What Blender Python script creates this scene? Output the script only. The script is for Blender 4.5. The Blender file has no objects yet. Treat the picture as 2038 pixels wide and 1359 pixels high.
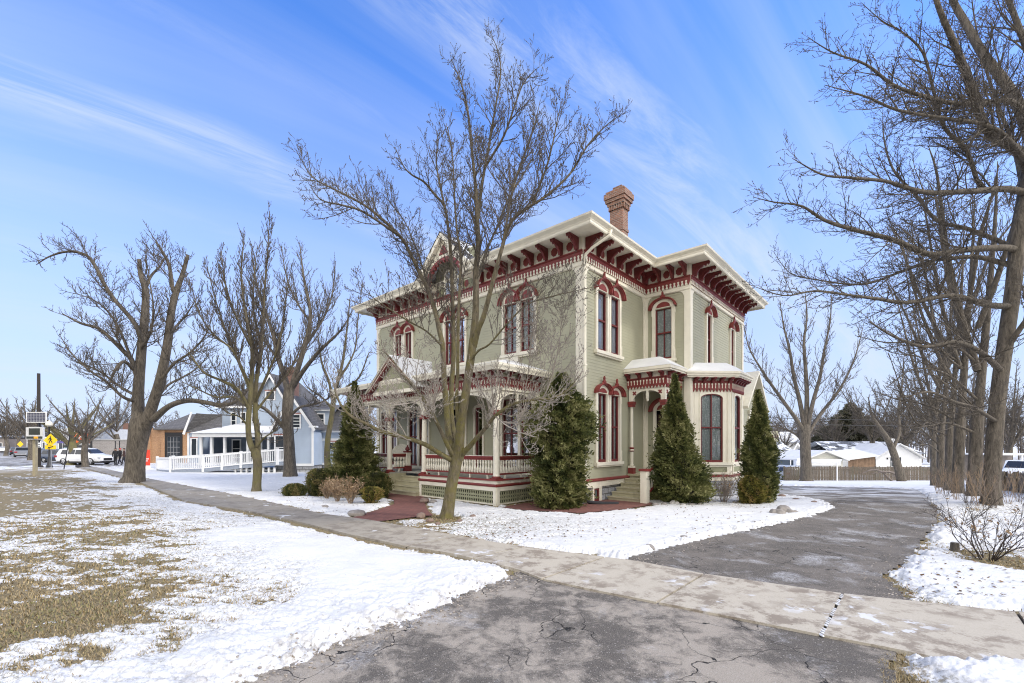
import bpy, math, random
import numpy as np
from math import pi, sin, cos, radians, atan2, sqrt, hypot
from mathutils import Vector, Matrix

scene = bpy.context.scene
COL = scene.collection
rnd = random.Random(11)

# ------------------------------------------------------------------ camera
CAMZ = 2.1; FPX = 894.0; CX = 1019.0; HZ = 885.0
cam_d = bpy.data.cameras.new('camera')
cam = bpy.data.objects.new('camera', cam_d); COL.objects.link(cam)
cam.location = (0, 0, CAMZ); cam.rotation_euler = (radians(90), 0, 0)
cam_d.sensor_width = 36.0; cam_d.lens = FPX/2038*36.0
cam_d.shift_y = (HZ-679.5)/2038
cam_d.clip_start = 0.05; cam_d.clip_end = 6000
scene.camera = cam

# ------------------------------------------------------------------ sky, sun, exposure
SUN_EL = radians(38); SUN_AZ = Vector((0.965, -0.262, 0)).normalized()   # direction towards the sun
world = bpy.data.worlds.new('World'); scene.world = world; world.use_nodes = True
wt = world.node_tree; wt.nodes.clear(); WN = wt.nodes.new; WL = wt.links.new
w_out = WN('ShaderNodeOutputWorld'); w_bg = WN('ShaderNodeBackground')
sky = WN('ShaderNodeTexSky'); sky.sky_type = 'NISHITA'; sky.sun_disc = False
sky.sun_elevation = SUN_EL; sky.sun_rotation = atan2(SUN_AZ.x, SUN_AZ.y)
sky.air_density = 1.0; sky.dust_density = 0.6; sky.ozone_density = 2.5; sky.altitude = 200
hs = WN('ShaderNodeHueSaturation'); hs.inputs['Saturation'].default_value = 1.3; hs.inputs['Hue'].default_value = 0.506; hs.inputs['Value'].default_value = 1.62
WL(sky.outputs[0], hs.inputs['Color'])
# cirrus: streaks of thin cloud laid out on the sky dome (direction projected on a high flat layer)
tcw = WN('ShaderNodeTexCoord'); sepw = WN('ShaderNodeSeparateXYZ'); WL(tcw.outputs['Generated'], sepw.inputs[0])
zc = WN('ShaderNodeMath'); zc.operation = 'MAXIMUM'; zc.inputs[1].default_value = 0.0; WL(sepw.outputs[2], zc.inputs[0])
za = WN('ShaderNodeMath'); za.operation = 'ADD'; za.inputs[1].default_value = 0.16; WL(zc.outputs[0], za.inputs[0])
dx = WN('ShaderNodeMath'); dx.operation = 'DIVIDE'; WL(sepw.outputs[0], dx.inputs[0]); WL(za.outputs[0], dx.inputs[1])
dy = WN('ShaderNodeMath'); dy.operation = 'DIVIDE'; WL(sepw.outputs[1], dy.inputs[0]); WL(za.outputs[0], dy.inputs[1])
cmb = WN('ShaderNodeCombineXYZ'); WL(dx.outputs[0], cmb.inputs[0]); WL(dy.outputs[0], cmb.inputs[1])
mp0 = WN('ShaderNodeMapping'); mp0.inputs['Rotation'].default_value = (0, 0, radians(-40)); WL(cmb.outputs[0], mp0.inputs['Vector'])
mpw = WN('ShaderNodeMapping'); mpw.inputs['Scale'].default_value = (0.34, 2.3, 1); WL(mp0.outputs[0], mpw.inputs['Vector'])
n1 = WN('ShaderNodeTexNoise'); n1.inputs['Scale'].default_value = 1.15; n1.inputs['Detail'].default_value = 7; n1.inputs['Roughness'].default_value = 0.55; n1.inputs['Distortion'].default_value = 0.5
WL(mpw.outputs[0], n1.inputs['Vector'])
r1 = WN('ShaderNodeMapRange'); r1.inputs['From Min'].default_value = 0.42; r1.inputs['From Max'].default_value = 0.62
r1.inputs['To Max'].default_value = 0.85; WL(n1.outputs[0], r1.inputs['Value'])
mpx = WN('ShaderNodeMapping'); mpx.inputs['Scale'].default_value = (0.6, 0.6, 1); mpx.inputs['Location'].default_value = (3.3, 1.7, 0); WL(cmb.outputs[0], mpx.inputs['Vector'])
n2 = WN('ShaderNodeTexNoise'); n2.inputs['Scale'].default_value = 0.9; n2.inputs['Detail'].default_value = 3; WL(mpx.outputs[0], n2.inputs['Vector'])
r2 = WN('ShaderNodeMapRange'); r2.inputs['From Min'].default_value = 0.36; r2.inputs['From Max'].default_value = 0.56; WL(n2.outputs[0], r2.inputs['Value'])
mm = WN('ShaderNodeMath'); mm.operation = 'MULTIPLY'; WL(r1.outputs[0], mm.inputs[0]); WL(r2.outputs[0], mm.inputs[1])
# thin veil: denser low in the sky
rv = WN('ShaderNodeMapRange'); rv.inputs['From Min'].default_value = 0.78; rv.interpolation_type = 'SMOOTHSTEP'; rv.inputs['From Max'].default_value = 0.0
rv.inputs['To Min'].default_value = 0.0; rv.inputs['To Max'].default_value = 0.92; WL(zc.outputs[0], rv.inputs['Value'])
# two long streaks of cirrus lying across the layer
def wm(op, a_, b_=None, cl=False):
    q = WN('ShaderNodeMath'); q.operation = op; q.use_clamp = cl
    for i_, v_ in enumerate((a_, b_)):
        if v_ is None: continue
        if isinstance(v_, (int, float)): q.inputs[i_].default_value = v_
        else: WL(v_, q.inputs[i_])
    return q.outputs[0]
def wr(v_, a_, b_, c_, d_):
    q = WN('ShaderNodeMapRange'); q.interpolation_type = 'SMOOTHSTEP'
    for k_, x_ in (('From Min', a_), ('From Max', b_), ('To Min', c_), ('To Max', d_)): q.inputs[k_].default_value = x_
    WL(v_, q.inputs['Value']); return q.outputs[0]
sp0 = WN('ShaderNodeSeparateXYZ'); WL(mp0.outputs[0], sp0.inputs[0])
n3 = WN('ShaderNodeTexNoise'); n3.inputs['Scale'].default_value = 1.1; n3.inputs['Detail'].default_value = 4; WL(mp0.outputs[0], n3.inputs['Vector'])
n4 = WN('ShaderNodeTexNoise'); n4.inputs['Scale'].default_value = 3.2; n4.inputs['Detail'].default_value = 8; n4.inputs['Roughness'].default_value = .68; n4.inputs['Distortion'].default_value = .6; WL(mpw.outputs[0], n4.inputs['Vector'])
vv = wm('ADD', sp0.outputs[1], wm('MULTIPLY', wm('SUBTRACT', n3.outputs[0], .5), .30))
fine = wr(n4.outputs[0], .36, .66, .12, 1.0)
st = None
for v0_, wd_, am_ in ((1.38, .15, .62), (.68, .22, .66), (1.05, .09, .2), (2.05, .25, .14), (1.72, .10, .14)):
    b_ = wm('MULTIPLY', wr(wm('ABSOLUTE', wm('SUBTRACT', vv, v0_)), wd_, 0.0, 0.0, am_), fine); st = b_ if st is None else wm('MAXIMUM', st, b_)
mmx = wm('MAXIMUM', wm('MULTIPLY', mm.outputs[0], .45), st, True)
# unseen bright overcast added to the sky behind the viewer as neutral fill light
rb_ = WN('ShaderNodeMapRange'); rb_.interpolation_type = 'SMOOTHSTEP'; rb_.inputs['From Min'].default_value = 0.02; rb_.inputs['From Max'].default_value = -0.45
rb_.inputs['To Max'].default_value = 0.9; WL(sepw.outputs[1], rb_.inputs['Value'])
def wmix(f, a_, b_, blend='MIX'):
    q = WN('ShaderNodeMix'); q.data_type = 'RGBA'; q.blend_type = blend
    if isinstance(f, float): q.inputs['Factor'].default_value = f
    else: WL(f, q.inputs['Factor'])
    WL(a_, q.inputs['A']); q.inputs['B'].default_value = b_; return q.outputs['Result']
c_ = wmix(1.0, hs.outputs[0], (.98, 1.03, 1.22, 1), 'MULTIPLY')
c_ = wmix(rv.outputs[0], c_, (3.25, 3.75, 5.2, 1))
c_ = wmix(mmx, c_, (3.9, 4.4, 5.3, 1))
c_ = wmix(rb_.outputs[0], c_, (15.0, 14.6, 14.0, 1))
WL(c_, w_bg.inputs['Color']); w_bg.inputs['Strength'].default_value = 0.15
WL(w_bg.outputs[0], w_out.inputs[0])

sun_d = bpy.data.lights.new('sun', 'SUN'); sun_d.energy = 1.8; sun_d.angle = radians(7); sun_d.color = (1.0, 0.95, 0.87)
sun = bpy.data.objects.new('sun', sun_d); COL.objects.link(sun)
sdir = Vector((SUN_AZ.x*cos(SUN_EL), SUN_AZ.y*cos(SUN_EL), sin(SUN_EL)))
sun.rotation_euler = sdir.to_track_quat('Z', 'Y').to_euler(); sun.location = sdir*60

scene.view_settings.view_transform = 'Standard'; scene.view_settings.look = 'None'
scene.view_settings.gamma = 1; scene.view_settings.exposure = 0.36
scene.render.engine = 'CYCLES'
cy = scene.cycles
cy.use_denoising = True; cy.denoiser = 'OPENIMAGEDENOISE'; cy.denoising_prefilter = 'NONE'; cy.max_bounces = 5; cy.diffuse_bounces = 3; cy.glossy_bounces = 3; cy.transparent_max_bounces = 10
cy.transmission_bounces = 3; cy.use_adaptive_sampling = False; cy.sample_clamp_indirect = 4.0
cy.filter_width = 1.1; cy.caustics_reflective = False; cy.caustics_refractive = False

# ------------------------------------------------------------------ terrain and pixel helpers
def sst(a, b, x):
    t = np.clip((np.asarray(x, dtype=float)-a)/(b-a), 0, 1); return t*t*(3-2*t)
def gz(x, y):
    """height of the ground: level round the house, falling away behind it on the right"""
    x = np.asarray(x, dtype=float); y = np.asarray(y, dtype=float)
    return -1.75*np.clip((y-17)/31.0, 0, 1)*sst(4, 12, x)
def gzf(x, y): return float(gz(x, y))
def G(px, py):
    """ground point seen at a pixel of the photograph"""
    z = 0.0
    for _ in range(40):
        Y = FPX*(CAMZ-z)/(py-HZ); X = (px-CX)/FPX*Y; z = 0.5*z+0.5*gzf(X, Y)
    return (X, Y, z)
def P(px, py, Y):
    """point at real depth Y that the photograph shows at a pixel"""
    return ((px-CX)/FPX*Y, Y, CAMZ-(py-HZ)/FPX*Y)

# ------------------------------------------------------------------ object helpers
def tag(o, label=None, cat=None, group=None, kind=None):
    if label: o['label'] = label
    if cat: o['category'] = cat
    if group: o['group'] = group
    if kind: o['kind'] = kind
    return o
def empty(name, loc=(0, 0, 0), rz=0.0, label=None, cat=None, group=None):
    o = bpy.data.objects.new(name, None); COL.objects.link(o)
    o.location = loc; o.rotation_euler = (0, 0, rz); o.empty_display_size = 0.3
    return tag(o, label, cat, group)
def kids(o): return [c for c in bpy.data.objects if c.parent == o]
def copy_tree(o, parent=None):
    c = o.copy(); COL.objects.link(c); c.parent = parent
    for ch in list(o.children): copy_tree(ch, c)
    return c
def np_mesh(name, V, Fq, mat, parent=None, smooth=False, attrs=None, loop_total=None):
    """V (n,3); Fq (m,k) faces of equal size, or a list of such arrays"""
    me = bpy.data.meshes.new(name)
    Fl = Fq if isinstance(Fq, list) else [Fq]
    Fl = [np.asarray(f, dtype=np.int32) for f in Fl if len(f)]
    nl = sum(f.size for f in Fl); nf = sum(len(f) for f in Fl)
    me.vertices.add(len(V)); me.vertices.foreach_set('co', np.asarray(V, dtype=np.float32).ravel())
    me.loops.add(nl); me.loops.foreach_set('vertex_index', np.concatenate([f.ravel() for f in Fl]))
    tot = np.concatenate([np.full(len(f), f.shape[1], dtype=np.int32) for f in Fl])
    st = np.concatenate([[0], np.cumsum(tot)[:-1]]).astype(np.int32)
    me.polygons.add(nf); me.polygons.foreach_set('loop_start', st)
    if smooth: me.polygons.foreach_set('use_smooth', np.ones(nf, dtype=bool))
    me.update(calc_edges=True); me.validate()
    if attrs:
        for k, a in attrs.items():
            at = me.attributes.new(k, 'FLOAT', 'POINT'); at.data.foreach_set('value', np.asarray(a, dtype=np.float32))
    if mat: me.materials.append(mat)
    o = bpy.data.objects.new(name, me); COL.objects.link(o)
    if parent: o.parent = parent
    return o

class Fr:
    """wall frame: u along the wall, v out of it, z up"""
    def __init__(s, ox, oy, ux, uy, nx, ny, oz=0.0):
        s.o = (ox, oy, oz); s.u = (ux, uy); s.n = (nx, ny)
    def p(s, u, v, z): return (s.o[0]+u*s.u[0]+v*s.n[0], s.o[1]+u*s.u[1]+v*s.n[1], s.o[2]+z)
    def sh(s, du=0, dv=0, dz=0):
        q = s.p(du, dv, dz); return Fr(q[0], q[1], s.u[0], s.u[1], s.n[0], s.n[1], q[2])
WORLD = Fr(0, 0, 1, 0, 0, -1)     # u = +x, v = towards the camera

class MB:
    def __init__(s): s.V = []; s.F = []
    def add(s, vs, fs):
        b = len(s.V); s.V.extend(vs); s.F.extend([tuple(i+b for i in f) for f in fs]); return s
    def hexa(s, p):   # 8 points, bottom loop then top loop
        return s.add(p, [(0, 3, 2, 1), (4, 5, 6, 7), (0, 1, 5, 4), (1, 2, 6, 5), (2, 3, 7, 6), (3, 0, 4, 7)])
    def box(s, F, u0, u1, v0, v1, z0, z1):
        q = [F.p(u, v, z) for z in (z0, z1) for (u, v) in ((u0, v0), (u1, v0), (u1, v1), (u0, v1))]
        return s.hexa(q)
    def bx(s, x0, x1, y0, y1, z0, z1):
        q = [(x, y, z) for z in (z0, z1) for (x, y) in ((x0, y0), (x1, y0), (x1, y1), (x0, y1))]
        return s.hexa(q)
    def prism(s, F, out, v0, v1):          # outline in (u,z)
        n = len(out)
        vs = [F.p(u, v0, z) for u, z in out]+[F.p(u, v1, z) for u, z in out]
        fs = [tuple(range(n)), tuple(range(2*n-1, n-1, -1))]+[(i, (i+1) % n, n+(i+1) % n, n+i) for i in range(n)]
        return s.add(vs, fs)
    def prof(s, F, out, u0, u1):           # profile in (v,z) pulled along u
        n = len(out)
        vs = [F.p(u0, v, z) for v, z in out]+[F.p(u1, v, z) for v, z in out]
        fs = [tuple(range(n)), tuple(range(2*n-1, n-1, -1))]+[(i, (i+1) % n, n+(i+1) % n, n+i) for i in range(n)]
        return s.add(vs, fs)
    def flat(s, poly, z0, z1):             # outline in (x,y)
        n = len(poly)
        vs = [(x, y, z0) for x, y in poly]+[(x, y, z1) for x, y in poly]
        fs = [tuple(range(n)), tuple(range(2*n-1, n-1, -1))]+[(i, (i+1) % n, n+(i+1) % n, n+i) for i in range(n)]
        return s.add(vs, fs)
    def band(s, F, inn, outr, v0, v1, closed=False):   # strip between two (u,z) curves with the same number of points
        n = len(inn); m = n if closed else n-1
        for i in range(m):
            j = (i+1) % n
            q = [F.p(*a) for a in ((inn[i][0], v0, inn[i][1]), (inn[j][0], v0, inn[j][1]), (outr[j][0], v0, outr[j][1]), (outr[i][0], v0, outr[i][1]),
                                   (inn[i][0], v1, inn[i][1]), (inn[j][0], v1, inn[j][1]), (outr[j][0], v1, outr[j][1]), (outr[i][0], v1, outr[i][1]))]
            fs = [(0, 3, 2, 1), (4, 5, 6, 7), (0, 1, 5, 4), (2, 3, 7, 6)]
            if not closed and i == 0: fs.append((3, 0, 4, 7))
            if not closed and i == m-1: fs.append((1, 2, 6, 5))
            s.add(q, fs)
        return s
    def lathe(s, c, prof, n=10):           # prof [(r,z)]
        vs = []; fs = []
        for r, z in prof:
            for k in range(n): vs.append((c[0]+r*cos(2*pi*k/n), c[1]+r*sin(2*pi*k/n), c[2]+z))
        for i in range(len(prof)-1):
            for k in range(n): fs.append((i*n+k, i*n+(k+1) % n, (i+1)*n+(k+1) % n, (i+1)*n+k))
        fs.append(tuple(range(n-1, -1, -1))); fs.append(tuple(range((len(prof)-1)*n, len(prof)*n)))
        return s.add(vs, fs)
    def tube(s, pts, rad, n=8):
        pts = [Vector(p) for p in pts]
        if not hasattr(rad, '__len__'): rad = [rad]*len(pts)
        vs = []; fs = []; up = None
        for i, p in enumerate(pts):
            t = (pts[min(i+1, len(pts)-1)]-pts[max(i-1, 0)]).normalized()
            if up is None: up = Vector((0, 0, 1)) if abs(t.z) < .9 else Vector((1, 0, 0))
            a = t.cross(up).normalized(); b = a.cross(t).normalized(); up = b
            for k in range(n):
                an = 2*pi*k/n; vs.append(tuple(p+(a*cos(an)+b*sin(an))*rad[i]))
        for i in range(len(pts)-1):
            for k in range(n): fs.append((i*n+k, i*n+(k+1) % n, (i+1)*n+(k+1) % n, (i+1)*n+k))
        fs.append(tuple(range(n-1, -1, -1))); fs.append(tuple(range((len(pts)-1)*n, len(pts)*n)))
        return s.add(vs, fs)
    def ball(s, c, rx, ry, rz, nu=12, nv=8, jit=0.0, seed=0):
        r = random.Random(seed); vs = [(c[0], c[1], c[2]-rz)]; fs = []
        for i in range(1, nv):
            ph = -pi/2+pi*i/nv
            for k in range(nu):
                th = 2*pi*k/nu; j = 1+r.uniform(-jit, jit)
                vs.append((c[0]+rx*j*cos(ph)*cos(th), c[1]+ry*j*cos(ph)*sin(th), c[2]+rz*j*sin(ph)))
        vs.append((c[0], c[1], c[2]+rz)); L = len(vs)-1
        for k in range(nu):
            fs.append((0, 1+(k+1) % nu, 1+k)); fs.append((L, L-nu+k, L-nu+(k+1) % nu))
        for i in range(nv-2):
            for k in range(nu): fs.append((1+i*nu+k, 1+i*nu+(k+1) % nu, 1+(i+1)*nu+(k+1) % nu, 1+(i+1)*nu+k))
        return s.add(vs, fs)
    def build(s, name, mat, parent=None, smooth=False, label=None, bevel=0.0, loc=None):
        if not s.V: return None
        me = bpy.data.meshes.new(name)
        V = s.V
        if loc is not None: V = [(a-loc[0], b-loc[1], c-loc[2]) for a, b, c in V]
        me.from_pydata(V, [], s.F)
        import bmesh
        bm = bmesh.new(); bm.from_mesh(me); bmesh.ops.recalc_face_normals(bm, faces=bm.faces); bm.to_mesh(me); bm.free()
        if smooth: me.polygons.foreach_set('use_smooth', [True]*len(me.polygons))
        if mat: me.materials.append(mat)
        o = bpy.data.objects.new(name, me); COL.objects.link(o)
        if loc is not None: o.location = loc
        if parent: o.parent = parent
        if label: o['label'] = label
        if bevel:
            m = o.modifiers.new('bevel', 'BEVEL'); m.width = bevel; m.segments = 2; m.limit_method = 'ANGLE'
        if smooth and hasattr(me, 'set_sharp_from_angle'):
            me.set_sharp_from_angle(angle=radians(38))
        return o

def arch(uc, w, zs, rise, n=12, a0=0.0, a1=pi):
    return [(uc-w/2*cos(a0+(a1-a0)*i/n), zs+rise*sin(a0+(a1-a0)*i/n)) for i in range(n+1)]

# ------------------------------------------------------------------ numpy noise
def _hash(ix, iy, seed):
    h = (ix.astype(np.int64)*374761393+iy.astype(np.int64)*668265263+seed*1442695041) & 0xffffffff
    h = ((h ^ (h >> 13))*1274126177) & 0xffffffff
    return ((h ^ (h >> 16)) & 0xffff)/65535.0
def vnoise(x, y, seed=0):
    x = np.asarray(x, float); y = np.asarray(y, float)
    ix = np.floor(x); iy = np.floor(y); fx = x-ix; fy = y-iy
    fx = fx*fx*(3-2*fx); fy = fy*fy*(3-2*fy); ix = ix.astype(np.int64); iy = iy.astype(np.int64)
    a = _hash(ix, iy, seed); b = _hash(ix+1, iy, seed); c = _hash(ix, iy+1, seed); d = _hash(ix+1, iy+1, seed)
    return (a*(1-fx)+b*fx)*(1-fy)+(c*(1-fx)+d*fx)*fy
def fbm(x, y, sc, oct=4, seed=0, gain=0.5):
    s = 0; a = 1; t = 0
    for i in range(oct):
        s = s+a*vnoise(x*sc+i*17.3, y*sc-i*9.1, seed+i*7); t += a; a *= gain; sc *= 2.03
    return s/t-0.5

# ------------------------------------------------------------------ materials
MATS = {}
class NT:
    def __init__(s, name):
        s.m = bpy.data.materials.new(name); s.m.use_nodes = True; s.t = s.m.node_tree
        s.b = s.t.nodes['Principled BSDF']; MATS[name] = s.m; s._c = None
    def n(s, typ, **kw):
        nd = s.t.nodes.new(typ)
        for k, v in kw.items():
            if hasattr(nd, k): setattr(nd, k, v)
        return nd
    def l(s, a, b): s.t.links.new(a, b)
    def co(s):
        if s._c is None: s._c = s.n('ShaderNodeTexCoord')
        return s._c.outputs['Object']
    def mapping(s, vec, scale=(1, 1, 1), rot=(0, 0, 0), loc=(0, 0, 0)):
        m = s.n('ShaderNodeMapping'); m.inputs['Scale'].default_value = scale; m.inputs['Rotation'].default_value = rot
        m.inputs['Location'].default_value = loc; s.l(vec, m.inputs['Vector']); return m.outputs[0]
    def noise(s, vec, scale=5, detail=4, rough=0.55, dist=0.0):
        a = s.n('ShaderNodeTexNoise'); a.inputs['Scale'].default_value = scale; a.inputs['Detail'].default_value = detail
        a.inputs['Roughness'].default_value = rough; a.inputs['Distortion'].default_value = dist; s.l(vec, a.inputs['Vector']); return a.outputs[0]
    def vor(s, vec, scale=5, feature='F1', rand=1.0):
        a = s.n('ShaderNodeTexVoronoi'); a.feature = feature; a.inputs['Scale'].default_value = scale
        a.inputs['Randomness'].default_value = rand; s.l(vec, a.inputs['Vector']); return a
    def rng(s, v, a, b, c=0.0, d=1.0):
        r = s.n('ShaderNodeMapRange'); r.inputs['From Min'].default_value = a; r.inputs['From Max'].default_value = b
        r.inputs['To Min'].default_value = c; r.inputs['To Max'].default_value = d; s.l(v, r.inputs['Value']); return r.outputs[0]
    def math(s, op, a, b=None, clamp=False):
        m = s.n('ShaderNodeMath'); m.operation = op; m.use_clamp = clamp
        for i, q in enumerate((a, b)):
            if q is None: continue
            if isinstance(q, (int, float)): m.inputs[i].default_value = q
            else: s.l(q, m.inputs[i])
        return m.outputs[0]
    def mix(s, f, a, b, blend='MIX'):
        m = s.n('ShaderNodeMix'); m.data_type = 'RGBA'; m.blend_type = blend
        for key, q in (('Factor', f), ('A', a), ('B', b)):
            if isinstance(q, (int, float)): m.inputs[key].default_value = q
            elif isinstance(q, tuple): m.inputs[key].default_value = q if len(q) == 4 else q+(1,)
            else: s.l(q, m.inputs[key])
        return m.outputs['Result']
    def attr(s, name):
        a = s.n('ShaderNodeAttribute'); a.attribute_name = name; return a.outputs['Fac']
    def col(s, c):
        if isinstance(c, tuple): s.b.inputs['Base Color'].default_value = c if len(c) == 4 else c+(1,)
        else: s.l(c, s.b.inputs['Base Color'])
    def bump(s, h, strength=0.4, dist=0.02):
        b = s.n('ShaderNodeBump'); b.inputs['Strength'].default_value = strength; b.inputs['Distance'].default_value = dist
        s.l(h, b.inputs['Height']); s.l(b.outputs[0], s.b.inputs['Normal'])
    def rough(s, r):
        if isinstance(r, (int, float)): s.b.inputs['Roughness'].default_value = r
        else: s.l(r, s.b.inputs['Roughness'])

def simple(name, c, rough=0.6, var=0.12, sc=6.0, bump=0.0, bsc=60.0, metal=0.0, spec=0.4, dirt=None, dsc=1.2):
    t = NT(name); co = t.co()
    nz = t.noise(co, sc, 5)
    lo = tuple(max(0, v*(1-var)) for v in c); hi = tuple(min(1, v*(1+var)) for v in c)
    cc = t.mix(t.rng(nz, .3, .7), lo, hi)
    if dirt:
        d = t.noise(t.mapping(co, (1, 1, .35)), dsc, 6, .65)
        cc = t.mix(t.rng(d, .52, .74, 0, .55), cc, dirt)
    t.col(cc); t.rough(rough); t.b.inputs['Metallic'].default_value = metal
    t.b.inputs['Specular IOR Level'].default_value = spec
    if bump: t.bump(t.noise(co, bsc, 4), bump, 0.01)
    return t.m

CREAM = simple('cream_paint', (.72, .675, .555), .55, .05, 3, 0, 40, dirt=(.50, .45, .35), dsc=1.6)
RED = simple('oxblood_paint', (.135, .022, .022), .5, .15, 5)
REDROOF = simple('red_trim', (.19, .034, .030), .5, .15, 5)
GREEN = simple('sage_siding', (.355, .345, .245), .6, .07, .9, 0, 30, dirt=(.28, .275, .20), dsc=.6)
GREEND = simple('sage_panel', (.27, .27, .17), .6, .08, 3)
STEPM = simple('tan_step_paint', (.42, .385, .26), .55, .08, 4, dirt=(.27, .24, .16))
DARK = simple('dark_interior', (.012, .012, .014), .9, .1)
WHITE = simple('white_paint', (.76, .76, .75), .5, .04, 4, dirt=(.55, .55, .54))
CURT = None
def mk_curtain():
    t = NT('lace_curtain'); co = t.co()
    w = t.vor(t.mapping(co, (1, 1, 1)), 16, 'F1').outputs['Distance']
    c = t.mix(t.rng(w, .05, .5), (.74, .78, .75), (.42, .47, .45)); t.col(c); t.rough(.9)
    return t.m
CURT = mk_curtain()
CURTB = simple('blue_blind', (.50, .52, .60), .9, .1, 12)
def mk_glass(name='window_glass', tint=(.93, .95, .97), fac=.045):
    t = NT(name); t.t.nodes.remove(t.b)
    tr = t.n('ShaderNodeBsdfTransparent'); tr.inputs[0].default_value = tint+(1,)
    gl = t.n('ShaderNodeBsdfGlossy'); gl.inputs['Roughness'].default_value = .02
    co = t.n('ShaderNodeTexCoord').outputs['Object']
    bp = t.n('ShaderNodeBump'); bp.inputs['Strength'].default_value = .05; bp.inputs['Distance'].default_value = .02
    nz = t.noise(co, 2.2, 2); t.l(nz, bp.inputs['Height']); t.l(bp.outputs[0], gl.inputs['Normal'])
    fr = t.n('ShaderNodeFresnel'); fr.inputs['IOR'].default_value = 1.5
    f = t.math('ADD', fr.outputs[0], fac, True)
    mx = t.n('ShaderNodeMixShader'); t.l(f, mx.inputs[0]); t.l(tr.outputs[0], mx.inputs[1]); t.l(gl.outputs[0], mx.inputs[2])
    t.l(mx.outputs[0], t.t.nodes['Material Output'].inputs[0]); return t.m
GLASS = mk_glass()
def xyz_uv(t, co, kx=1.0, kz=1.0):
    sp = t.n('ShaderNodeSeparateXYZ'); t.l(co, sp.inputs[0])
    a = t.math('ADD', sp.outputs[0], sp.outputs[1]); cb = t.n('ShaderNodeCombineXYZ')
    t.l(t.math('MULTIPLY', a, kx), cb.inputs[0]); t.l(t.math('MULTIPLY', sp.outputs[2], kz), cb.inputs[1]); return cb.outputs[0]
def brickm(name, c1, c2, mort, bw=.21, bh=.07, ms=.012, rough=.85, bump=.6):
    t = NT(name); uv = xyz_uv(t, t.co())
    b = t.n('ShaderNodeTexBrick'); b.inputs['Color1'].default_value = c1+(1,); b.inputs['Color2'].default_value = c2+(1,)
    b.inputs['Mortar'].default_value = mort+(1,); b.inputs['Scale'].default_value = 1.0; b.inputs['Mortar Size'].default_value = ms
    b.inputs['Brick Width'].default_value = bw; b.inputs['Row Height'].default_value = bh; b.inputs['Bias'].default_value = 0
    t.l(uv, b.inputs['Vector'])
    nz = t.noise(t.co(), 9, 5)
    c = t.mix(t.rng(nz, .35, .7, 0, .5), b.outputs['Color'], tuple(v*.45 for v in c1))
    t.col(c); t.rough(rough); t.bump(t.math('SUBTRACT', 1.0, b.outputs['Fac']), bump, .01); return t.m
CHIM = brickm('old_brick', (.34, .15, .085), (.15, .075, .05), (.30, .26, .21), .22, .085, .012)
BRICKO = brickm('orange_brick', (.52, .27, .12), (.40, .19, .09), (.42, .34, .25), .24, .09, .012)
BRICKG = brickm('grey_brick', (.36, .33, .31), (.28, .255, .245), (.42, .40, .38), .5, .2, .02)
def mk_stone():
    t = NT('field_stone'); uv = t.co()
    b = t.n('ShaderNodeTexBrick'); b.inputs['Scale'].default_value = 1; b.inputs['Brick Width'].default_value = .48; b.inputs['Row Height'].default_value = .23
    b.inputs['Mortar Size'].default_value = .018; b.inputs['Color1'].default_value = (.45, .45, .46, 1); b.inputs['Color2'].default_value = (.30, .31, .33, 1)
    b.inputs['Mortar'].default_value = (.13, .125, .12, 1); t.l(xyz_uv(t, uv), b.inputs['Vector'])
    nz = t.noise(uv, 11, 6, .7); c = t.mix(t.rng(nz, .42, .7, 0, .75), b.outputs['Color'], (.14, .145, .15))
    t.col(c); t.rough(.9); t.bump(t.math('ADD', t.math('MULTIPLY', nz, 1.3), t.math('SUBTRACT', 1.0, b.outputs['Fac'])), .8, .03); return t.m
STONE = mk_stone()
def mk_shingle(name, c1, c2, snow=0.0):
    t = NT(name); sp = t.n('ShaderNodeSeparateXYZ'); t.l(t.co(), sp.inputs[0])
    cb = t.n('ShaderNodeCombineXYZ'); t.l(t.math('ADD', sp.outputs[0], sp.outputs[1]), cb.inputs[0]); t.l(sp.outputs[2], cb.inputs[1])
    b = t.n('ShaderNodeTexBrick'); b.inputs['Scale'].default_value = 1; b.inputs['Brick Width'].default_value = .32; b.inputs['Row Height'].default_value = .13
    b.inputs['Mortar Size'].default_value = .012; b.inputs['Color1'].default_value = c1+(1,); b.inputs['Color2'].default_value = c2+(1,)
    b.inputs['Mortar'].default_value = tuple(v*.4 for v in c1)+(1,); t.l(cb.outputs[0], b.inputs['Vector'])
    c = b.outputs['Color']
    if snow:
        nz = t.noise(t.mapping(t.co(), (1, 1, 1)), .9, 7, .6)
        c = t.mix(t.rng(nz, .62-snow*.3, .66-snow*.3), c, (.80, .82, .85))
    t.col(c); t.rough(.85); t.bump(t.math('SUBTRACT', 1.0, b.outputs['Fac']), .5, .02); return t.m
SHING = mk_shingle('grey_shingle', (.13, .125, .12), (.085, .08, .08))
SHINGS = mk_shingle('snowy_shingle', (.20, .21, .22), (.14, .145, .15), .45)
ROOFD = mk_shingle('dark_shingle', (.10, .10, .105), (.07, .07, .075), .35)
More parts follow.
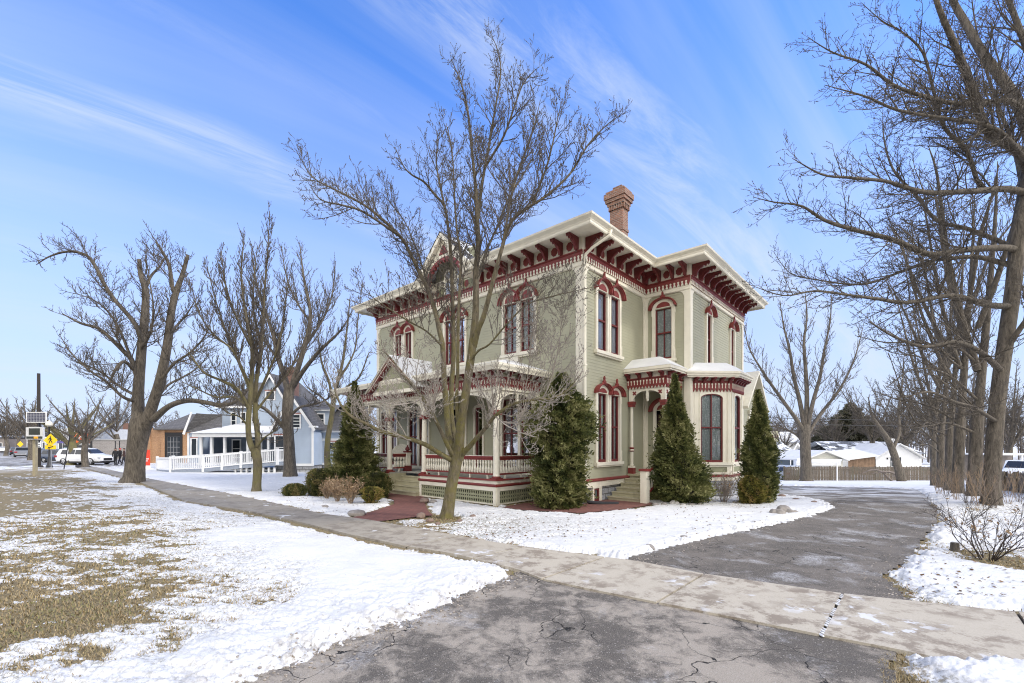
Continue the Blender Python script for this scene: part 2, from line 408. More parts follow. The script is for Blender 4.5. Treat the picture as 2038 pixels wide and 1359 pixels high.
def mk_snow(name='snow', dirt=False):
    t = NT(name); co = t.co()
    a = t.noise(co, 1.7, 5, .6); c = t.mix(t.rng(a, .3, .7), (.62, .62, .605), (.72, .715, .70))
    b = t.noise(co, 14, 5, .7)
    if dirt:
        sp = t.vor(t.mapping(co, (1, 1, .2)), 8.5, 'F1'); big = t.noise(co, .55, 3)
        spk = t.math('MULTIPLY', t.rng(sp.outputs['Distance'], .20, .10), t.rng(t.noise(co, 26, 3, .7), .46, .56))
        spk = t.math('MULTIPLY', spk, t.rng(big, .42, .58), True)
        spk = t.math('MULTIPLY', spk, t.rng(t.attr('dirt'), .0, 1.0, .35, 1.0))
        c = t.mix(spk, c, (.16, .115, .06))
        gr = t.math('MULTIPLY', t.rng(t.noise(co, 6, 6, .75), .47, .66), t.attr('dirt'), True)
        c = t.mix(t.math('MULTIPLY', gr, .8), c, (.27, .235, .19))
        th = t.math('MULTIPLY', t.rng(t.noise(t.mapping(co, (1, 1, 1), (0, 0, .7)), 16, 7, .8), .50, .57), t.attr('thin'), True)
        olive = t.mix(t.rng(t.noise(co, 3, 3), .4, .6), (.17, .125, .055), (.10, .095, .035))
        c = t.mix(t.math('MULTIPLY', th, .95), c, olive)
    t.col(c); t.rough(.65); t.b.inputs['Specular IOR Level'].default_value = .25
    t.bump(t.math('ADD', t.math('MULTIPLY', b, 1.0 if dirt else .15), t.math('MULTIPLY', a, 2.0)), .45 if dirt else .3, .03)
    return t.m
SNOW = mk_snow('roof_snow'); SNOWG = mk_snow('ground_snow', True)
# ------------------------------------------------------------------ the painted Victorian house
# local axes of the house: x goes back along its right face, y goes left along its front, corner at the origin
HC = ((1159-CX)/FPX*15.9, 15.9); HR = atan2(.745, .667)
house = empty('victorian_house', (HC[0], HC[1], 0), HR,
              'sage green two storey Victorian house with cream and dark red bracketed eaves', 'house')
FW = Fr(0, 0, 0, 1, -1, 0)          # front wall
RW = Fr(0, 0, 1, 0, 0, -1)          # right wall of the main block
GW = Fr(4.93, 0, 0, -1, -1, 0)      # front wall of the side wing
SW = Fr(4.93, -1.95, 1, 0, 0, -1)   # right wall of the side wing
BW = Fr(12.5, -1.95, 0, 1, 1, 0); LW = Fr(0, 13.3, 1, 0, 0, 1)
ZB, ZT = .72, 9.5
def clapboards(m, F, L, z0, z1, holes=(), h=.115, t=.012):
    z = z0
    cuts = sorted({0.0, L}|{c for q in holes for c in q[:2]})
    while z < z1-.001:
        zt = min(z+h, z1); zm = (z+zt)/2
        for a, b in zip(cuts[:-1], cuts[1:]):
            mid = (a+b)/2
            if b-a < 1e-4 or any(q[0] < mid < q[1] and q[2] < zm < q[3] for q in holes): continue
            p = [F.p(a, t, z), F.p(b, t, z), F.p(b, .002, zt), F.p(a, .002, zt), F.p(a, .002, z), F.p(b, .002, z)]
            m.add(p, [(0, 1, 2, 3), (4, 5, 1, 0)])
        z = zt

def window(parent, F, uc, w, z0, z1, rise, name='window', mull=True, curtain=CURT, hood=True, label=None, split=.52, cw=.13, two=None, colour=RED, fan=True, sill=True, crest=True, glz=True):
    """arched window: cream casing > red sash, pane, curtain, hood. two = centre distance of a coupled pair"""
    cs = [uc] if two is None else [uc-two/2, uc+two/2]
    m = MB()
    W = w+2*cw
    for c in cs:
        l = c-w/2; r = c+w/2
        for a, b in ((l-cw, l), (r, r+cw)):
            if two is not None and c == cs[1] and a < c and a < l: a = l-cw+ (0 if two-w >= 2*cw else 2*cw-(two-w))
            if b-a > .01: m.box(F, a, b, -.12, .07, z0, z1)
        out = arch(c, W, z1, rise+.02, 14)
        m.prism(F, out, -.02, .065)
    if sill:
        m.box(F, cs[0]-W/2-.07, cs[-1]+W/2+.07, -.10, .15, z0-.12, z0)
        m.box(F, cs[0]-W/2-.02, cs[-1]+W/2+.02, 0.0, .10, z0-.18, z0-.12)
        for c in (cs[0]-W/2-.028, cs[-1]+W/2-.032): m.box(F, c, c+.06, .0, .085, z0, z0+.42)
    if sill: 
        for c in (cs[0]-W/2-.02, cs[-1]+W/2-.03): m.box(F, c, c+.05, .0, .082, z1-.28, z1-.02)
    wo = m.build(name, CREAM, parent, label=label)
    s = MB(); g = MB(); k = MB(); hd = MB(); fn = MB()
    for c in cs:
        l = c-w/2; r = c+w/2; zm = z0+(z1-z0)*split; f = .048
        s.box(F, l, l+f, -.10, -.015, z0, z1); s.box(F, r-f, r, -.10, -.015, z0, z1)
        s.box(F, l+f, r-f, -.10, -.018, z1-f, z1); s.box(F, l+f, r-f, -.10, -.012, z0, z0+.10)
        s.box(F, l+f, r-f, -.10, -.012, zm-.03, zm+.03)
        if mull: s.box(F, c-.017, c+.017, -.08, -.03, z0+.1, z1-f)
        g.add([F.p(l, -.065, z0), F.p(r, -.065, z0), F.p(r, -.065, z1), F.p(l, -.065, z1)], [(0, 1, 2, 3)])
        # curtains: two gathered panels parted a little
        for a, b in ((l, c-w*.03), (c+w*.03, r)):
            n = 14; vs = []
            for i in range(n+1):
                u = a+(b-a)*i/n; v = -.11-.02*(i % 2)
                vs += [F.p(u, v, z0), F.p(u, v, z1)]
            k.add(vs, [(2*i, 2*i+2, 2*i+3, 2*i+1) for i in range(n)])
        if hood:
            Wh = W+.10
            inn = arch(c, W, z1+.02, rise, 14); outr = arch(c, Wh+.06, z1-.02, rise+.075, 14)
            hd.band(F, inn, outr, -.005, .20)
            inn2 = arch(c, W+.11, z1, rise+.05, 14); outr2 = arch(c, Wh+.13, z1-.03, rise+.105, 14)
            hd.band(F, [(a, b+.005) for a, b in inn2], outr2, .10, .235)
            if crest:
                zt = z1+rise+.07
                hd.prism(F, [(c-.15, zt-.03), (c+.15, zt-.03), (c+.10, zt+.04), (c+.11, zt+.08), (c+.05, zt+.10), (c+.03, zt+.16), (c+.045, zt+.20), (c, zt+.28), (c-.045, zt+.20), (c-.03, zt+.16), (c-.05, zt+.10), (c-.11, zt+.08), (c-.10, zt+.04)], .10, .16)
        if fan:
            r0 = w*.42
            fn.prism(F, [(c-r0, z1+.03), (c+r0, z1+.03)]+[(c+r0*cos(a), z1+.03+(rise-.13)*sin(a)) for a in (.5, .9, 1.3)]+[(c+.02, z1+rise-.10)]+[(c+r0*cos(a), z1+.03+(rise-.13)*sin(a)) for a in (1.85, 2.25, 2.65)], .066, .08)
    s.build('sash', colour, wo); 
    g.build('pane', GLASS, wo)
    if curtain: k.build('curtain', curtain, wo)
    if hood: hd.build('hood', REDROOF, wo)
    if fan:
        fn.build('fan_ornament', REDROOF, wo)
    return wo

# openings: (u0,u1,z0,z1) for every wall
W2L, W2R = 5.60, 7.85           # upper windows
W1L, W1R = 1.45, 4.02           # lower windows
holes_F = [(a, b, 5.75, 7.8) for a, b in ((2.17, 2.85), (3.05, 3.73), (6.12, 6.70), (6.90, 7.48), (10.07, 10.67), (10.93, 11.53))]
holes_F += [(2.0, 2.85, 1.05, 3.95), (2.98, 3.83, 1.05, 3.95), (5.0, 5.45, 1.05, 3.7), (6.15, 7.25, .95, 3.7), (8.75, 9.45, 1.05, 3.85), (9.6, 10.3, 1.05, 3.85), (11.4, 12.0, 1.05, 3.85), (12.2, 12.8, 1.05, 3.85)]
holes_R = [(.96, 1.64, W2L, W2R), (1.92, 2.60, W2L, W2R), (.96, 1.64, W1L, W1R), (1.92, 2.60, W1L, W1R)]
holes_G = [(.50, 1.22, 5.7, 7.88), (.55, 1.35, .95, 3.55)]
holes_S = [(1.95, 2.53, 5.6, 7.85), (5.35, 5.91, 5.6, 7.85)]
w = MB()
clapboards(w, FW, 13.3, ZB, 8.5, holes_F); clapboards(w, RW, 4.93, ZB, 8.5, holes_R)
clapboards(w, GW, 1.95, ZB, 8.5, holes_G); clapboards(w, SW, 7.57, ZB, 8.5, holes_S)
clapboards(w, BW, 15.55, ZB, 8.5); clapboards(w, LW, 12.5, ZB, 8.5)
w.build('wall', GREEN, house)
# dark rooms behind the glass (one hull well inside the walls)
m = MB(); m.flat([(.6, .6), (5.5, .6), (5.5, -1.35), (11.9, -1.35), (11.9, 12.7), (.6, 12.7)], .9, 9.0); m.build('interior', DARK, house)
# ---- stone foundation and water table
m = MB()
out = [(.03, .03), (4.96, .03), (4.96, -1.92), (12.47, -1.92), (12.47, 13.27), (.03, 13.27)]
m.flat(out, -1.4, .64); m.build('foundation', STONE, house)
m = MB(); rd = MB()
for F, L in ((FW, 13.3), (RW, 4.93), (GW, 1.95), (SW, 7.57)):
    e = 0.0 if F is GW else .05
    m.box(F, -e, L+(.05 if F is SW else 0), -.05, .05, .55, .745)
    rd.prof(F, [(0, .745), (.075, .75), (.095, .785), (.075, .83), (.02, .86), (0, .86)], -e-.02, L)
# corner boards, fascia boards under the frieze
cbw = .24
def cboard(F, u, s, z0=.86, z1=8.45): m.box(F, min(u, u+s*cbw), max(u, u+s*cbw), .0, .045, z0, z1)
m.box(RW, -.045, .20, .0, .045, .86, 8.45); m.box(FW, 0.0, .25, .0, .046, .86, 8.45); cboard(FW, 13.32, -1); 
m.box(RW, 4.78, 4.93, .0, .04, .86, 8.45); m.box(GW, .042, .16, 0, .04, .86, 8.45)
m.box(GW, 1.74, 1.995, .0, .045, .86, 8.45); m.box(SW, 0.0, .22, .0, .046, .86, 8.45); cboard(SW, 7.57, -1)
def fillet(F, u, s, r=.34): m.prism(F, [(u, 8.46), (u+s*r, 8.46)]+[(u+s*r*(1-sin(a)), 8.46-r*(1-cos(a))) for a in [pi/2*k/6 for k in range(1, 6)]]+[(u, 8.46-r)], .0, .044)
fillet(RW, .20, 1); fillet(RW, 4.78, -1); fillet(GW, .16, 1); fillet(GW, 1.74, -1); fillet(SW, .22, 1); fillet(SW, 7.33, -1); fillet(FW, .25, 1); fillet(FW, 13.08, -1)
m.build('corner_board', CREAM, house); rd.build('water_table', REDROOF, house)
# ---- frieze: cream board, red scalloped band, red octagons
fz = MB(); rb = MB(); oc = MB()
def octa(F, c, z, v0, v1, r=.155):
    pts = []
    for k in range(16):
        a = pi/8*k; rr = r if k % 2 == 0 else r*.90
        pts.append((c+rr*cos(a+pi/8)*.92, z+rr*sin(a+pi/8)*1.08))
    oc.prism(F, pts, v0, v1)
def frieze(F, L, ends, nb, brackets):
    e0, e1 = ends
    fz.box(F, e0, L+e1, 0, .05, 8.42, 9.5)
    fz.prof(F, [(.05, 8.42), (.085, 8.45), (.085, 8.50), (.05, 8.52)], e0, L+e1)
    rb.box(F, e0, L+e1, .05, .085, 8.76, 8.93)
    rb.prof(F, [(.05, 8.93), (.13, 8.95), (.13, 8.985), (.05, 9.0)], e0, L+e1)
    n = int((L+e1-e0)/.155); st = (L+e1-e0)/n
    for i in range(n):          # points hanging from the band, a round cream bead between each two
        a = e0+i*st
        rb.prism(F, [(a+.012, 8.76), (a+st*.5, 8.60), (a+st-.012, 8.76)], .05, .083)
        q = [(a+.042*cos(t*pi/4), 8.765+.042*sin(t*pi/4)) for t in range(8)]
        fz.prism(F, q, .085, .10); fz.prism(F, [(a-.05, 8.62), (a+.05, 8.62), (a+.014, 8.74), (a-.014, 8.74)], .05, .099)
    for i in range(nb-1):
        c = (brackets[i]+brackets[i+1])/2
        octa(F, c, 9.235, .05, .075)
frieze(FW, 13.3, (-.05, .05), 20, [.16+i*.684 for i in range(20)])
frieze(RW, 4.93, (0, -.05), 7, [.16+i*.745 for i in range(7)])
frieze(GW, 1.95, (.05, .05), 4, [.14, .72, 1.28, 1.80])
frieze(SW, 7.57, (0, .05), 11, [.16+i*.725 for i in range(11)])
fz.build('frieze', CREAM, house); rb.build('scalloped_band', REDROOF, house); oc.build('octagon_panel', REDROOF, house)
# ---- brackets, each its own part
BP = [(.0, 9.46), (.86, 9.46), (.86, 9.40), (.83, 9.33), (.78, 9.30), (.76, 9.345), (.71, 9.355), (.69, 9.29), (.63, 9.265), (.60, 9.31), (.55, 9.33), (.52, 9.27), (.44, 9.24),
      (.32, 9.17), (.25, 9.06), (.22, 8.98), (.17, 9.0), (.13, 9.04), (.12, 8.97), (.085, 8.965), (.06, 8.99), (.0, 9.0)]
BP2 = [(.02, 9.455), (.80, 9.455), (.74, 9.38), (.5, 9.34), (.27, 9.24), (.17, 9.09), (.02, 9.06)]
def bracket(F, u, w=.085, sc=1.0, zo=0.0, name='bracket', parent=None, p=BP, z00=9.46):
    b = MB(); vsx = sc*(.80 if p is BP else 1); q = [(.05+v*vsx, z00+zo+(z-9.46)*sc) for v, z in p]
    b.prof(F, q, u-w/2, u+w/2)
    if p is BP: b.prof(F, [(.05+v*vsx*.97, z00+zo+(z-9.46)*sc*.8) for v, z in BP2], u-w/2-.012, u+w/2+.012)
    return b.build(name, RED, parent or house)
for i in range(20):
    if 7 < i < 12: continue
    bracket(FW, .16+i*.684)
for i in range(7): bracket(RW, .16+i*.745)
for u in (.14+.02, .72, 1.28, 1.80): bracket(GW, u)
for i in range(11): bracket(SW, .16+i*.725)
# ---- soffit, gutter and roofs
O = .83
gu = 6.75; gw = 1.80
foot = [(-O, -O), (4.93-O, -O), (4.93-O, -1.95-O), (12.5+O, -1.95-O), (12.5+O, 13.3+O), (-O, 13.3+O), (-O, gu+1.5), (-.02, gu+1.5), (-.02, gu-1.5), (-O, gu-1.5)]
m = MB(); m.flat(foot, 9.465, 9.50); m.build('soffit', CREAM, house)
def ring(m, poly, off, prof):
    """mitred moulding round a polygon; prof [(out, z)]"""
    n = len(poly); P_ = []
    for i in range(n):
        a = Vector(poly[i-1]); b = Vector(poly[i]); c = Vector(poly[(i+1) % n])
        d1 = (b-a).normalized(); d2 = (c-b).normalized(); n1 = Vector((d1.y, -d1.x)); n2 = Vector((d2.y, -d2.x))
        k = (n1+n2)/(1+n1.dot(n2)); P_.append((b, k))
    k = len(prof); vs = []; fs = []
    for b, q in P_:
        for o_, z in prof: vs.append((b.x+q.x*(o_+off), b.y+q.y*(o_+off), z))
    for i in range(n):
        j = (i+1) % n
        for t in range(k): fs.append((i*k+t, j*k+t, j*k+(t+1) % k, i*k+(t+1) % k))
    m.add(vs, fs)
m = MB(); ring(m, foot, 0, [(-.03, 9.36), (.03, 9.36), (.05, 9.40), (.035, 9.46), (.06, 9.50), (.06, 9.52), (.17, 9.60), (.185, 9.66), (.165, 9.66), (.05, 9.56), (-.03, 9.60)])
m.build('gutter', CREAM, house)
m = MB()
def hip(m, x0, x1, y0, y1, z, slope, ridge_along='y'):
    if ridge_along == 'y':
        h = (x1-x0)/2; r = [((x0+x1)/2, y0+h, z+h*slope), ((x0+x1)/2, y1-h, z+h*slope)]
        v = [(x0, y0, z), (x1, y0, z), (x1, y1, z), (x0, y1, z)]+r
        m.add(v, [(0, 1, 4), (1, 2, 5, 4), (2, 3, 5), (3, 0, 4, 5), (0, 3, 2, 1)])
e = O+.04
h_ = (12.5+2*e)/2; xr = -e+h_; zr = 9.575+.30*h_; zn = 9.575+.30*(e-.05)
m.add([(-e, -e, 9.575), (-e, gu-1.5, 9.575), (-.05, gu-1.5, zn), (-.05, gu+1.5, zn), (-e, gu+1.5, 9.575), (-e, 13.3+e, 9.575), (xr, 13.3+e-h_, zr), (xr, -e+h_, zr), (12.5+e, -e, 9.575), (12.5+e, 13.3+e, 9.575)],
      [(0, 1, 2, 3, 4, 5, 6, 7), (0, 8, 7), (8, 9, 6, 7), (9, 5, 6)])
hip(m, 4.93-e, 12.5+e, -1.95-e, 11.0, 9.58, .33)
roof = m.build('roof', ROOFD, house)
# chimney
c = MB(); cx, cyy = 6.55, 2.12
c.bx(cx-.27, cx+.27, cyy-.35, cyy+.35, 10.2, 13.85)
for i, (d, z0, z1) in enumerate(((.03, 12.55, 12.70), (.05, 13.62, 13.78), (.10, 13.85, 14.0), (.17, 14.0, 14.16), (.22, 14.16, 14.42), (.15, 14.42, 14.55))):
    c.bx(cx-.27-d, cx+.27+d, cyy-.35-d, cyy+.35+d, z0, z1)
for k in range(6):
    u = -.40+k*.16
    c.bx(cx-.35, cx-.25, cyy+u*.8-.035, cyy+u*.8+.035, 13.62, 13.86)
for k in range(4):
    u = -.26+k*.17
    c.bx(cx+u-.035, cx+u+.035, cyy-.44, cyy-.34, 13.62, 13.86)
c.bx(cx-.18, cx+.18, cyy-.24, cyy+.24, 14.55, 14.80)
c.build('chimney', CHIM, roof)
# ---- windows
window(house, RW, 1.78, .68, W2L, W2R, .36, two=.96, label='coupled arched upper window in the right wall', curtain=CURTB, mull=False)
window(house, RW, 1.78, .68, W1L, W1R, .30, two=.96, label='coupled tall arched lower window in the right wall')
window(house, GW, .86, .72, 5.7, 7.88, .34, label='single arched window above the side entry')
window(house, SW, 2.24, .58, 5.6, 7.85, .30, curtain=CURTB, mull=False)
window(house, SW, 5.63, .56, 5.6, 7.85, .30, curtain=CURTB, mull=False)
window(house, FW, 2.95, .68, 5.75, 7.8, .45, two=.88, cw=.12, label='coupled arched upper window nearest the corner')
window(house, FW, 6.80, .58, 5.75, 7.8, .36, two=.78, cw=.12, curtain=CURTB)
window(house, FW, 10.8, .60, 5.75, 7.8, .36, two=.86, cw=.12, curtain=CURTB)
window(house, FW, 2.915, .85, 1.05, 3.95, .10, two=.98, hood=False, curtain=None, cw=.12, fan=False, name='porch_window')
window(house, FW, 5.225, .45, 1.05, 3.7, .10, hood=False, curtain=CURT, cw=.10, fan=False, name='porch_window', mull=False)
window(house, FW, 9.525, .70, 1.05, 3.85, .10, two=.85, hood=False, curtain=CURTB, cw=.12, fan=False, name='porch_window')
window(house, FW, 12.1, .60, 1.05, 3.85, .10, two=.8, hood=False, curtain=CURTB, cw=.10, fan=False, name='porch_window')
# basement window
m = MB(); m.box(RW, .62, .72, -.05, .05, .0, .55); m.box(RW, 1.08, 1.26, -.05, .05, .0, .55); m.box(RW, .62, 1.26, -.05, .06, .50, .58)
bw = m.build('basement_window', CREAM, house); m = MB()
for a, b, c_, d in ((.72, .79, .02, .5), (1.01, 1.08, .02, .5), (.79, 1.01, .44, .5), (.79, 1.01, .02, .10)): m.box(RW, a, b, -.03, .03, c_, d)
m.build('sash', RED, bw); m = MB(); m.box(RW, .79, 1.01, -.03, -.015, .1, .44); m.build('pane', simple('dim_glass', (.10, .12, .12), .1), bw)
# doors
def panel_door(parent, F, uc, w, z0, z1, colour, name='front_door', label=None):
    m = MB(); m.box(F, uc-w/2, uc+w/2, -.12, -.07, z0, z1)
    d = m.build(name, colour, parent, label=label); m = MB()
    for a, b in ((-.42, -.04), (.04, .42)):
        for c0, c1 in ((.08, .42), (.48, .92)):
            m.box(F, uc+a*w, uc+b*w, -.075, -.055, z0+c0*(z1-z0), z0+c1*(z1-z0))
    m.build('door_panel', colour, d, bevel=.01)
    m = MB(); m.ball(F.p(uc+w*.42, -.03, z0+1.0), .03, .03, .03, 8, 6); m.build('handle', simple('brass_'+name, (.5, .36, .12), .3, metal=1), d)
    return d
DOORC = simple('dark_mahogany', (.030, .012, .010), .35, .3)
panel_door(house, FW, 6.70, 1.10, .95, 3.35, DOORC)
m = MB()
for a, b in ((6.0, 6.15), (7.25, 7.4)): m.box(FW, a, b, 0, .07, .9, 3.75)
m.box(FW, 5.98, 7.42, 0, .075, 3.7, 3.85); m.box(FW, 6.15, 7.25, -.1, .0, 3.35, 3.42)
m.build('door_frame', CREAM, house)
panel_door(house, GW, .95, .80, .95, 3.40, DOORC, 'side_door')
m = MB()
for a, b in ((.41, .55), (1.35, 1.49)): m.box(GW, a, b, 0, .07, .9, 3.55)
m.prism(GW, arch(.95, 1.08, 3.55, .42, 14), 0, .065)
sf = m.build('side_door_frame', CREAM, house)
m = MB(); m.band(GW, arch(.95, 1.08, 3.56, .42, 14), arch(.95, 1.36, 3.50, .60, 14), -.005, .24); m.build('hood', REDROOF, sf)
m = MB(); m.prism(GW, arch(.95, .72, 3.58, .26, 10), .067, .08); m.build('fan_ornament', REDROOF, sf)
# downspout with elbow on the near corner
m = MB(); q = lambda u, v, z: RW.p(u, v, z)
m.tube([q(.30, .98, 9.50), q(.24, .95, 9.30), q(.02, .42, 8.98), q(-.02, .16, 8.80), q(-.02, .10, 8.5), q(-.02, .10, .32)], .052, 8)
for z in (7.6, 4.9, 2.2): m.box(RW, -.10, .06, .04, .17, z, z+.04)
ds = m.build('downspout', CREAM, house, smooth=True)
m = MB(); m.tube([q(-.02, .10, .40), q(-.02, .12, .16), q(.05, .28, .08), q(.3, .60, .055), (q(.75, 1.0, .045))], [.062, .068, .07, .06, .055], 8)
m.build('extension_pipe', simple('black_plastic', (.025, .025, .028), .5), ds, smooth=True)

# ---- front gable over the eave
gd = MB(); gh = 1.78; z0 = 9.42
gF = FW.sh(0, .62, 0)
# rakes
for s in (-1, 1):
    q = [(gu+s*(gw+.12), z0-.05), (gu, z0+gh), (gu, z0+gh+.24), (gu+s*(gw+.30), z0+.02)]
    gd.prism(gF, q, -.10, .30)
inn = arch(gu, 2.5, z0-.12, 1.10, 18); 
gd.prism(gF, [(gu-gw-.02, z0-.13)]+inn+[(gu+gw+.02, z0-.13), (gu, z0+gh)], -.06, .10)
for s in (-1, 1): gd.box(gF, min(gu+s*1.25, gu+s*(gw+.05)), max(gu+s*1.25, gu+s*(gw+.05)), -.62, .12, 9.30, 9.50)
gb = gd.build('gable', CREAM, house)
m = MB(); m.band(gF, arch(gu, 2.26, z0-.14, .98, 18), arch(gu, 2.5, z0-.13, 1.10, 18), -.02, .14)
for i in range(15):
    a = pi*(i+.5)/15; c0 = (gu-1.10*cos(a), z0-.14+.95*sin(a)); m.prism(gF, [(c0[0]-.05, c0[1]-.05), (c0[0]+.05, c0[1]-.05), (c0[0]+.05, c0[1]+.05), (c0[0]-.05, c0[1]+.05)], 0, .12)
m.build('arched_band', REDROOF, gb)
m = MB(); clapboards(m, FW.sh(gu-1.35, .06, 0), 2.7, 8.98, 10.75); m.build('gable_wall', GREEND, gb)
m = MB()
m.add([gF.p(gu-gw-.34, .33, z0-.01), gF.p(gu, .33, z0+gh+.27), gF.p(gu, -4.8, z0+gh+.27), gF.p(gu-gw-.34, -1.0, z0-.01)], [(0, 1, 2, 3)])
m.add([gF.p(gu+gw+.34, .33, z0-.01), gF.p(gu, .33, z0+gh+.27), gF.p(gu, -4.8, z0+gh+.27), gF.p(gu+gw+.34, -1.0, z0-.01)], [(0, 1, 2, 3)])
m.build('gable_roof', ROOFD, gb)
m = MB(); m.prism(gF, [(gu-.30, z0+1.12), (gu+.30, z0+1.12), (gu, z0+1.55)], .10, .14)
m.build('carved_ornament', REDROOF, gb)
for c in (gu-.36, gu+.36):
    m = MB(); F2 = FW.sh(0, .10, 0)
    m.box(F2, c-.24, c-.17, 0, .10, 8.98, 9.85); m.box(F2, c+.17, c+.24, 0, .10, 8.98, 9.85); m.band(F2, arch(c, .34, 9.85, .17, 8), arch(c, .48, 9.85, .24, 8), 0, .10)
    o = m.build('attic_window', CREAM, gb); m = MB(); m.prism(F2, [(c+.17, 9.0), (c+.17, 9.85)]+[(a, b) for a, b in arch(c, -.34, 9.85, .17, 8)]+[(c-.17, 9.0)], .0, .03)
    m.build('pane', simple('attic_glass', (.35, .42, .55), .08), o) if 'attic_glass' not in MATS else m.build('pane', MATS['attic_glass'], o)

# ---- canted bay window on the wing
B = .22; bx0 = 4.93+B; by0 = -1.95; pr = 1.2; bl = 1.65
bay_pts = [(bx0, by0), (bx0+pr, by0-pr), (bx0+pr+bl, by0-pr), (bx0+2*pr+bl, by0)]
def poff(pts, o):   # offset an open chain outward, ends kept on the wall line
    c = [Vector(p) for p in pts]; k = o*math.tan(pi/8)
    return [(c[0].x-o*1.414, c[0].y), (c[1].x-k, c[1].y-o), (c[2].x+k, c[2].y-o), (c[3].x+o*1.414, c[3].y)]
def slab(m, o, z0, z1, back=.03): q = poff(bay_pts, o); m.flat(q+[(q[3][0], by0+back), (q[0][0], by0+back)], z0, z1)
m = MB()
slab(m, -.05, .50, .72); slab(m, .0, .62, .775); slab(m, -.03, .86, 1.30); slab(m, .05, 1.26, 1.38); slab(m, -.02, 4.28, 4.86)
slab(m, .30, 4.84, 4.90); slab(m, .34, 4.90, 5.03); slab(m, .38, 5.0, 5.08)
bay = m.build('bay_window', CREAM, house)
m = MB(); slab(m, -.02, -1.4, .60); m.build('stone_base', STONE, bay)
m = MB(); slab(m, .035, .775, .86); slab(m, .02, 4.40, 4.70); slab(m, .05, 4.70, 4.735)
s2 = sqrt(.5)
sides = [(Fr(bx0, by0, s2, -s2, -s2, -s2), pr*1.414), (Fr(bx0+pr, by0-pr, 1, 0, 0, -1), bl), (Fr(bx0+pr+bl, by0-pr, s2, s2, s2, -s2), pr*1.414)]
for F, L in sides:
    n = int(L/.14); st = L/n
    for i in range(n): m.prism(F, [(i*st+.01, 4.40), (i*st+st/2, 4.27), (i*st+st-.01, 4.40)], .0, .04)
m.build('scalloped_band', REDROOF, bay)
m = MB()
for F, L in sides:
    n = int(L/.14); st = L/n
    for i in range(n): m.box(F, i*st-.014, i*st+.014, .021, .035, 4.42, 4.60); m.box(F, i*st-.028, i*st+.028, .021, .037, 4.56, 4.63)
m.build('bead_ornament', CREAM, bay)
for F, L in sides:
    n = 5 if L > 1.66 else 5
    for i in range(n):
        bracket(F, .12+(L-.24)*i/(n-1), .11, .42, name='bracket', parent=bay, z00=4.84)
    wI = L-.80 if L < 1.66 else L-.76
    uc = L/2; a, b = uc-wI/2, uc+wI/2
    m = MB()
    m.box(F, 0.03, .12, -.10, -.0, 1.38, 4.28); m.box(F, L-.12, L-.03, -.10, 0, 1.38, 4.28)
    m.box(F, .12, a, -.12, -.03, 1.38, 4.28); m.box(F, b, L-.12, -.12, -.03, 1.38, 4.28)
    for x in (.13, a-.055, b, L-.185): m.box(F, x, x+.055, -.10, .0, 1.38, 4.24)
    ar = arch(uc, wI, 4.02, .18, 12); m.prism(F, [(a, 4.29)]+ar+[(b, 4.29)], -.10, -.002)
    m.build('bay_frame', CREAM, bay)
    m = MB(); m.box(F, a, a+.05, -.10, -.03, 1.40, 4.05); m.box(F, b-.05, b, -.10, -.03, 1.40, 4.05); m.box(F, a, b, -.10, -.028, 1.38, 1.47)
    m.box(F, a, b, -.10, -.03, 2.78, 2.84)
    if wI > .86: m.box(F, uc-.02, uc+.02, -.09, -.035, 1.47, 4.15)
    m.band(F, arch(uc, wI-.1, 4.02, .14, 12), arch(uc, wI, 4.02, .18, 12), -.10, -.03)
    m.build('sash', RED, bay)
    m = MB(); m.add([F.p(a, -.09, 1.4), F.p(b, -.09, 1.4), F.p(b, -.09, 4.2), F.p(a, -.09, 4.2)], [(0, 1, 2, 3)]); m.build('pane', GLASS, bay)
    m = MB(); n = 22; vs = []
    for i in range(n+1): u = a+(b-a)*i/n; v = -.13-.02*(i % 2); vs += [F.p(u, v, 1.4), F.p(u, v, 4.2)]
    m.add(vs, [(2*i, 2*i+2, 2*i+3, 2*i+1) for i in range(n)]); m.build('curtain', CURT, bay)
    m = MB(); m.box(F, .2, L-.2, -.03, -.018, .97, 1.19); m.build('sunk_panel', GREEND, bay)
    m = MB()
    for c0, c1, d0, d1 in ((.15, L-.15, 1.19, 1.25), (.15, L-.15, .90, .96), (.15, .21, .96, 1.19), (L-.21, L-.15, .96, 1.19)): m.box(F, c0, c1, -.03, .01, d0, d1)
    m.build('panel_moulding', CREAM, bay)
m = MB(); qa = poff(bay_pts, .36); qb = poff(bay_pts, -.25)
va = [(x, y, 5.08) for x, y in qa]+[(x, y, 5.52) for x, y in qb]
m.add(va, [(0, 1, 5, 4), (1, 2, 6, 5), (2, 3, 7, 6), (4, 5, 6, 7), (0, 3, 2, 1)]); m.build('bay_roof', SNOW, bay)

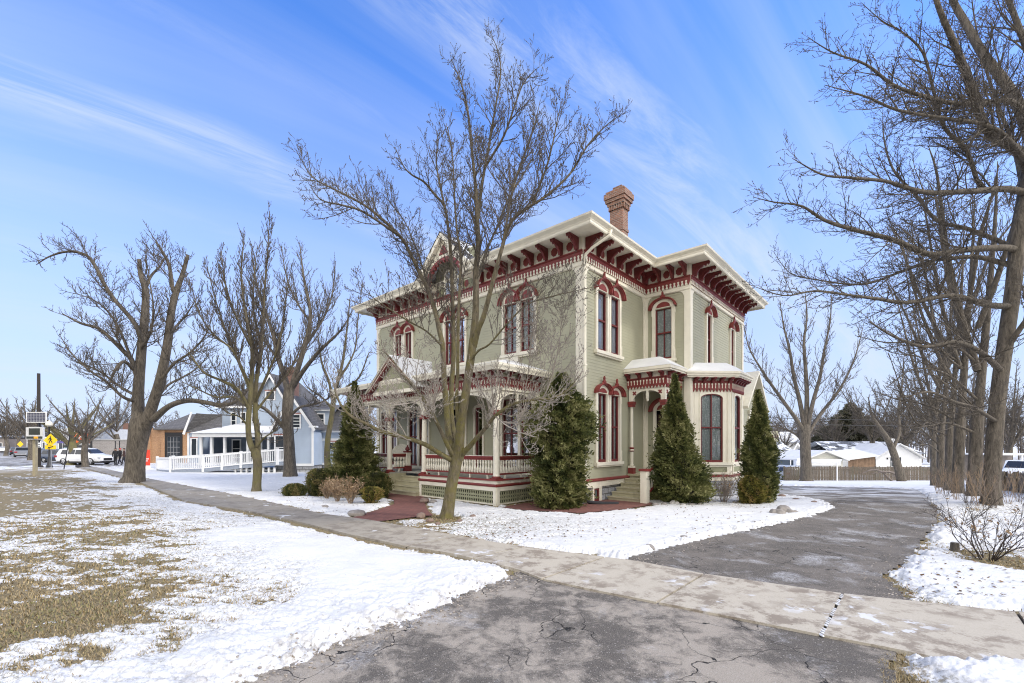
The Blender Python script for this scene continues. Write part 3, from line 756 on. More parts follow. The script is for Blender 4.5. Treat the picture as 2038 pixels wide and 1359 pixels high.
# ---- side entry porch tucked between wing and main wall
px0, px1, py0 = 3.40, 4.93, -1.55
m = MB(); m.bx(px0-.06, px1, py0-.06, -.0, .84, .92); m.bx(px0, px1, py0, -.0, -.1, .84)
sp = m.build('side_porch', STEPM, house)
m = MB()
e = .36
m.bx(px0-.06, px1, py0-.06, 0, 4.36, 4.95)
m.flat([(px0-e, 0), (px0-e, py0-e), (px1, py0-e), (px1, 0)], 4.95, 5.02); 
m.flat([(px0-e-.04, 0), (px0-e-.04, py0-e-.04), (px1, py0-e-.04), (px1, 0)], 5.02, 5.14)
m.build('entablature', CREAM, sp)
m = MB(); q0 = [(px0-e-.05, 0), (px0-e-.05, py0-e-.05), (px1, py0-e-.05), (px1, 0)]; q1 = [(px0+.35, 0), (px0+.35, py0+.35), (px1, py0+.35), (px1, 0)]
m.add([(x, y, 5.14) for x, y in q0]+[(x, y, 5.62) for x, y in q1], [(0, 1, 5, 4), (1, 2, 6, 5), (4, 5, 6, 7), (0, 3, 2, 1)])
m.build('porch_roof', SNOW, sp)
PF = Fr(px0-.06, 0, 0, -1, -1, 0); PS = Fr(px0-.06, py0-.06, 1, 0, 0, -1)
m = MB(); m2 = MB()
for F, L in ((PF, 1.61), (PS, 1.59)):
    m.box(F, 0, L, 0, .04, 4.44, 4.72); m.prof(F, [(0, 4.72), (.09, 4.73), (.09, 4.76), (0, 4.78)], -.05 if F is PS else 0, L+(.09 if F is PF else 0))
    n = int(L/.13); st = L/n
    for i in range(n):
        m.prism(F, [(i*st+.01, 4.44), (i*st+st/2, 4.33), (i*st+st-.01, 4.44)], .0, .038)
        m2.box(F, i*st+st/2-.012, i*st+st/2+.012, .04, .052, 4.50, 4.64); m2.box(F, i*st+st/2-.026, i*st+st/2+.026, .04, .055, 4.62, 4.68)
m.build('scalloped_band', REDROOF, sp); m2.build('bead_ornament', CREAM, sp)
for i in range(4): bracket(PF, .1+i*.47, .12, .40, parent=sp, z00=4.94)
for i in range(3): bracket(PS, .15+i*.55, .12, .40, parent=sp, z00=4.94)
def turned_post(parent, x, y, z0, z1, r=.085, name='post'):
    m = MB(); h = z1-z0
    m.bx(x-r-.02, x+r+.02, y-r-.02, y+r+.02, z0+.0, z0+.32) ; m.lathe((x, y, z0), [(r*.8, .32), (r, .36), (r*.72, .40), (r*.78, .9), (r*1.15, .95), (r*.8, 1.0), (r*.72, 1.05), (r*.68, h-.55), (r*.9, h-.5)], 12)
    m.bx(x-r, x+r, y-r, y+r, h+z0-.5, z1)
    o = m.build(name, CREAM, parent); m = MB()
    m.bx(x-r-.03, x+r+.03, y-r-.03, y+r+.03, z0, z0+.24); m.bx(x-r-.04, x+r+.04, y-r-.04, y+r+.04, z1-.62, z1-.50); m.bx(x-r-.02, x+r+.02, y-r-.02, y+r+.02, z1-.72, z1-.62)
    m.lathe((x, y, z0+.90), [(r*.9, 0), (r*1.25, .03), (r*.85, .09), (r*1.25, .15), (r*.9, .18)], 12)
    m.build('capital', REDROOF, o); return o
turned_post(sp, px0+.06, -.14, .92, 4.36); turned_post(sp, px0+.06, py0+.06, .92, 4.36); turned_post(sp, px1-.16, py0+.06, .92, 4.36)
def spandrel(m, F, u0, u1, zb, zt, drop=True, v=-.09):
    """flat arch cut from a board, with a hanging drop in the middle"""
    c = (u0+u1)/2; w_ = u1-u0
    pts = [(u0, zt), (u0, zb)]+[(u0+w_*.5*(1-cos(a))*.86, zb+(zt-zb-.10)*sin(a)) for a in [pi/2*k/7 for k in range(8)]]
    right = [(2*c-a, b) for a, b in reversed(pts)]
    m.prism(F, pts+right, v, v+.05)
    if drop: m.box(F, c-.05, c+.05, v-.01, v+.06, zt-.42, zt); m.ball(F.p(c, v+.025, zt-.46), .05, .05, .07, 8, 6)
m = MB(); spandrel(m, PF, .20, 1.5, 3.75, 4.36); spandrel(m, PS, .12, 1.45, 3.75, 4.36); m.build('spandrel', CREAM, sp)
m = MB(); 
for F, u in ((PF, .30), (PF, 1.38), (PS, .25), (PS, 1.32)):
    for a in (pi/4, 3*pi/4):
        d = .09; t_ = .03; ca, sa = cos(a), sin(a)
        m.prism(F, [(u-d*ca-t_*sa, 4.18-d*sa+t_*ca), (u-d*ca+t_*sa, 4.18-d*sa-t_*ca), (u+d*ca+t_*sa, 4.18+d*sa-t_*ca), (u+d*ca-t_*sa, 4.18+d*sa+t_*ca)], -.04, -.03+.004*(a > 1))
m.build('cross_ornament', REDROOF, sp)
# side steps
def steps(parent, x_top, dirx, y0, y1, ztop, n, tread, name='steps'):
    m = MB(); r = ztop/n
    for i in range(n-1):
        z = ztop-(i+1)*r; xa = x_top+dirx*i*tread; xb = x_top+dirx*(i+1)*tread
        m.bx(min(xa, xb+dirx*.03), max(xa, xb+dirx*.03), y0, y1, z-.035, z); m.bx(min(x_top, xb), max(x_top, xb), y0+.01, y1-.01, z-r, z-.035)
    return m.build(name, STEPM, parent)
steps(sp, px0-.06, -1, -1.42, -.06, .90, 6, .34)
m = MB(); m.bx(1.50, 1.74, -1.70, -1.46, -.05, 1.16); nw = m.build('newel_post', CREAM, sp)
m = MB(); m.bx(1.46, 1.78, -1.74, -1.42, 1.16, 1.24); m.build('cap', REDROOF, nw)
m = MB(); m.bx(px0-.1, px0+.1, py0-.05, py0+.12, .9, 1.9)
rl = MB(); rl.tube([(1.74, -1.58, 1.0), (px0-.02, -1.58, 1.78)], .04, 6); rl.tube([(1.74, -1.58, .28), (px0-.02, -1.58, 1.06)], .05, 6)
ro = rl.build('railing', REDROOF, sp); m = MB()
for i in range(9):
    x = 1.85+i*.17; zz = .28+(x-1.74)/(px0-1.76)*.78; m.lathe((x, -1.58, zz), [(.02, 0), (.032, .18), (.015, .32), (.032, .5), (.02, .72)], 6)
m.build('baluster', CREAM, ro)

# ---- the front porch
b = 2.4; ya, yb = 1.91, 12.1; xf = -b
F1 = Fr(xf, ya, 0, 1, -1, 0); F2 = Fr(xf, ya, 1, 0, 0, -1)      # its front edge and its right edge
SU0, SU1 = 4.36-1.91+1.91-1.91, 6.5-1.91                          # stairs between these distances along the front edge
SU0, SU1 = 4.30, 6.55
m = MB(); din = .9
m.flat([(xf, ya), (0, ya), (0, yb), (xf, yb), (xf, ya+SU1), (xf+din, ya+SU1), (xf+din, ya+SU0), (xf, ya+SU0)][::-1], .83, .90)
porch = m.build('front_porch', simple('porch_floor', (.36, .35, .31), .6, .1), house)
m = MB(); r_ = MB(); g = MB(); dk = MB()
def skirt(F, L, s0, s1):
    """red edge, cream board, red moulding, cream rail and the pierced lattice below"""
    r_.box(F, s0-.04, s1+.04, 0, .07, .855, .915)
    m.box(F, s0, s1, 0, .02, .74, .855); r_.prof(F, [(0, .64), (.05, .645), (.075, .69), (.05, .735), (0, .74)], s0-.02, s1+.05)
    m.box(F, s0, s1, 0, .035, .50, .64); m.box(F, s0, s1, -.05, .02, .02, .07)
    for a in (s0, s1-.13): m.box(F, a, a+.13, -.06, .04, -.15, .51)
    # pierced boards: one board each 115 mm, three cut-outs each
    a0 = s0+.13; n = max(1, int((s1-s0-.26)/.115)); st = (s1-s0-.26)/n
    for i in range(n):
        a = a0+i*st; c = a+st/2
        for zc_, hh in ((.135, .058), (.275, .030), (.41, .062)):
            # frame of each cell: a square plate with an octagonal hole
            zl, zh = {.135: (.07, .22), .275: (.22, .33), .41: (.33, .50)}[zc_]
            sq = [(c+st/2*x, (zl+zh)/2+(zh-zl)/2*y) for x, y in ((1, 0), (1, 1), (0, 1), (-1, 1), (-1, 0), (-1, -1), (0, -1), (1, -1))]
            ho = [(c+.036*cos(k*pi/4), zc_+hh*sin(k*pi/4)) for k in range(8)]
            vs = [F.p(u, .0, z) for u, z in sq]+[F.p(u, .0, z) for u, z in ho]+[F.p(u, -.025, z) for u, z in ho]
            g.add(vs, [(k, (k+1) % 8, 8+(k+1) % 8, 8+k) for k in range(8)]+[(8+k, 8+(k+1) % 8, 16+(k+1) % 8, 16+k) for k in range(8)])
skirt(F1, 0, 0, SU0); skirt(F1, 0, SU1, yb-ya); skirt(F2, 0, 0, b)
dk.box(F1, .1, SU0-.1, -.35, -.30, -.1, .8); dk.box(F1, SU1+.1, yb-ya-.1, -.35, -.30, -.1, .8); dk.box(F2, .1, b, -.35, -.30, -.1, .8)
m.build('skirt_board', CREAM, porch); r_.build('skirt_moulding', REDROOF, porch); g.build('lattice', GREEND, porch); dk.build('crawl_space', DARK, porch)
# inset front stairs
m = MB(); n = 5; r = .90/n
for i in range(n-1):
    z = .90-(i+1)*r; xa = xf+din-i*.28; xb = xf+din-(i+1)*.28
    m.bx(xb-.03, xa, ya+SU0-.02, ya+SU1, z-.035, z); m.bx(xb, xf+din, ya+SU0-.01, ya+SU1-.01, z-r, z-.035)
m.bx(xf-.26, xf+din, ya+SU1, ya+SU1+.06, -.1, .83); m.build('front_steps', STEPM, porch)
# posts, beam, frieze band, brackets, roof
def big_post(x, y, z0=.90, z1=4.02, parent=porch, r=.115):
    m = MB(); h = z1-z0
    m.lathe((x, y, z0), [(r+.015, .10), (r, .18), (r*.98, h*.45), (r*.80, h-.78), (r*.9, h-.72)], 14); m.bx(x-r*.9, x+r*.9, y-r*.9, y+r*.9, z1-.72, z1)
    o = m.build('post', CREAM, parent, smooth=False); m = MB()
    m.bx(x-r-.05, x+r+.05, y-r-.05, y+r+.05, z0, z0+.05); m.lathe((x, y, z0+.05), [(r+.04, 0), (r+.045, .03), (r+.015, .06)], 14)
    m.bx(x-r-.03, x+r+.03, y-r-.03, y+r+.03, z1-.88, z1-.72); m.build('capital', REDROOF, o)
pu = [0.13, 4.18, 6.70, yb-ya-.13]
for u in pu: big_post(xf+.13, ya+u)
big_post(-.12, ya+.13)
m = MB(); T0 = 4.02
m.box(F1, 0, yb-ya, -.22, -.02, T0, 4.66); m.box(F2, .02, b, -.22, -.02, T0, 4.66); m.box(F1, yb-ya-.22, yb-ya-.02, -b, -.02, T0, 4.66)
m.flat([(xf-.46, ya-.46), (0, ya-.46), (0, yb+.46), (xf-.46, yb+.46)][::-1], 4.66, 4.71)
ring(m, [(xf-.46, ya-.46), (.0, ya-.46), (.0, yb+.46), (xf-.46, yb+.46)], 0, [(-.02, 4.60), (.03, 4.60), (.05, 4.66), (.10, 4.74), (.10, 4.82), (-.02, 4.82)])
m.build('entablature', CREAM, porch)
m = MB(); m2 = MB(); L1 = yb-ya
for F, L in ((F1, L1), (F2, b)):
    s0 = -.02 if F is F1 else 0
    m.box(F, s0-.0, L, -.02, .01, 4.20, 4.42); m.prof(F, [(-.02, 4.42), (.06, 4.43), (.06, 4.46), (-.02, 4.48)], s0, L)
    n = int(L/.14); st = L/n
    for i in range(n):
        m.prism(F, [(i*st+.01, 4.20), (i*st+st/2, 4.09), (i*st+st-.01, 4.20)], -.02, .008)
        m2.box(F, i*st-.014, i*st+.014, .01, .022, 4.24, 4.38)
m.build('scalloped_band', REDROOF, porch); m2.build('bead_ornament', CREAM, porch)
for i in range(22):
    u = .1+i*(L1-.2)/21
    if 4.2 < u < 6.7: continue
    bracket(F1, u, .10, .36, parent=porch, z00=4.655)
for i in range(5): bracket(F2, .1+i*.5, .10, .36, parent=porch, z00=4.655)
m = MB(); 
for a, b_ in ((.25, 4.06), (4.30, 6.58), (6.82, L1-.25)): spandrel(m, F1, a, b_, 3.35, 4.04, drop=True, v=-.14)
spandrel(m, F2, .25, b-.25, 3.35, 4.04, v=-.14); m.build('spandrel', CREAM, porch)
m = MB(); q0 = [(xf-.55, ya-.55), (-.0, ya-.55), (-.0, yb+.55), (xf-.55, yb+.55)]; q1 = [(-.75, ya+1.1), (0, ya+1.1), (0, yb-1.1), (-.75, yb-1.1)]
m.add([(x, y, 4.82) for x, y in q0]+[(x, y, 5.40) for x, y in q1], [(0, 1, 5, 4), (0, 4, 7, 3), (3, 7, 6, 2), (4, 5, 6, 7), (0, 3, 2, 1)])
m.build('porch_roof', SNOW, porch)
m = MB(); m.bx(-.12, 0, ya+1.0, yb-1.0, 5.40, 5.62); m.build('roof_flashing', CREAM, porch)
# pediment over the stairs
uc = 5.43; pF = F1.sh(0, .52, 0); hw = 1.42; zb_, za_ = 4.35, 5.50
m = MB()
for s in (-1, 1):
    m.prism(pF, [(uc+s*(hw+.16), zb_-.02), (uc, za_+.02), (uc, za_+.22), (uc+s*(hw+.36), zb_-.02)], -.02, .16)
pdm = m.build('pediment', RED, porch)
m = MB()
for s in (-1, 1):
    m.prism(pF, [(uc+s*(hw+.40), zb_-.02), (uc, za_+.25), (uc, za_+.29), (uc+s*(hw+.46), zb_-.02)], -.02, .20)
    m.prism(pF, [(uc+s*(hw+.20), zb_+.03), (uc, za_+.09), (uc, za_+.12), (uc+s*(hw+.24), zb_+.03)], .16, .175)
m.box(pF, uc-hw-.05, uc+hw+.05, -.10, .05, zb_-.14, zb_); m.build('rake_moulding', CREAM, pdm)
m = MB(); m.prism(pF, [(uc-hw-.02, zb_), (uc+hw+.02, zb_), (uc, za_)], -.08, -.02); m.build('gable_panel', GREEND, pdm)
m = MB()
for s in (-1, 1): m.add([pF.p(uc+s*(hw+.48), .22, zb_+.0), pF.p(uc, .22, za_+.31), pF.p(uc, -2.0, za_+.31), pF.p(uc+s*(hw+.48), -.6, zb_+.0)], [(0, 1, 2, 3)])
m.build('pediment_roof', SNOW, pdm)
# balustrades
def balustrade(parent, a, bpt, z=.90, newel=False):
    a = Vector(a); c = Vector(bpt); L = (c-a).length; d = (c-a)/L; F = Fr(a.x, a.y, d.x, d.y, d.y, -d.x)
    m = MB(); m.prof(F, [(-.05, z+.72), (.05, z+.72), (.065, z+.77), (.04, z+.80), (-.04, z+.80), (-.065, z+.77)], 0, L); m.box(F, 0, L, -.035, .035, z+.14, z+.20)
    m.box(F, 0, L, -.03, .03, z+.66, z+.72)
    o = m.build('railing', REDROOF, parent); m = MB(); n = int(L/.135); st = L/n
    for i in range(n):
        q = F.p((i+.5)*st, 0, z+.20); m.lathe(q, [(.030, 0), (.048, .07), (.052, .15), (.024, .26), (.024, .30), (.040, .36), (.030, .46)], 7)
    for i in range(int(L/.9)+1): q = F.p(.25+i*.9, 0, z); m.box(F, min(L-.05, .25+i*.9), min(L, .30+i*.9), -.03, .03, z, z+.14)
    m.prof(F, [(-.05, z+.801), (.05, z+.801), (.04, z+.815), (-.04, z+.815)], 0, L)
    m.build('baluster', CREAM, o)
balustrade(porch, (xf+.13, ya+.28), (xf+.13, ya+4.05)); balustrade(porch, (xf+.28, ya+.13), (-.25, ya+.13)); balustrade(porch, (xf+.13, ya+6.85), (xf+.13, yb-.28))
balustrade(porch, (xf+.28, ya+6.62), (xf+.9, ya+6.62))
m = MB(); x, y = xf+1.02, ya+6.62; m.bx(x-.10, x+.10, y-.10, y+.10, 1.15, 1.75); nw = m.build('newel_post', CREAM, porch)
m = MB(); m.bx(x-.14, x+.14, y-.14, y+.14, .90, 1.15); m.bx(x-.14, x+.14, y-.14, y+.14, 1.75, 1.82); m.lathe((x, y, 1.82), [(.05, 0), (.11, .06), (.09, .14), (.03, .2), (.04, .23), (.01, .27)], 10); m.build('finial', RED, nw)
# ceiling of the porch
m = MB(); m.flat([(xf, ya), (0, ya), (0, yb), (xf, yb)][::-1], 4.56, 4.60); m.build('porch_ceiling', GREEND, porch)

# ---- rear wing with its gable seen past the bay
m = MB(); x0r, x1r, yr = 12.55, 15.9, -1.9
RF = Fr(x0r, yr, 1, 0, 0, -1)
clapboards(m, RF, x1r-x0r, .3, 4.3); clapboards(m, Fr(x0r, 4, 0, -1, -1, 0), 4-yr, .3, 4.3); clapboards(m, Fr(x1r, yr, 0, 1, 1, 0), 6.7, .3, 4.3)
zc_ = 4.3; k_ = 0
while zc_ < 5.95:
    t_ = (zc_-4.3)/1.75; a_ = t_*(x1r-x0r)/2; F = RF; p = [F.p(a_, .016, zc_), F.p(x1r-x0r-a_, .016, zc_), F.p(x1r-x0r-a_-.1, .002, zc_+.115), F.p(a_+.1, .002, zc_+.115)]
    m.add(p, [(0, 1, 2, 3)]); zc_ += .115
rw = m.build('rear_wing', GREEN, house)
m = MB(); m.flat([(x0r, yr+.03), (x1r, yr+.03), (x1r, 4), (x0r, 4)], -1.6, .32); m.build('stone_base', STONE, rw)
m = MB(); mx_ = (x0r+x1r)/2
for s in (-1, 1):
    q = [(mx_+s*2.22, 3.98), (mx_, 6.02), (mx_, 6.20), (mx_+s*2.27, 4.12)]; vs = [(x, yr-.45, z) for x, z in q]+[(x, 4.5, z) for x, z in q]
    m.add(vs, [(0, 1, 2, 3), (7, 6, 5, 4), (0, 4, 5, 1), (1, 5, 6, 2), (2, 6, 7, 3), (3, 7, 4, 0)])
m.build('roof', CREAM, rw)
window(rw, RF, 1.55, .62, 1.7, 3.6, .12, hood=False, fan=False, curtain=CURTB, mull=False)
m = MB(); m.box(RF, 1.1, 2.0, .03, .12, 3.78, 4.02); m.box(RF, 1.12, 1.98, .12, .13, 3.92, 3.98); m.build('lintel', CREAM, rw)
# ------------------------------------------------------------------ ground
def inpoly(x, y, poly):
    c = np.zeros(x.shape, bool); n = len(poly)
    for i in range(n):
        x0, y0 = poly[i-1]; x1, y1 = poly[i]
        with np.errstate(divide='ignore', invalid='ignore'):
            t = ((y0 > y) != (y1 > y)) & (x < (x1-x0)*(y-y0)/((y1-y0) if y1 != y0 else 1e-9)+x0)
        c ^= t
    return c
def sdist(x, y, poly):
    """signed distance to a polygon, positive outside"""
    d = np.full(x.shape, 1e9); n = len(poly)
    for i in range(n):
        x0, y0 = poly[i-1]; x1, y1 = poly[i]; dx, dy = x1-x0, y1-y0; L = dx*dx+dy*dy+1e-12
        t = np.clip(((x-x0)*dx+(y-y0)*dy)/L, 0, 1); d = np.minimum(d, np.hypot(x-x0-t*dx, y-y0-t*dy))
    return np.where(inpoly(x, y, poly), -d, d)
def G2(px, py): g = G(px, py); return (g[0], g[1])
# sidewalk edges traced on the ground
far_px = [(150, 921), (171, 926), (230, 938), (284, 951), (390, 971.5), (463, 985), (560, 1006), (640, 1024), (700, 1032), (741, 1037.6), (837, 1055), (975, 1080.5), (1078, 1096), (1198, 1111.5), (1267, 1120), (1400, 1146), (1677, 1186), (1796, 1199), (2038, 1225)]
near_px = [(150, 930), (180, 935), (220, 945), (280, 961), (368, 998), (500, 1020), (600, 1042), (700, 1067), (803, 1089), (906, 1106), (1030, 1137), (1078, 1156), (1181, 1178.5), (1307, 1203.5), (1488, 1240), (1632, 1269), (1747, 1291), (2038, 1352)]
FE = [G2(*p) for p in far_px]; NE = [G2(*p) for p in near_px]
def ext(pl, d):
    a, b = Vector(pl[-2]), Vector(pl[-1]); u = (b-a).normalized(); return pl+[tuple(b+u*d)]
FE = ext(FE, 9); NE = ext(NE, 9)
walk_poly = NE+FE[::-1]
walk_clear = ext([G2(*p) for p in near_px[:-1]+[(1850, 1296), (2038, 1300)]], 9)+FE[::-1]   # the part of the walk that is shovelled
drive_px = [(1262, 1119), (1274, 1113), (1373, 1088), (1463, 1067), (1549.5, 1049), (1611, 1034), (1665, 1018), (1677, 1007.5), (1632, 993), (1570, 985), (1500, 981), (1440, 979), (1440, 966), (1545, 967), (1734, 970), (1817, 974.5),
            (1837, 991), (1845.5, 1012), (1847.6, 1032), (1825, 1061), (1800, 1094), (1775.6, 1118.6), (1726, 1141), (1751, 1164), (1775, 1186), (1782, 1200)]
drive_poly = [G2(*p) for p in drive_px]
apron_px = [(1050, 1143), (1030, 1152), (975, 1177), (913, 1197), (872, 1221), (830, 1238), (769, 1256), (700, 1283), (637, 1305), (534, 1346), (440, 1400), (300, 1500), (0, 1800), (0, 2400), (2400, 2400), (2100, 1800), (1900, 1500), (1760, 1380), (1738, 1330), (1745, 1291), (1632, 1266), (1307, 1200)]
apron_poly = [G2(*p) for p in apron_px]
brick_px = [(693, 1034), (760, 1013), (785, 1004), (783, 996), (760, 985), (770, 975), (842, 985), (846, 1004), (852, 1018), (862, 1027), (820, 1031), (780, 1036), (742, 1040), (700, 1034)]
brick_poly = [G2(*p) for p in brick_px]
H2W = house.matrix_basis
def hw(x, y): v = H2W @ Vector((x, y, 0)); return (v.x, v.y)
brick2 = [hw(*p) for p in ((-2.6, 1.5), (-2.6, .5), (-1.9, -1.2), (-.4, -1.75), (1.2, -1.95), (1.9, -1.75), (1.9, -.05), (-.05, -.05), (-.05, 1.7))]
house_poly = [hw(*p) for p in ((.1, .1), (5, .1), (5, -1.85), (12.4, -1.85), (12.4, 13.2), (.1, 13.2))]
porch_poly = [hw(*p) for p in ((-2.38, 1.93), (.1, 1.93), (.1, 12), (-2.38, 12))]
street_poly = [G2(-600, 931), G2(0, 927), G2(60, 926), G2(118, 922.5), G2(190, 926), G2(268, 926), G2(285, 921), (-30, 55), (-30, 62), (-80, 130), (-400, 480), (-470, 430), (-160, 60)]

# the bare ground under everything
def polar(r, th):
    R, T = np.meshgrid(r, th, indexing='ij'); return R*np.sin(T), R*np.cos(T)
def grid_faces(nr, nt):
    i, j = np.meshgrid(np.arange(nr-1), np.arange(nt-1), indexing='ij'); a = (i*nt+j).ravel()
    return np.stack([a, a+1, a+nt+1, a+nt], 1)
r = np.concatenate([np.geomspace(.6, 90, 230), np.geomspace(95, 3500, 26)]); th = np.linspace(-pi, pi, 361)
X, Y = polar(r, th); Z = gz(X, Y)-.012+fbm(X, Y, 2.3, 4, 3)*.03*np.exp(-np.hypot(X, Y)/60)
t = NT('bare_lawn'); co = t.co()
a = t.noise(co, .8, 6, .7); b_ = t.noise(t.mapping(co, (1, 1, .2)), 22, 5, .75); c = t.mix(t.rng(a, .35, .65), (.22, .165, .082), (.145, .12, .056))
c = t.mix(t.rng(b_, .38, .66), c, (.30, .24, .14)); c = t.mix(t.rng(t.noise(co, 60, 3, .7), .5, .75, 0, .8), c, (.05, .04, .02))
sn = t.rng(t.noise(t.mapping(co, (1, 1, .1)), .35, 9, .62), .44, .50)       # old snow lying further off
ps = t.n('ShaderNodeVectorMath', operation='LENGTH'); t.l(co, ps.inputs[0])
sn = t.math('MULTIPLY', sn, t.rng(ps.outputs['Value'], 50, 62), True)
c = t.mix(sn, c, (.80, .82, .85)); t.col(c); t.rough(.95); t.bump(b_, .9, .03)
gr = np_mesh('ground', np.stack([X.ravel(), Y.ravel(), Z.ravel()], 1), grid_faces(len(r), len(th)), t.m, smooth=True)
tag(gr, 'dormant brown lawn round the house', 'ground', kind='structure')

# ---- paved surfaces
def asphalt(name, light, resid, wet=.0):
    t = NT(name); co = t.co()
    ag = t.noise(co, 95, 3, .8); big = t.noise(co, .75, 6, .62); mid = t.noise(co, 4.5, 6, .7)
    c = t.mix(t.rng(ag, .34, .62), (.026, .023, .020), (.185, .165, .14))
    c = t.mix(t.math('MULTIPLY', t.rng(t.math('ADD', t.math('MULTIPLY', big, .5), t.math('MULTIPLY', t.noise(co, 3.2, 12, .82, .5), .55)), .485, .575, 0, .95), t.rng(ag, .25, .6, .35, 1)), c, light)
    c = t.mix(t.rng(t.vor(co, 26, 'F1').outputs['Distance'], .22, .10, 0, .75), c, (.42, .385, .34))
    c = t.mix(t.rng(mid, .60, .70, 0, .5), c, (.045, .042, .042))
    wv = t.mapping(co, (1, 1, 1), (0, 0, .3)); nd = t.n('ShaderNodeVectorMath', operation='ADD')
    nz = t.n('ShaderNodeTexNoise'); nz.inputs['Scale'].default_value = 1.6; nz.inputs['Detail'].default_value = 5; t.l(co, nz.inputs['Vector'])
    sc = t.n('ShaderNodeVectorMath', operation='SCALE'); sc.inputs['Scale'].default_value = .9; t.l(nz.outputs['Color'], sc.inputs[0])
    t.l(wv, nd.inputs[0]); t.l(sc.outputs[0], nd.inputs[1])
    ck = t.vor(nd.outputs[0], 1.15, 'DISTANCE_TO_EDGE').outputs['Distance']
    msk = t.rng(t.noise(co, .55, 2), .47, .55)
    ckm = t.math('MULTIPLY', t.rng(ck, .011, .004), msk); c = t.mix(ckm, c, (.018, .017, .016))
    # thin crust of salt and blown snow
    sn = t.noise(t.mapping(co, (1, 1, 1), (0, 0, .75)), 1.0, 8, .68, .4)
    sm = t.math('MULTIPLY', t.rng(sn, resid, resid+.13, 0, .55), t.rng(t.noise(co, 38, 3, .8), .38, .58), True); sp_ = t.n('ShaderNodeSeparateXYZ'); t.l(co, sp_.inputs[0])
    fd = t.math('MULTIPLY', t.rng(sp_.outputs[1], 15, 21), t.rng(t.noise(t.mapping(co, (1, 1, 1), (0, 0, -.7)), .55, 8, .66, .6), .47, .58, 0, .7)); sm = t.math('ADD', sm, fd, True)
    c = t.mix(sm, c, (.66, .665, .67))
    t.col(c); t.rough(t.rng(big, .4, .6, .95, .62 if wet else .85)); t.b.inputs['Specular IOR Level'].default_value = .3
    t.bump(t.math('SUBTRACT', ag, t.math('MULTIPLY', ckm, 1.5)), .55, .012); return t.m
ASPH = asphalt('driveway_asphalt', (.185, .162, .135), .52); ASPA = asphalt('apron_asphalt', (.40, .35, .285), .555)
STREET = asphalt('street_asphalt', (.24, .235, .23), .56)
def paved(name, poly, mat, lift, rs, ths, label, grow=.12):
    X, Y = polar(rs, ths); ins = sdist(X, Y, poly) < grow
    F = grid_faces(len(rs), len(ths)); keep = ins.ravel()[F].any(1); F = F[keep]
    used = np.unique(F); mp = np.zeros(X.size, int); mp[used] = np.arange(len(used))
    V = np.stack([X.ravel(), Y.ravel(), gz(X, Y).ravel()+lift], 1)[used]
    o = np_mesh(name, V, mp[F], mat, smooth=True); return tag(o, label, 'pavement', kind='structure')
paved('driveway', drive_poly, ASPH, .014, np.geomspace(5, 75, 150), np.linspace(.05, 1.2, 170), 'dark asphalt driveway running back past the house')
def kerbless(name, poly, mat, z, label):
    me = bpy.data.meshes.new(name); me.from_pydata([(x, y, gzf(x, y)+z) for x, y in poly], [], [tuple(range(len(poly)))]); me.materials.append(mat)
    o = bpy.data.objects.new(name, me); COL.objects.link(o); return tag(o, label, 'pavement', kind='structure')
paved('driveway_apron', apron_poly, ASPA, .010, np.geomspace(.8, 8.2, 110), np.linspace(-1.3, 1.3, 260), 'cracked asphalt apron between street and pavement', .1)
kerbless('street', street_poly, STREET, .016, 'side street with parked cars')
# concrete pavement: separate slabs with open joints
t = NT('concrete'); co = t.co()
big = t.noise(co, .9, 6, .65, .3); c = t.mix(t.rng(t.noise(co, 60, 4, .8), .3, .7), (.385, .34, .268), (.50, .448, .355))
wetm = t.rng(t.noise(t.mapping(co, (1, 1, 1), (0, 0, .6)), 3.0, 8, .76), .475, .56); wetm = t.math('MULTIPLY', wetm, t.rng(big, .36, .54))
c = t.mix(t.math('MULTIPLY', wetm, .8), c, (.19, .15, .11))
c = t.mix(t.rng(t.noise(co, 26, 5, .8), .62, .70, 0, .8), c, (.12, .095, .07))
sx = t.n('ShaderNodeSeparateXYZ'); t.l(co, sx.inputs[0]); c = t.mix(t.rng(sx.outputs[0], .5, -5, 0, .62), c, (.17, .155, .135))   # trodden, wetter stretch in front of the house
ice = t.math('MULTIPLY', t.rng(t.noise(co, .8, 3), .55, .62), t.rng(t.noise(co, 3.1, 7, .6), .56, .60)); c = t.mix(ice, c, (.60, .60, .60))
t.col(c); t.rough(.85); t.bump(t.noise(co, 90, 3), .3, .006); CONC = t.m
def along(pl, s):
    for a, b in zip(pl[:-1], pl[1:]):
        L = hypot(b[0]-a[0], b[1]-a[1])
        if s <= L: k = s/L; return (a[0]+(b[0]-a[0])*k, a[1]+(b[1]-a[1])*k)
        s -= L
    return pl[-1]
def plen(pl): return sum(hypot(b[0]-a[0], b[1]-a[1]) for a, b in zip(pl[:-1], pl[1:]))
def sproj(pl, p):
    best = (1e9, 0); acc = 0
    for a, b in zip(pl[:-1], pl[1:]):
        L = hypot(b[0]-a[0], b[1]-a[1]); k = max(0, min(1, ((p[0]-a[0])*(b[0]-a[0])+(p[1]-a[1])*(b[1]-a[1]))/L/L))
        q = (a[0]+(b[0]-a[0])*k, a[1]+(b[1]-a[1])*k); d = hypot(q[0]-p[0], q[1]-p[1])
        if d < best[0]: best = (d, acc+k*L)
        acc += L
    return best[1]
jn = [sproj(NE, G2(*p)) for p in ((947, 1113), (1085, 1154), (1308, 1204), (1634, 1269))]
jf = [sproj(FE, G2(*p)) for p in ((1043, 1092), (1201, 1115), (1402, 1147), (1677, 1186))]
while jn[0] > 2: jn.insert(0, jn[0]-1.75); jf.insert(0, jf[0]-1.75*min(1, max(.2, jf[0]/(jn[0]+1.75))))
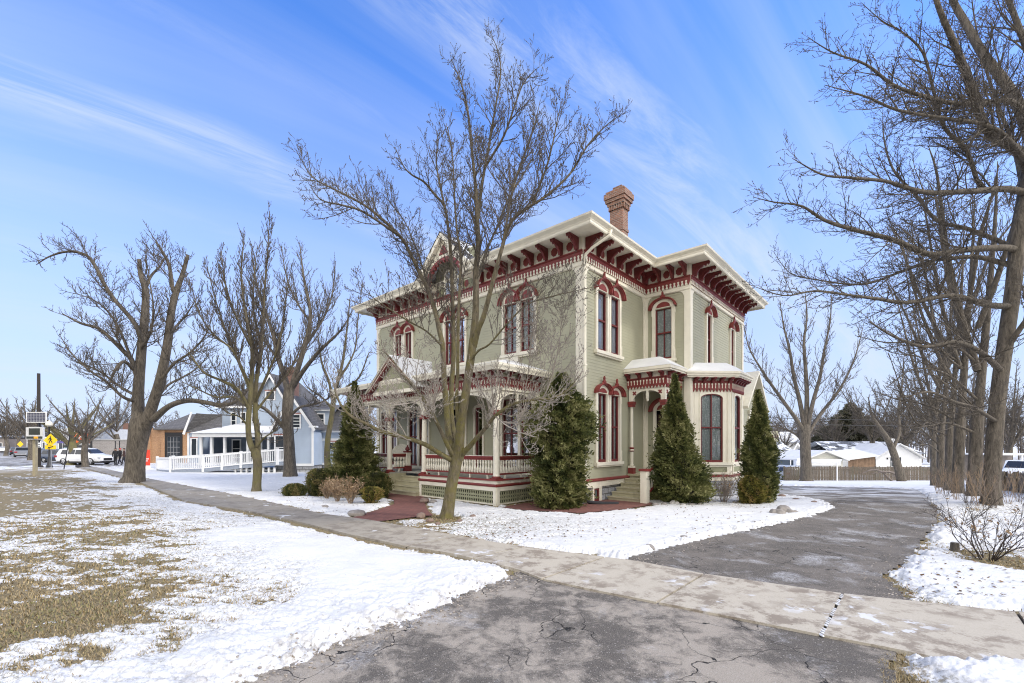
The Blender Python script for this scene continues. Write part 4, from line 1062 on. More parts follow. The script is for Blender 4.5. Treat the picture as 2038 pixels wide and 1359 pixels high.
for k in range(6): jn.append(jn[-1]+1.75); jf.append(jf[-1]+1.78)
m = MB()
for k in range(len(jn)-1):
    ns = 6; g = .019
    for q in range(ns):
        f0, f1 = q/ns, (q+1)/ns
        a0 = along(NE, jn[k]+g+(jn[k+1]-jn[k]-2*g)*f0); a1 = along(NE, jn[k]+g+(jn[k+1]-jn[k]-2*g)*f1)
        b0 = along(FE, jf[k]+g+(jf[k+1]-jf[k]-2*g)*f0); b1 = along(FE, jf[k]+g+(jf[k+1]-jf[k]-2*g)*f1)
        dz = rnd.uniform(0, .006) if q == 0 else dz
        vs = [(x, y, z) for z in (-.05, .036+dz) for x, y in (a0, a1, b1, b0)]
        fs = [(4, 5, 6, 7), (0, 1, 5, 4), (2, 3, 7, 6)]
        if q == 0: fs.append((3, 0, 4, 7))
        if q == ns-1: fs.append((1, 2, 6, 5))
        m.add(vs, fs)
kerbless('sidewalk_bed', walk_poly, simple('damp_joint', (.045, .038, .03), .9), .008, 'dark damp bed showing in the sidewalk joints')
o = m.build('sidewalk', CONC); tag(o, 'tan concrete sidewalk of separate slabs', 'pavement', kind='structure')
# snow packed in one joint
m = MB(); rr_ = random.Random(5)
a = G2(1634, 1269); b = G2(1677, 1186)
for i in range(26):
    k = i/26; x = a[0]+(b[0]-a[0])*k; y = a[1]+(b[1]-a[1])*k
    if rr_.random() < .85: m.ball((x, y, .030), .016*rr_.uniform(.7, 1.3), .05, .012, 6, 4, .2, i)
tag(m.build('snow_strip', SNOW, smooth=True), 'white snow packed in a sidewalk joint', 'snow', kind='stuff')
t = NT('red_pavers'); co = t.co(); b = t.n('ShaderNodeTexBrick'); b.inputs['Scale'].default_value = 1; b.inputs['Brick Width'].default_value = .21; b.inputs['Row Height'].default_value = .105
b.inputs['Mortar Size'].default_value = .006; b.inputs['Color1'].default_value = (.215, .085, .066, 1); b.inputs['Color2'].default_value = (.155, .065, .052, 1); b.inputs['Mortar'].default_value = (.09, .05, .04, 1)
t.l(t.mapping(co, (1, 1, 1), (0, 0, -HR)), b.inputs['Vector']); c = t.mix(t.rng(t.noise(co, 3, 5, .7), .45, .7, 0, .5), b.outputs['Color'], (.12, .05, .04)); t.col(c); t.rough(.9); t.bump(t.math('SUBTRACT', 1., b.outputs['Fac']), .5, .01)
PAV = t.m
kerbless('brick_path', brick_poly, PAV, .024, 'red brick path curving from the sidewalk to the front steps')
kerbless('brick_path', brick2, PAV, .022, 'red brick walk along the house corner to the side steps')

# ---- snow: a sheet with its own thickness, lying on lawn and edges
rs = np.geomspace(2.2, 72, 760); ths = np.linspace(-1.30, 1.30, 1620)
X, Y = polar(rs, ths)
n_lo = fbm(X, Y, .6, 4, 21); n_mid = fbm(X, Y, 3.0, 5, 22, .6); n_hi = fbm(X, Y, 14, 4, 23, .6)
d = np.full(X.shape, 1e9)
for poly, g in ((walk_clear, .04), (drive_poly, .10), (apron_poly, .0), (brick_poly, .0), (brick2, .0), (porch_poly, -.1), (house_poly, -.2), (street_poly, 0)):
    d = np.minimum(d, sdist(X, Y, poly)-g)
edge_wob = n_mid*.60+n_hi*.30
dd = d+edge_wob
# how much snow is left: control points read off the photograph, spread over the ground
ctrl = [(20, 942, -.5), (120, 940, -.25), (250, 938, .9), (60, 960, -.45), (20, 990, -.5), (150, 975, -.1), (240, 985, .1), (320, 975, .9), (300, 1010, .1), (420, 1000, .95), (380, 1040, .25), (100, 1010, -.25), (60, 1040, .0), (160, 1040, -.15),
        (80, 1080, .1), (250, 1070, .0), (330, 1090, .15), (20, 1120, -.2), (150, 1120, .1), (260, 1130, .05), (480, 1070, .8), (450, 1110, .35), (560, 1130, .5), (620, 1100, 1.0), (80, 1180, -.1), (60, 1220, -.55), (160, 1205, -.45), (220, 1200, -.3), (300, 1170, .1), (30, 1260, -.7), (120, 1245, -.5),
        (90, 1275, .35), (150, 1300, .6), (170, 1295, -.5), (215, 1275, .5), (260, 1290, .6), (320, 1292, .05), (380, 1200, .3), (440, 1230, .45), (540, 1190, .25), (520, 1250, .7), (640, 1200, .8), (700, 1150, 1.0), (850, 1150, 1.0), (400, 1300, .7), (250, 1340, .6), (120, 1350, .5), (520, 1310, .8), (640, 1270, .8), (760, 1220, .9), (900, 1180, 1.0), (960, 1150, .9),
        (900, 1020, .75), (1000, 1040, .55), (1100, 1060, .8), (1200, 1080, 1.0), (950, 1060, .55), (860, 1045, .15), (800, 1040, .25), (1000, 1030, .7), (1150, 1030, .9), (1300, 1040, 1.0), (1400, 1020, 1.0), (1350, 1006, .6), (1450, 1000, .3), (1500, 1030, 1.0), (1600, 1010, .9), (1560, 990, .6), (700, 1015, .8), (640, 1000, .7), (600, 995, .9), (660, 985, -.2), (720, 1005, .7),
        (400, 950, 1.0), (500, 960, 1.0), (600, 955, .9), (330, 945, 1.0), (1900, 1000, .8), (1900, 1060, .9), (1850, 1120, .9), (1950, 1150, 1.0), (1820, 1190, .4), (1950, 1190, .9), (1985, 1110, -.05), (1800, 960, .9), (1600, 962, 1.0), (1880, 1320, 1.0), (1980, 1340, 1.0), (1790, 1320, .1), (1775, 1345, -.6), (2030, 1250, 1.0), (1960, 1010, .2), (1990, 1040, .5)]
num = np.zeros(X.shape); den = np.zeros(X.shape)
LX, LA = np.log(np.hypot(X, Y)), np.arctan2(X, Y)
for px, py, v in ctrl:
    g = G(px, py); w_ = 1.0/(((LX-math.log(hypot(g[0], g[1])))**2*3.0+(LA-atan2(g[0], g[1]))**2*6.0+.0006)**1.9); num += w_*v; den += w_
cover = num/den
hf = house.matrix_basis.inverted(); hx = hf[0][0]*X+hf[0][1]*Y+hf[0][3]; hy = hf[1][0]*X+hf[1][1]*Y+hf[1][3]
bed = sst(.9, .3, sdist(X, Y, house_poly)+n_mid*.5)*(hx > -.5)
bed = np.maximum(bed, sst(.35, .1, sdist(X, Y, porch_poly)+n_mid*.4))
g = G(888, 1031); bed = np.maximum(bed, sst(.75, .35, np.hypot(X-g[0], (Y-g[1])*1.0)+n_mid*.8))
cover = cover-bed*1.3
spread = np.hypot(X, Y)
aniso = fbm(X*.75-Y*.25, Y*1.9+X*.3, 2.2, 6, 31, .64)          # melted streaks
walkd0 = sdist(X, Y, walk_poly)
aniso2 = fbm(X*.8-Y*.2, Y*1.7+X*.3, 7.5, 5, 33, .66)
lawn = sst(1.2, 3.0, walkd0)*(X < 0)
cv = cover-.10*lawn+aniso*(1.5+.6*(1-lawn))+aniso2*1.7*lawn+n_lo*.5
walkd = sdist(X, Y, walk_clear)
thick = .055*sst(-.25, .9, cv)-.028+n_hi*.010*np.clip(1.4-cover, .3, 1)
thick = np.where(cv > .55, np.maximum(thick, .016+n_lo*.02+n_mid*.012), thick)
# banks thrown up by the plough along the apron and the driveway
da = sdist(X, Y, apron_poly); dr = sdist(X, Y, drive_poly)
bank = sst(1.7, .3, da)*sst(-.02, .5, da)*(.025+.10*np.maximum(0, fbm(X, Y, 3.2, 5, 41, .6)+.12))+sst(1.0, .2, dr)*sst(0, .3, dr)*(.01+.26*np.maximum(0, fbm(X, Y, 2.6, 5, 42, .6)))
lump = np.maximum(0, fbm(X, Y, 7.5, 3, 47)-.02)*.09*sst(2.6, .5, da)
walkd = sdist(X, Y, walk_clear)
thick = thick+bank*np.clip(cover+.5, 0, 1)*sst(-.1, .3, cv+.4)+lump*np.clip(cover+.3, 0, 1)
thick = thick+.035*sst(.3, .9, cover)*sst(.05, .35, walkd)
side = sst(-.05, .42, dd)
hgt = thick*side-(1-side)*.045
Z = gz(X, Y)+.012+hgt+n_mid*.008
above = (hgt > -.020) & (X < 60)
F = grid_faces(len(rs), len(ths)); keep = above.ravel()[F].any(1); F = F[keep]
used = np.unique(F); mp = np.zeros(X.size, int); mp[used] = np.arange(len(used))
dirt = np.clip(sst(.9, .0, da)+.9*sst(.8, 0, dr)*.8, 0, 1)*.9+.25*sst(3.0, .5, da)
tx, ty = G2(960, 1050)
thin = np.clip(sst(1.0, .1, cover)*.8+.9*np.exp(-((X-tx)**2/10+(Y-ty)**2/2.2))*sst(.3, 0, -walkd), 0, 1)
V = np.stack([X.ravel(), Y.ravel(), Z.ravel()], 1)[used]
o = np_mesh('snow_cover', V, mp[F], SNOWG, smooth=True, attrs={'dirt': dirt.ravel()[used], 'thin': thin.ravel()[used]})
tag(o, 'old white snow lying in patches on the brown lawn', 'snow', kind='structure')
SNOW_H = (rs, ths, hgt, cover, d)
def snow_at(x, y):
    r_ = hypot(x, y); a_ = atan2(x, y); i = int(np.clip(np.searchsorted(rs, r_), 0, len(rs)-1)); j = int(np.clip(np.searchsorted(ths, a_), 0, len(ths)-1))
    return float(hgt[i, j]), float(cover[i, j]), float(d[i, j])

# ---- grass blades standing through the snow and in the bare patches
rg = np.random.default_rng(4)
N = 330000
rr = 2.6*(19/2.6)**rg.random(N); aa = rg.uniform(-.95, .95, N); x = rr*np.sin(aa); y = rr*np.cos(aa)
i = np.clip(np.searchsorted(rs, rr), 0, len(rs)-1); j = np.clip(np.searchsorted(ths, aa), 0, len(ths)-1)
h_ = hgt[i, j]; dd_ = d[i, j]; cvv = cover[i, j]
pk = (dd_ > .03) & (h_ < .012+rg.random(N)*.006) & (rg.random(N) < np.clip(.9-cvv*.8, .08, 1)*np.where(h_ < 0, 1, .35)) & ((y < 8) | (rg.random(N) < .7))
x, y, rr = x[pk], y[pk], rr[pk]; N = len(x)
L = rg.uniform(.022, .060, N); wd = rg.uniform(.0022, .0042, N)*np.clip(rr/5, 1, 3); az = rg.uniform(0, 2*pi, N); ln = rg.uniform(.35, 1.25, N)
z = gz(x, y)-.008; bx_ = np.cos(az+pi/2)*wd; by_ = np.sin(az+pi/2)*wd
mx_ = np.cos(az)*np.sin(ln)*L; my_ = np.sin(az)*np.sin(ln)*L; mz = np.cos(ln)*L
V = np.stack([np.stack([x-bx_, y-by_, z], 1), np.stack([x+bx_, y+by_, z], 1), np.stack([x+mx_*.5+bx_*.7, y+my_*.5+by_*.7, z+mz*.65], 1), np.stack([x+mx_*.5-bx_*.7, y+my_*.5-by_*.7, z+mz*.65], 1), np.stack([x+mx_*1.25, y+my_*1.25, z+mz*.95], 1)], 1).reshape(-1, 3)
b0 = np.arange(N)*5
t = NT('dead_grass'); k_ = t.attr('tone'); c = t.mix(t.rng(k_, 0, .5), (.40, .31, .165), (.28, .205, .10)); c = t.mix(t.rng(k_, .62, .85), c, (.19, .18, .065)); t.col(c); t.rough(.8)
tone = np.repeat(np.clip(rg.random(N)*.75+fbm(x, y, .9, 3, 77)*.7+.1, 0, 1), 5)
o = np_mesh('grass', V, [np.stack([b0, b0+1, b0+2, b0+3], 1), np.stack([b0+3, b0+2, b0+4], 1)], t.m, attrs={'tone': tone}); tag(o, 'dead straw coloured grass between the snow patches', 'grass', kind='stuff')
# ---- crumbs and fallen leaves along the edges
m = MB(); rr_ = random.Random(8)
for k in range(900):
    e = rr_.choice((0, 0, 1, 2)); pl = (apron_poly[:11], drive_poly[:9], drive_poly[16:26])[e if e < 3 else 0]
    i = rr_.randrange(len(pl)-1); s = rr_.random(); x = pl[i][0]+(pl[i+1][0]-pl[i][0])*s+rr_.gauss(0, .16); y = pl[i][1]+(pl[i+1][1]-pl[i][1])*s+rr_.gauss(0, .16)
    if hypot(x, y) < 2.2: continue
    h = snow_at(x, y)[0]; q = rr_.uniform(.006, .018)
    m.ball((x, y, gzf(x, y)+max(.014, .012+h)+q*.2), q, q*rr_.uniform(.6, 1), q*.6, 5, 4, .25, k)
tag(m.build('ice_crumbs', simple('dirty_ice', (.32, .28, .24), .7, .4, 9)), 'crumbs of dirty ice along the pavement edges', 'debris', kind='stuff')
m = MB()
for k in range(1500):
    if k < 650: g = G(rr_.gauss(930, 110), rr_.uniform(1025, 1085))
    elif k < 1000: g = G(rr_.uniform(1100, 1560), rr_.uniform(1000, 1075))
    elif k < 1300: g = G(rr_.uniform(1760, 2036), rr_.uniform(1010, 1200))
    else: g = G(rr_.uniform(560, 780), rr_.uniform(985, 1030))
    h, cv_, d_ = snow_at(g[0], g[1])
    if d_ < .02: continue
    z = g[2]+.018+max(0, h); q = rr_.uniform(.018, .045); a = rr_.uniform(0, 6.3); ti = rr_.uniform(0, .02)
    vs = [(g[0]+q*cos(a), g[1]+q*sin(a), z+.004), (g[0]+q*.5*cos(a+1.3), g[1]+q*.5*sin(a+1.3), z+ti+.006), (g[0]-q*.8*cos(a), g[1]-q*.8*sin(a), z+.012), (g[0]+q*.5*cos(a-1.5), g[1]+q*.5*sin(a-1.5), z+.005)]
    m.add(vs, [(0, 1, 2, 3)])
tag(m.build('fallen_leaves', simple('dead_leaf', (.15, .085, .035), .8, .5, 2)), 'brown fallen leaves scattered over the snow', 'leaves', kind='stuff')
# ------------------------------------------------------------------ bare trees
def bark(name, c1, c2, moss=None, sc=9):
    t = NT(name); co = t.co(); v = t.mapping(co, (1, 1, .22))
    a = t.noise(v, sc, 9, .78, .8); b = t.noise(co, 1.1, 4)
    c = t.mix(t.rng(a, .38, .62), c1, c2)
    if moss:
        sz = t.n('ShaderNodeSeparateXYZ'); t.l(co, sz.inputs[0]); mk = t.math('MULTIPLY', t.rng(b, .34, .56), t.rng(t.noise(co, 7, 5, .7), .3, .6))
        c = t.mix(t.math('MULTIPLY', mk, t.rng(sz.outputs[2], 3.5, 7.5, 1, .1)), c, moss)
    t.col(c); t.rough(.9); t.b.inputs['Specular IOR Level'].default_value = .2; t.bump(a, 1.0, .06); return t.m
BARKC = bark('lichen_bark', (.062, .052, .038), (.21, .175, .125), (.17, .148, .05), 15)
BARKB = bark('grey_brown_bark', (.06, .052, .042), (.19, .162, .128), None, 10)
BARKG = bark('mossy_bark', (.08, .068, .046), (.19, .16, .11), (.17, .155, .06), 9)
t = NT('sunlit_low_twig'); sz = t.n('ShaderNodeSeparateXYZ'); t.l(t.co(), sz.inputs[0]); nz = t.noise(t.co(), 1.2, 4)  # lower twigs painted paler by height, standing in for sunlight on them
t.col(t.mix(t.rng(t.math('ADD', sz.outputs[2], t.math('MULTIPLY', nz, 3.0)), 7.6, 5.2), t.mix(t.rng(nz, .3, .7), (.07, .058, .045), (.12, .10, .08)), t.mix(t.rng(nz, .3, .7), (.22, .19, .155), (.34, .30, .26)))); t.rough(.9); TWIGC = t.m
TWIGL = simple('pale_twig', (.22, .18, .15), .9, .3, 1.2)
TWIGB = simple('brown_twig', (.098, .083, .067), .9, .35, .6)

def tubes(polys, radii, sides):
    """many tapered tubes at once: polylines of the same length share one batch"""
    by = {}
    for p, r in zip(polys, radii): by.setdefault(len(p), []).append((p, r))
    Vs = []; Fs = []; base = 0
    for n, L in by.items():
        Pn = np.array([q[0] for q in L], float); R = np.array([q[1] for q in L], float); B = len(L)
        T = np.empty_like(Pn); T[:, 1:-1] = Pn[:, 2:]-Pn[:, :-2]; T[:, 0] = Pn[:, 1]-Pn[:, 0]; T[:, -1] = Pn[:, -1]-Pn[:, -2]
        T /= np.linalg.norm(T, axis=2, keepdims=True)+1e-9
        m = T.mean(1); ref = np.where(np.abs(m[:, 2:3]) < .8, np.array([[0, 0, 1.]]), np.array([[1., 0, 0]]))
        A = np.cross(T, ref[:, None, :]); A /= np.linalg.norm(A, axis=2, keepdims=True)+1e-9; Bv = np.cross(T, A)
        an = np.arange(sides)*2*pi/sides
        V = Pn[:, :, None, :]+R[:, :, None, None]*(A[:, :, None, :]*np.cos(an)[None, None, :, None]+Bv[:, :, None, :]*np.sin(an)[None, None, :, None])
        i, j, k = np.meshgrid(np.arange(B), np.arange(n-1), np.arange(sides), indexing='ij')
        a = base+(i*n+j)*sides+k; b = base+(i*n+j)*sides+(k+1) % sides
        Fs.append(np.stack([a, b, b+sides, a+sides], -1).reshape(-1, 4)); Vs.append(V.reshape(-1, 3)); base += B*n*sides
    return np.concatenate(Vs), np.concatenate(Fs)

def smooth_path(pts, sub=4):
    """Catmull-Rom through (x,y,z,r) points"""
    p = [np.array(q, float) for q in pts]; p = [2*p[0]-p[1]]+p+[2*p[-1]-p[-2]]; out = []
    for i in range(1, len(p)-2):
        for k in range(sub):
            t = k/sub
            out.append(.5*((2*p[i])+(-p[i-1]+p[i+1])*t+(2*p[i-1]-5*p[i]+4*p[i+1]-p[i+2])*t*t+(-p[i-1]+3*p[i]-3*p[i+1]+p[i+2])*t**3))
    out.append(p[-2]); a = np.array(out); a[:, 3] = np.maximum(a[:, 3], .004); return a

class Tree:
    def __init__(s, seed, up=.25, wig=.16, ang=(28, 58), tw=.006, ratio=.62, dens=1.0, maxlev=4, spur=0, droop=0, flat=1.0, minlen=.22, bud=0.0, rate=(6.4, 6.4, 6.8, 6)):
        s.rate = rate
        s.r = random.Random(seed); s.up = up; s.wig = wig; s.ang = ang; s.tw = tw; s.ratio = ratio; s.dens = dens; s.maxlev = maxlev
        s.spur = spur; s.big = []; s.small = []; s.droop = droop; s.flat = flat; s.minlen = minlen; s.bud = bud; s.buds = []
    def rdir(s, d, a):
        """turn direction d by angle a about a random axis"""
        r = s.r; d = d.normalized(); u = d.cross(Vector((0, 0, 1)) if abs(d.z) < .9 else Vector((1, 0, 0))).normalized(); v = d.cross(u)
        ph = r.uniform(0, 2*pi); return (d*cos(a)+(u*cos(ph)+v*sin(ph))*sin(a)).normalized()
    def path(s, p, d, L, r0, r1, lev):
        r = s.r; n = (7, 6, 5, 4, 4)[min(lev, 4)]; out = [np.array((*p, r0))]; q = Vector(p); d = d.copy()
        for i in range(n):
            wg = s.wig*(1 if lev == 0 else .68); d = d+Vector((r.gauss(0, wg), r.gauss(0, wg), r.gauss(0, wg)+s.up*(.8 if lev > 0 else .5)/n*2-s.droop/n)); d.normalize()
            q = q+d*(L/n); k = (i+1)/n; out.append(np.array((q.x, q.y, q.z, r0*(1-k)+r1*k)))
        return np.array(out)
    def grow(s, path, lev, start=.2, L=None, dens=1.0, endfork=True):
        """children along a path"""
        r = s.r; seg = np.linalg.norm(np.diff(path[:, :3], axis=0), axis=1); cum = np.concatenate([[0], np.cumsum(seg)]); tot = cum[-1]
        if L is None: L = tot
        (s.big if path[0, 3] > .028 else s.small).append(path)
        if lev >= s.maxlev or tot < s.minlen: 
            if s.bud:
                for q in path[2:]: s.buds.append(tuple(q[:3]))
            return
        n = max(2, int((1.2+tot*s.rate[min(lev, 3)])*s.dens*(dens if lev == 0 else 1)))
        for i in range(n):
            k = start+(1-start)*(i+r.random())/n; k = min(k, .985); a = k*tot; j = int(np.clip(np.searchsorted(cum, a)-1, 0, len(seg)-1)); f = (a-cum[j])/max(seg[j], 1e-6)
            q = path[j]*(1-f)+path[j+1]*f; d = Vector(path[j+1, :3]-path[j, :3]).normalized()
            an = radians(r.uniform(*s.ang)); nd = s.rdir(d, an); nd.y *= s.flat
            nd = (nd+Vector((0, 0, s.up*r.uniform(.2, 1.0)))).normalized()
            l = L*(s.ratio if lev == 0 else .5)*(1-(.72 if lev == 0 else .58)*k)*r.uniform(.45, 1.15)
            if lev == s.maxlev-1: l = min(l, .45+.25*r.random())
            if l < .09: l = .09+.1*r.random()
            r0 = max(s.tw, min(q[3]*.62, .005+l*.0115)); r1 = max(s.tw*.5, r0*.28)
            s.grow(s.path(q[:3], nd, l, r0, r1, lev+1), lev+1, .12, l)
    def limb(s, pts, lev=0, start=.25, dens=1.0, L=None, sub=4):
        s.grow(smooth_path(pts, sub), lev, start, L, dens)
    def finish(s, name, label, base, mt, mb, group=None, cat='tree', trunkname='trunk', crown='crown'):
        o = empty(name, base, 0, label, cat, group); b = np.array(base)
        for nm, lst, mat, sd in ((trunkname, s.big, mt, 10), (crown, s.small, mb, 4 if len(s.small) < 14000 else 3)):
            if not lst: continue
            V, F = tubes([p[:, :3]-b for p in lst], [p[:, 3] for p in lst], sd)
            if nm == crown and s.bud:
                bb = np.array(s.buds)-b; nn = len(bb); e = np.array([[1, 0, 0], [-.5, .87, 0], [-.5, -.87, 0], [0, 0, 1.5], [0, 0, -1.0]])*s.bud
                jit = np.random.default_rng(3).normal(0, s.bud*.6, (nn, 5, 3))
                VV = (bb[:, None, :]+e[None]+jit*.5).reshape(-1, 3); fb = np.array([[0, 1, 3], [1, 2, 3], [2, 0, 3], [1, 0, 4], [2, 1, 4], [0, 2, 4]])
                FF = (np.arange(nn)[:, None, None]*5+fb[None]).reshape(-1, 3)+len(V)
                np_mesh(nm, np.concatenate([V, VV]), [F, FF], mat, o, smooth=True)
            else: np_mesh(nm, V, F, mat, o, smooth=True)
        return o
def PX(Y, lst):
    """limb points read off the photograph at a real distance: (px, py, depth offset, radius)"""
    return [(*P(a, b, Y+dy), r) for a, b, dy, r in lst]

# ---- the big tree in front of the house
YT = 12.9
T = Tree(3, up=.30, wig=.17, ang=(28, 62), tw=.0048, ratio=.46, dens=1.0, maxlev=3, flat=.9, minlen=.12, bud=.013)
T.big.append(smooth_path([(*P(888, 1040, YT), .30), (*P(889, 1028, YT), .215), (*P(893, 1005, YT), .18), (*P(899, 965, YT), .165), (*P(907, 925, YT), .172), (*P(911, 897, YT), .19), (*P(913, 875, YT), .12)], 5))
limbs = [
 ([(905, 918, 0, .11), (881, 906, -.2, .085), (845, 884, -.5, .075), (796, 868, -.8, .066), (757, 858, -1.0, .06), (730, 843, -1.1, .052), (702, 830, -1.1, .045), (680, 808, -1.0, .038), (668, 780, -.9, .026), (660, 748, -.8, .012)], .3, .8),
 ([(908, 910, 0, .10), (895, 895, -.2, .078), (876, 854, -.5, .066), (859, 821, -.7, .058), (840, 791, -.9, .05), (823, 769, -1., .042), (801, 745, -1.1, .032), (780, 715, -1.1, .022), (758, 695, -1.0, .01)], .3, 1.3),
 ([(905, 915, 0, .14), (893, 865, .1, .115), (889, 815, .3, .105), (884, 755, .5, .10), (881, 690, .7, .095), (874, 656, .8, .09), (866, 619, .9, .085), (852, 577, 1., .08), (836, 545, 1., .072), (817, 506, .9, .066), (798, 472, .8, .058), (749, 426, .5, .046), (715, 402, .4, .04), (668, 378, .2, .03), (621, 351, 0, .02), (590, 300, 0, .009)], .42, 1.0),
 ([(798, 472, .8, .05), (770, 452, .2, .042), (720, 420, -.4, .035), (680, 408, -.8, .028), (640, 398, -1.1, .02), (618, 372, -1.2, .01)], .25, 1.0),
 ([(911, 905, 0, .13), (899, 837, .5, .10), (898, 782, .8, .09), (903, 700, 1.0, .082), (901, 612, 1.1, .072), (898, 521, 1.1, .062), (893, 463, 1.0, .055), (885, 412, .9, .047), (866, 388, .7, .042), (844, 362, .5, .036), (820, 348, .3, .028), (803, 330, .2, .02), (786, 292, 0, .009)], .35, .9),
 ([(885, 412, .9, .042), (874, 360, 1.2, .035), (868, 320, 1.4, .027), (872, 285, 1.4, .018), (866, 250, 1.3, .009)], .2, 1.0),
 ([(915, 890, 0, .10), (909, 790, -.3, .065), (911, 741, -.4, .058), (911, 685, -.5, .052), (913, 612, -.6, .048), (917, 514, -.6, .042), (910, 463, -.6, .036), (905, 400, -.6, .03), (903, 345, -.5, .024), (898, 290, -.4, .018), (888, 245, -.3, .009)], .45, .7),
 ([(912, 915, 0, .19), (917, 848, -.2, .155), (925, 796, -.3, .145), (933, 741, -.3, .14), (940, 690, -.3, .135), (947, 617, -.3, .115), (947, 545, -.3, .10), (952, 489, -.3, .088), (950, 446, -.3, .078), (947, 378, -.3, .062), (939, 297, -.2, .048), (929, 209, 0, .034), (915, 158, .1, .022), (898, 118, .1, .009)], .42, .85),
 ([(950, 440, -.3, .065), (960, 362, .1, .052), (973, 290, .4, .042), (983, 230, .5, .034), (996, 152, .6, .025), (993, 108, .6, .018), (975, 62, .6, .008)], .22, .9),
 ([(967, 330, .1, .042), (1003, 270, -.4, .034), (1027, 202, -.7, .026), (1044, 162, -.8, .018), (1072, 133, -.9, .008)], .2, 1.0),
 ([(943, 690, -.3, .11), (952, 655, -.5, .092), (962, 631, -.6, .085), (974, 587, -.7, .076), (984, 548, -.8, .07), (1000, 490, -.9, .06), (1012, 450, -1.0, .052), (1037, 422, -1.1, .047), (1088, 389, -1.1, .04), (1135, 345, -1.1, .033), (1169, 290, -1.1, .025), (1206, 250, -1.0, .017), (1234, 229, -.9, .008)], .35, 1.0),
 ([(1000, 490, -.9, .045), (1015, 405, -.3, .04), (1030, 345, 0, .034), (1050, 290, .3, .027), (1066, 240, .4, .018), (1075, 200, .4, .008)], .2, 1.0),
 ([(1060, 405, -1.1, .036), (1085, 340, -1.4, .03), (1100, 285, -1.6, .024), (1110, 235, -1.7, .016), (1120, 195, -1.7, .008)], .15, 1.1),
 ([(918, 905, 0, .12), (935, 888, -.3, .085), (950, 870, -.6, .075), (968, 850, -.9, .066), (985, 828, -1.1, .056), (1013, 808, -1.3, .048), (1032, 801, -1.4, .044), (1065, 795, -1.5, .038), (1101, 792, -1.5, .03), (1130, 775, -1.5, .02), (1155, 745, -1.4, .009)], .3, 1.2),
 ([(935, 720, -.3, .05), (952, 698, -.6, .036), (974, 685, -.8, .03), (1006, 648, -1.0, .026), (1048, 607, -1.2, .022), (1097, 590, -1.3, .018), (1140, 580, -1.3, .013), (1185, 570, -1.3, .007)], .2, 1.2),
 ([(950, 560, -.3, .05), (968, 500, .3, .042), (990, 450, .9, .036), (1010, 400, 1.3, .03), (1040, 350, 1.6, .024), (1062, 310, 1.7, .017), (1085, 262, 1.7, .008)], .2, 1.0),
 ([(866, 619, .9, .045), (850, 560, 1.6, .034), (830, 500, 2.0, .028), (805, 440, 2.2, .022), (775, 400, 2.2, .016), (762, 350, 2.2, .008)], .2, 1.0),
 ([(881, 690, .7, .04), (850, 660, .1, .03), (815, 640, -.5, .026), (775, 615, -.9, .02), (740, 590, -1.2, .014), (715, 560, -1.3, .007)], .2, 1.1),
 ([(985, 828, -1.1, .03), (1005, 845, -1.6, .022), (1040, 862, -2., .016), (1068, 870, -2.2, .009)], .1, 1.0),
 ([(840, 791, -.9, .03), (825, 800, -1.4, .02), (790, 805, -1.8, .014), (760, 800, -2., .007)], .1, 1.3),
 ([(1080, 793, -1.5, .025), (1095, 760, -1.7, .02), (1110, 700, -1.8, .015), (1118, 640, -1.8, .011), (1125, 560, -1.8, .006)], .1, 1.1),
 ([(1040, 800, -1.4, .022), (1050, 750, -1.7, .017), (1056, 690, -1.8, .012), (1064, 620, -1.8, .006)], .1, 1.1),
]
for pts, st, dn in limbs: T.limb([(q[0], q[1], q[2], q[3]*.84) for q in PX(YT, pts)], 0, st, dn*.95, 4.2)
print('twigs central', len(T.big), len(T.small))
T.finish('bare_tree', 'many stemmed bare tree with lichen covered bark in front of the porch', G(888, 1031), BARKC, TWIGC)

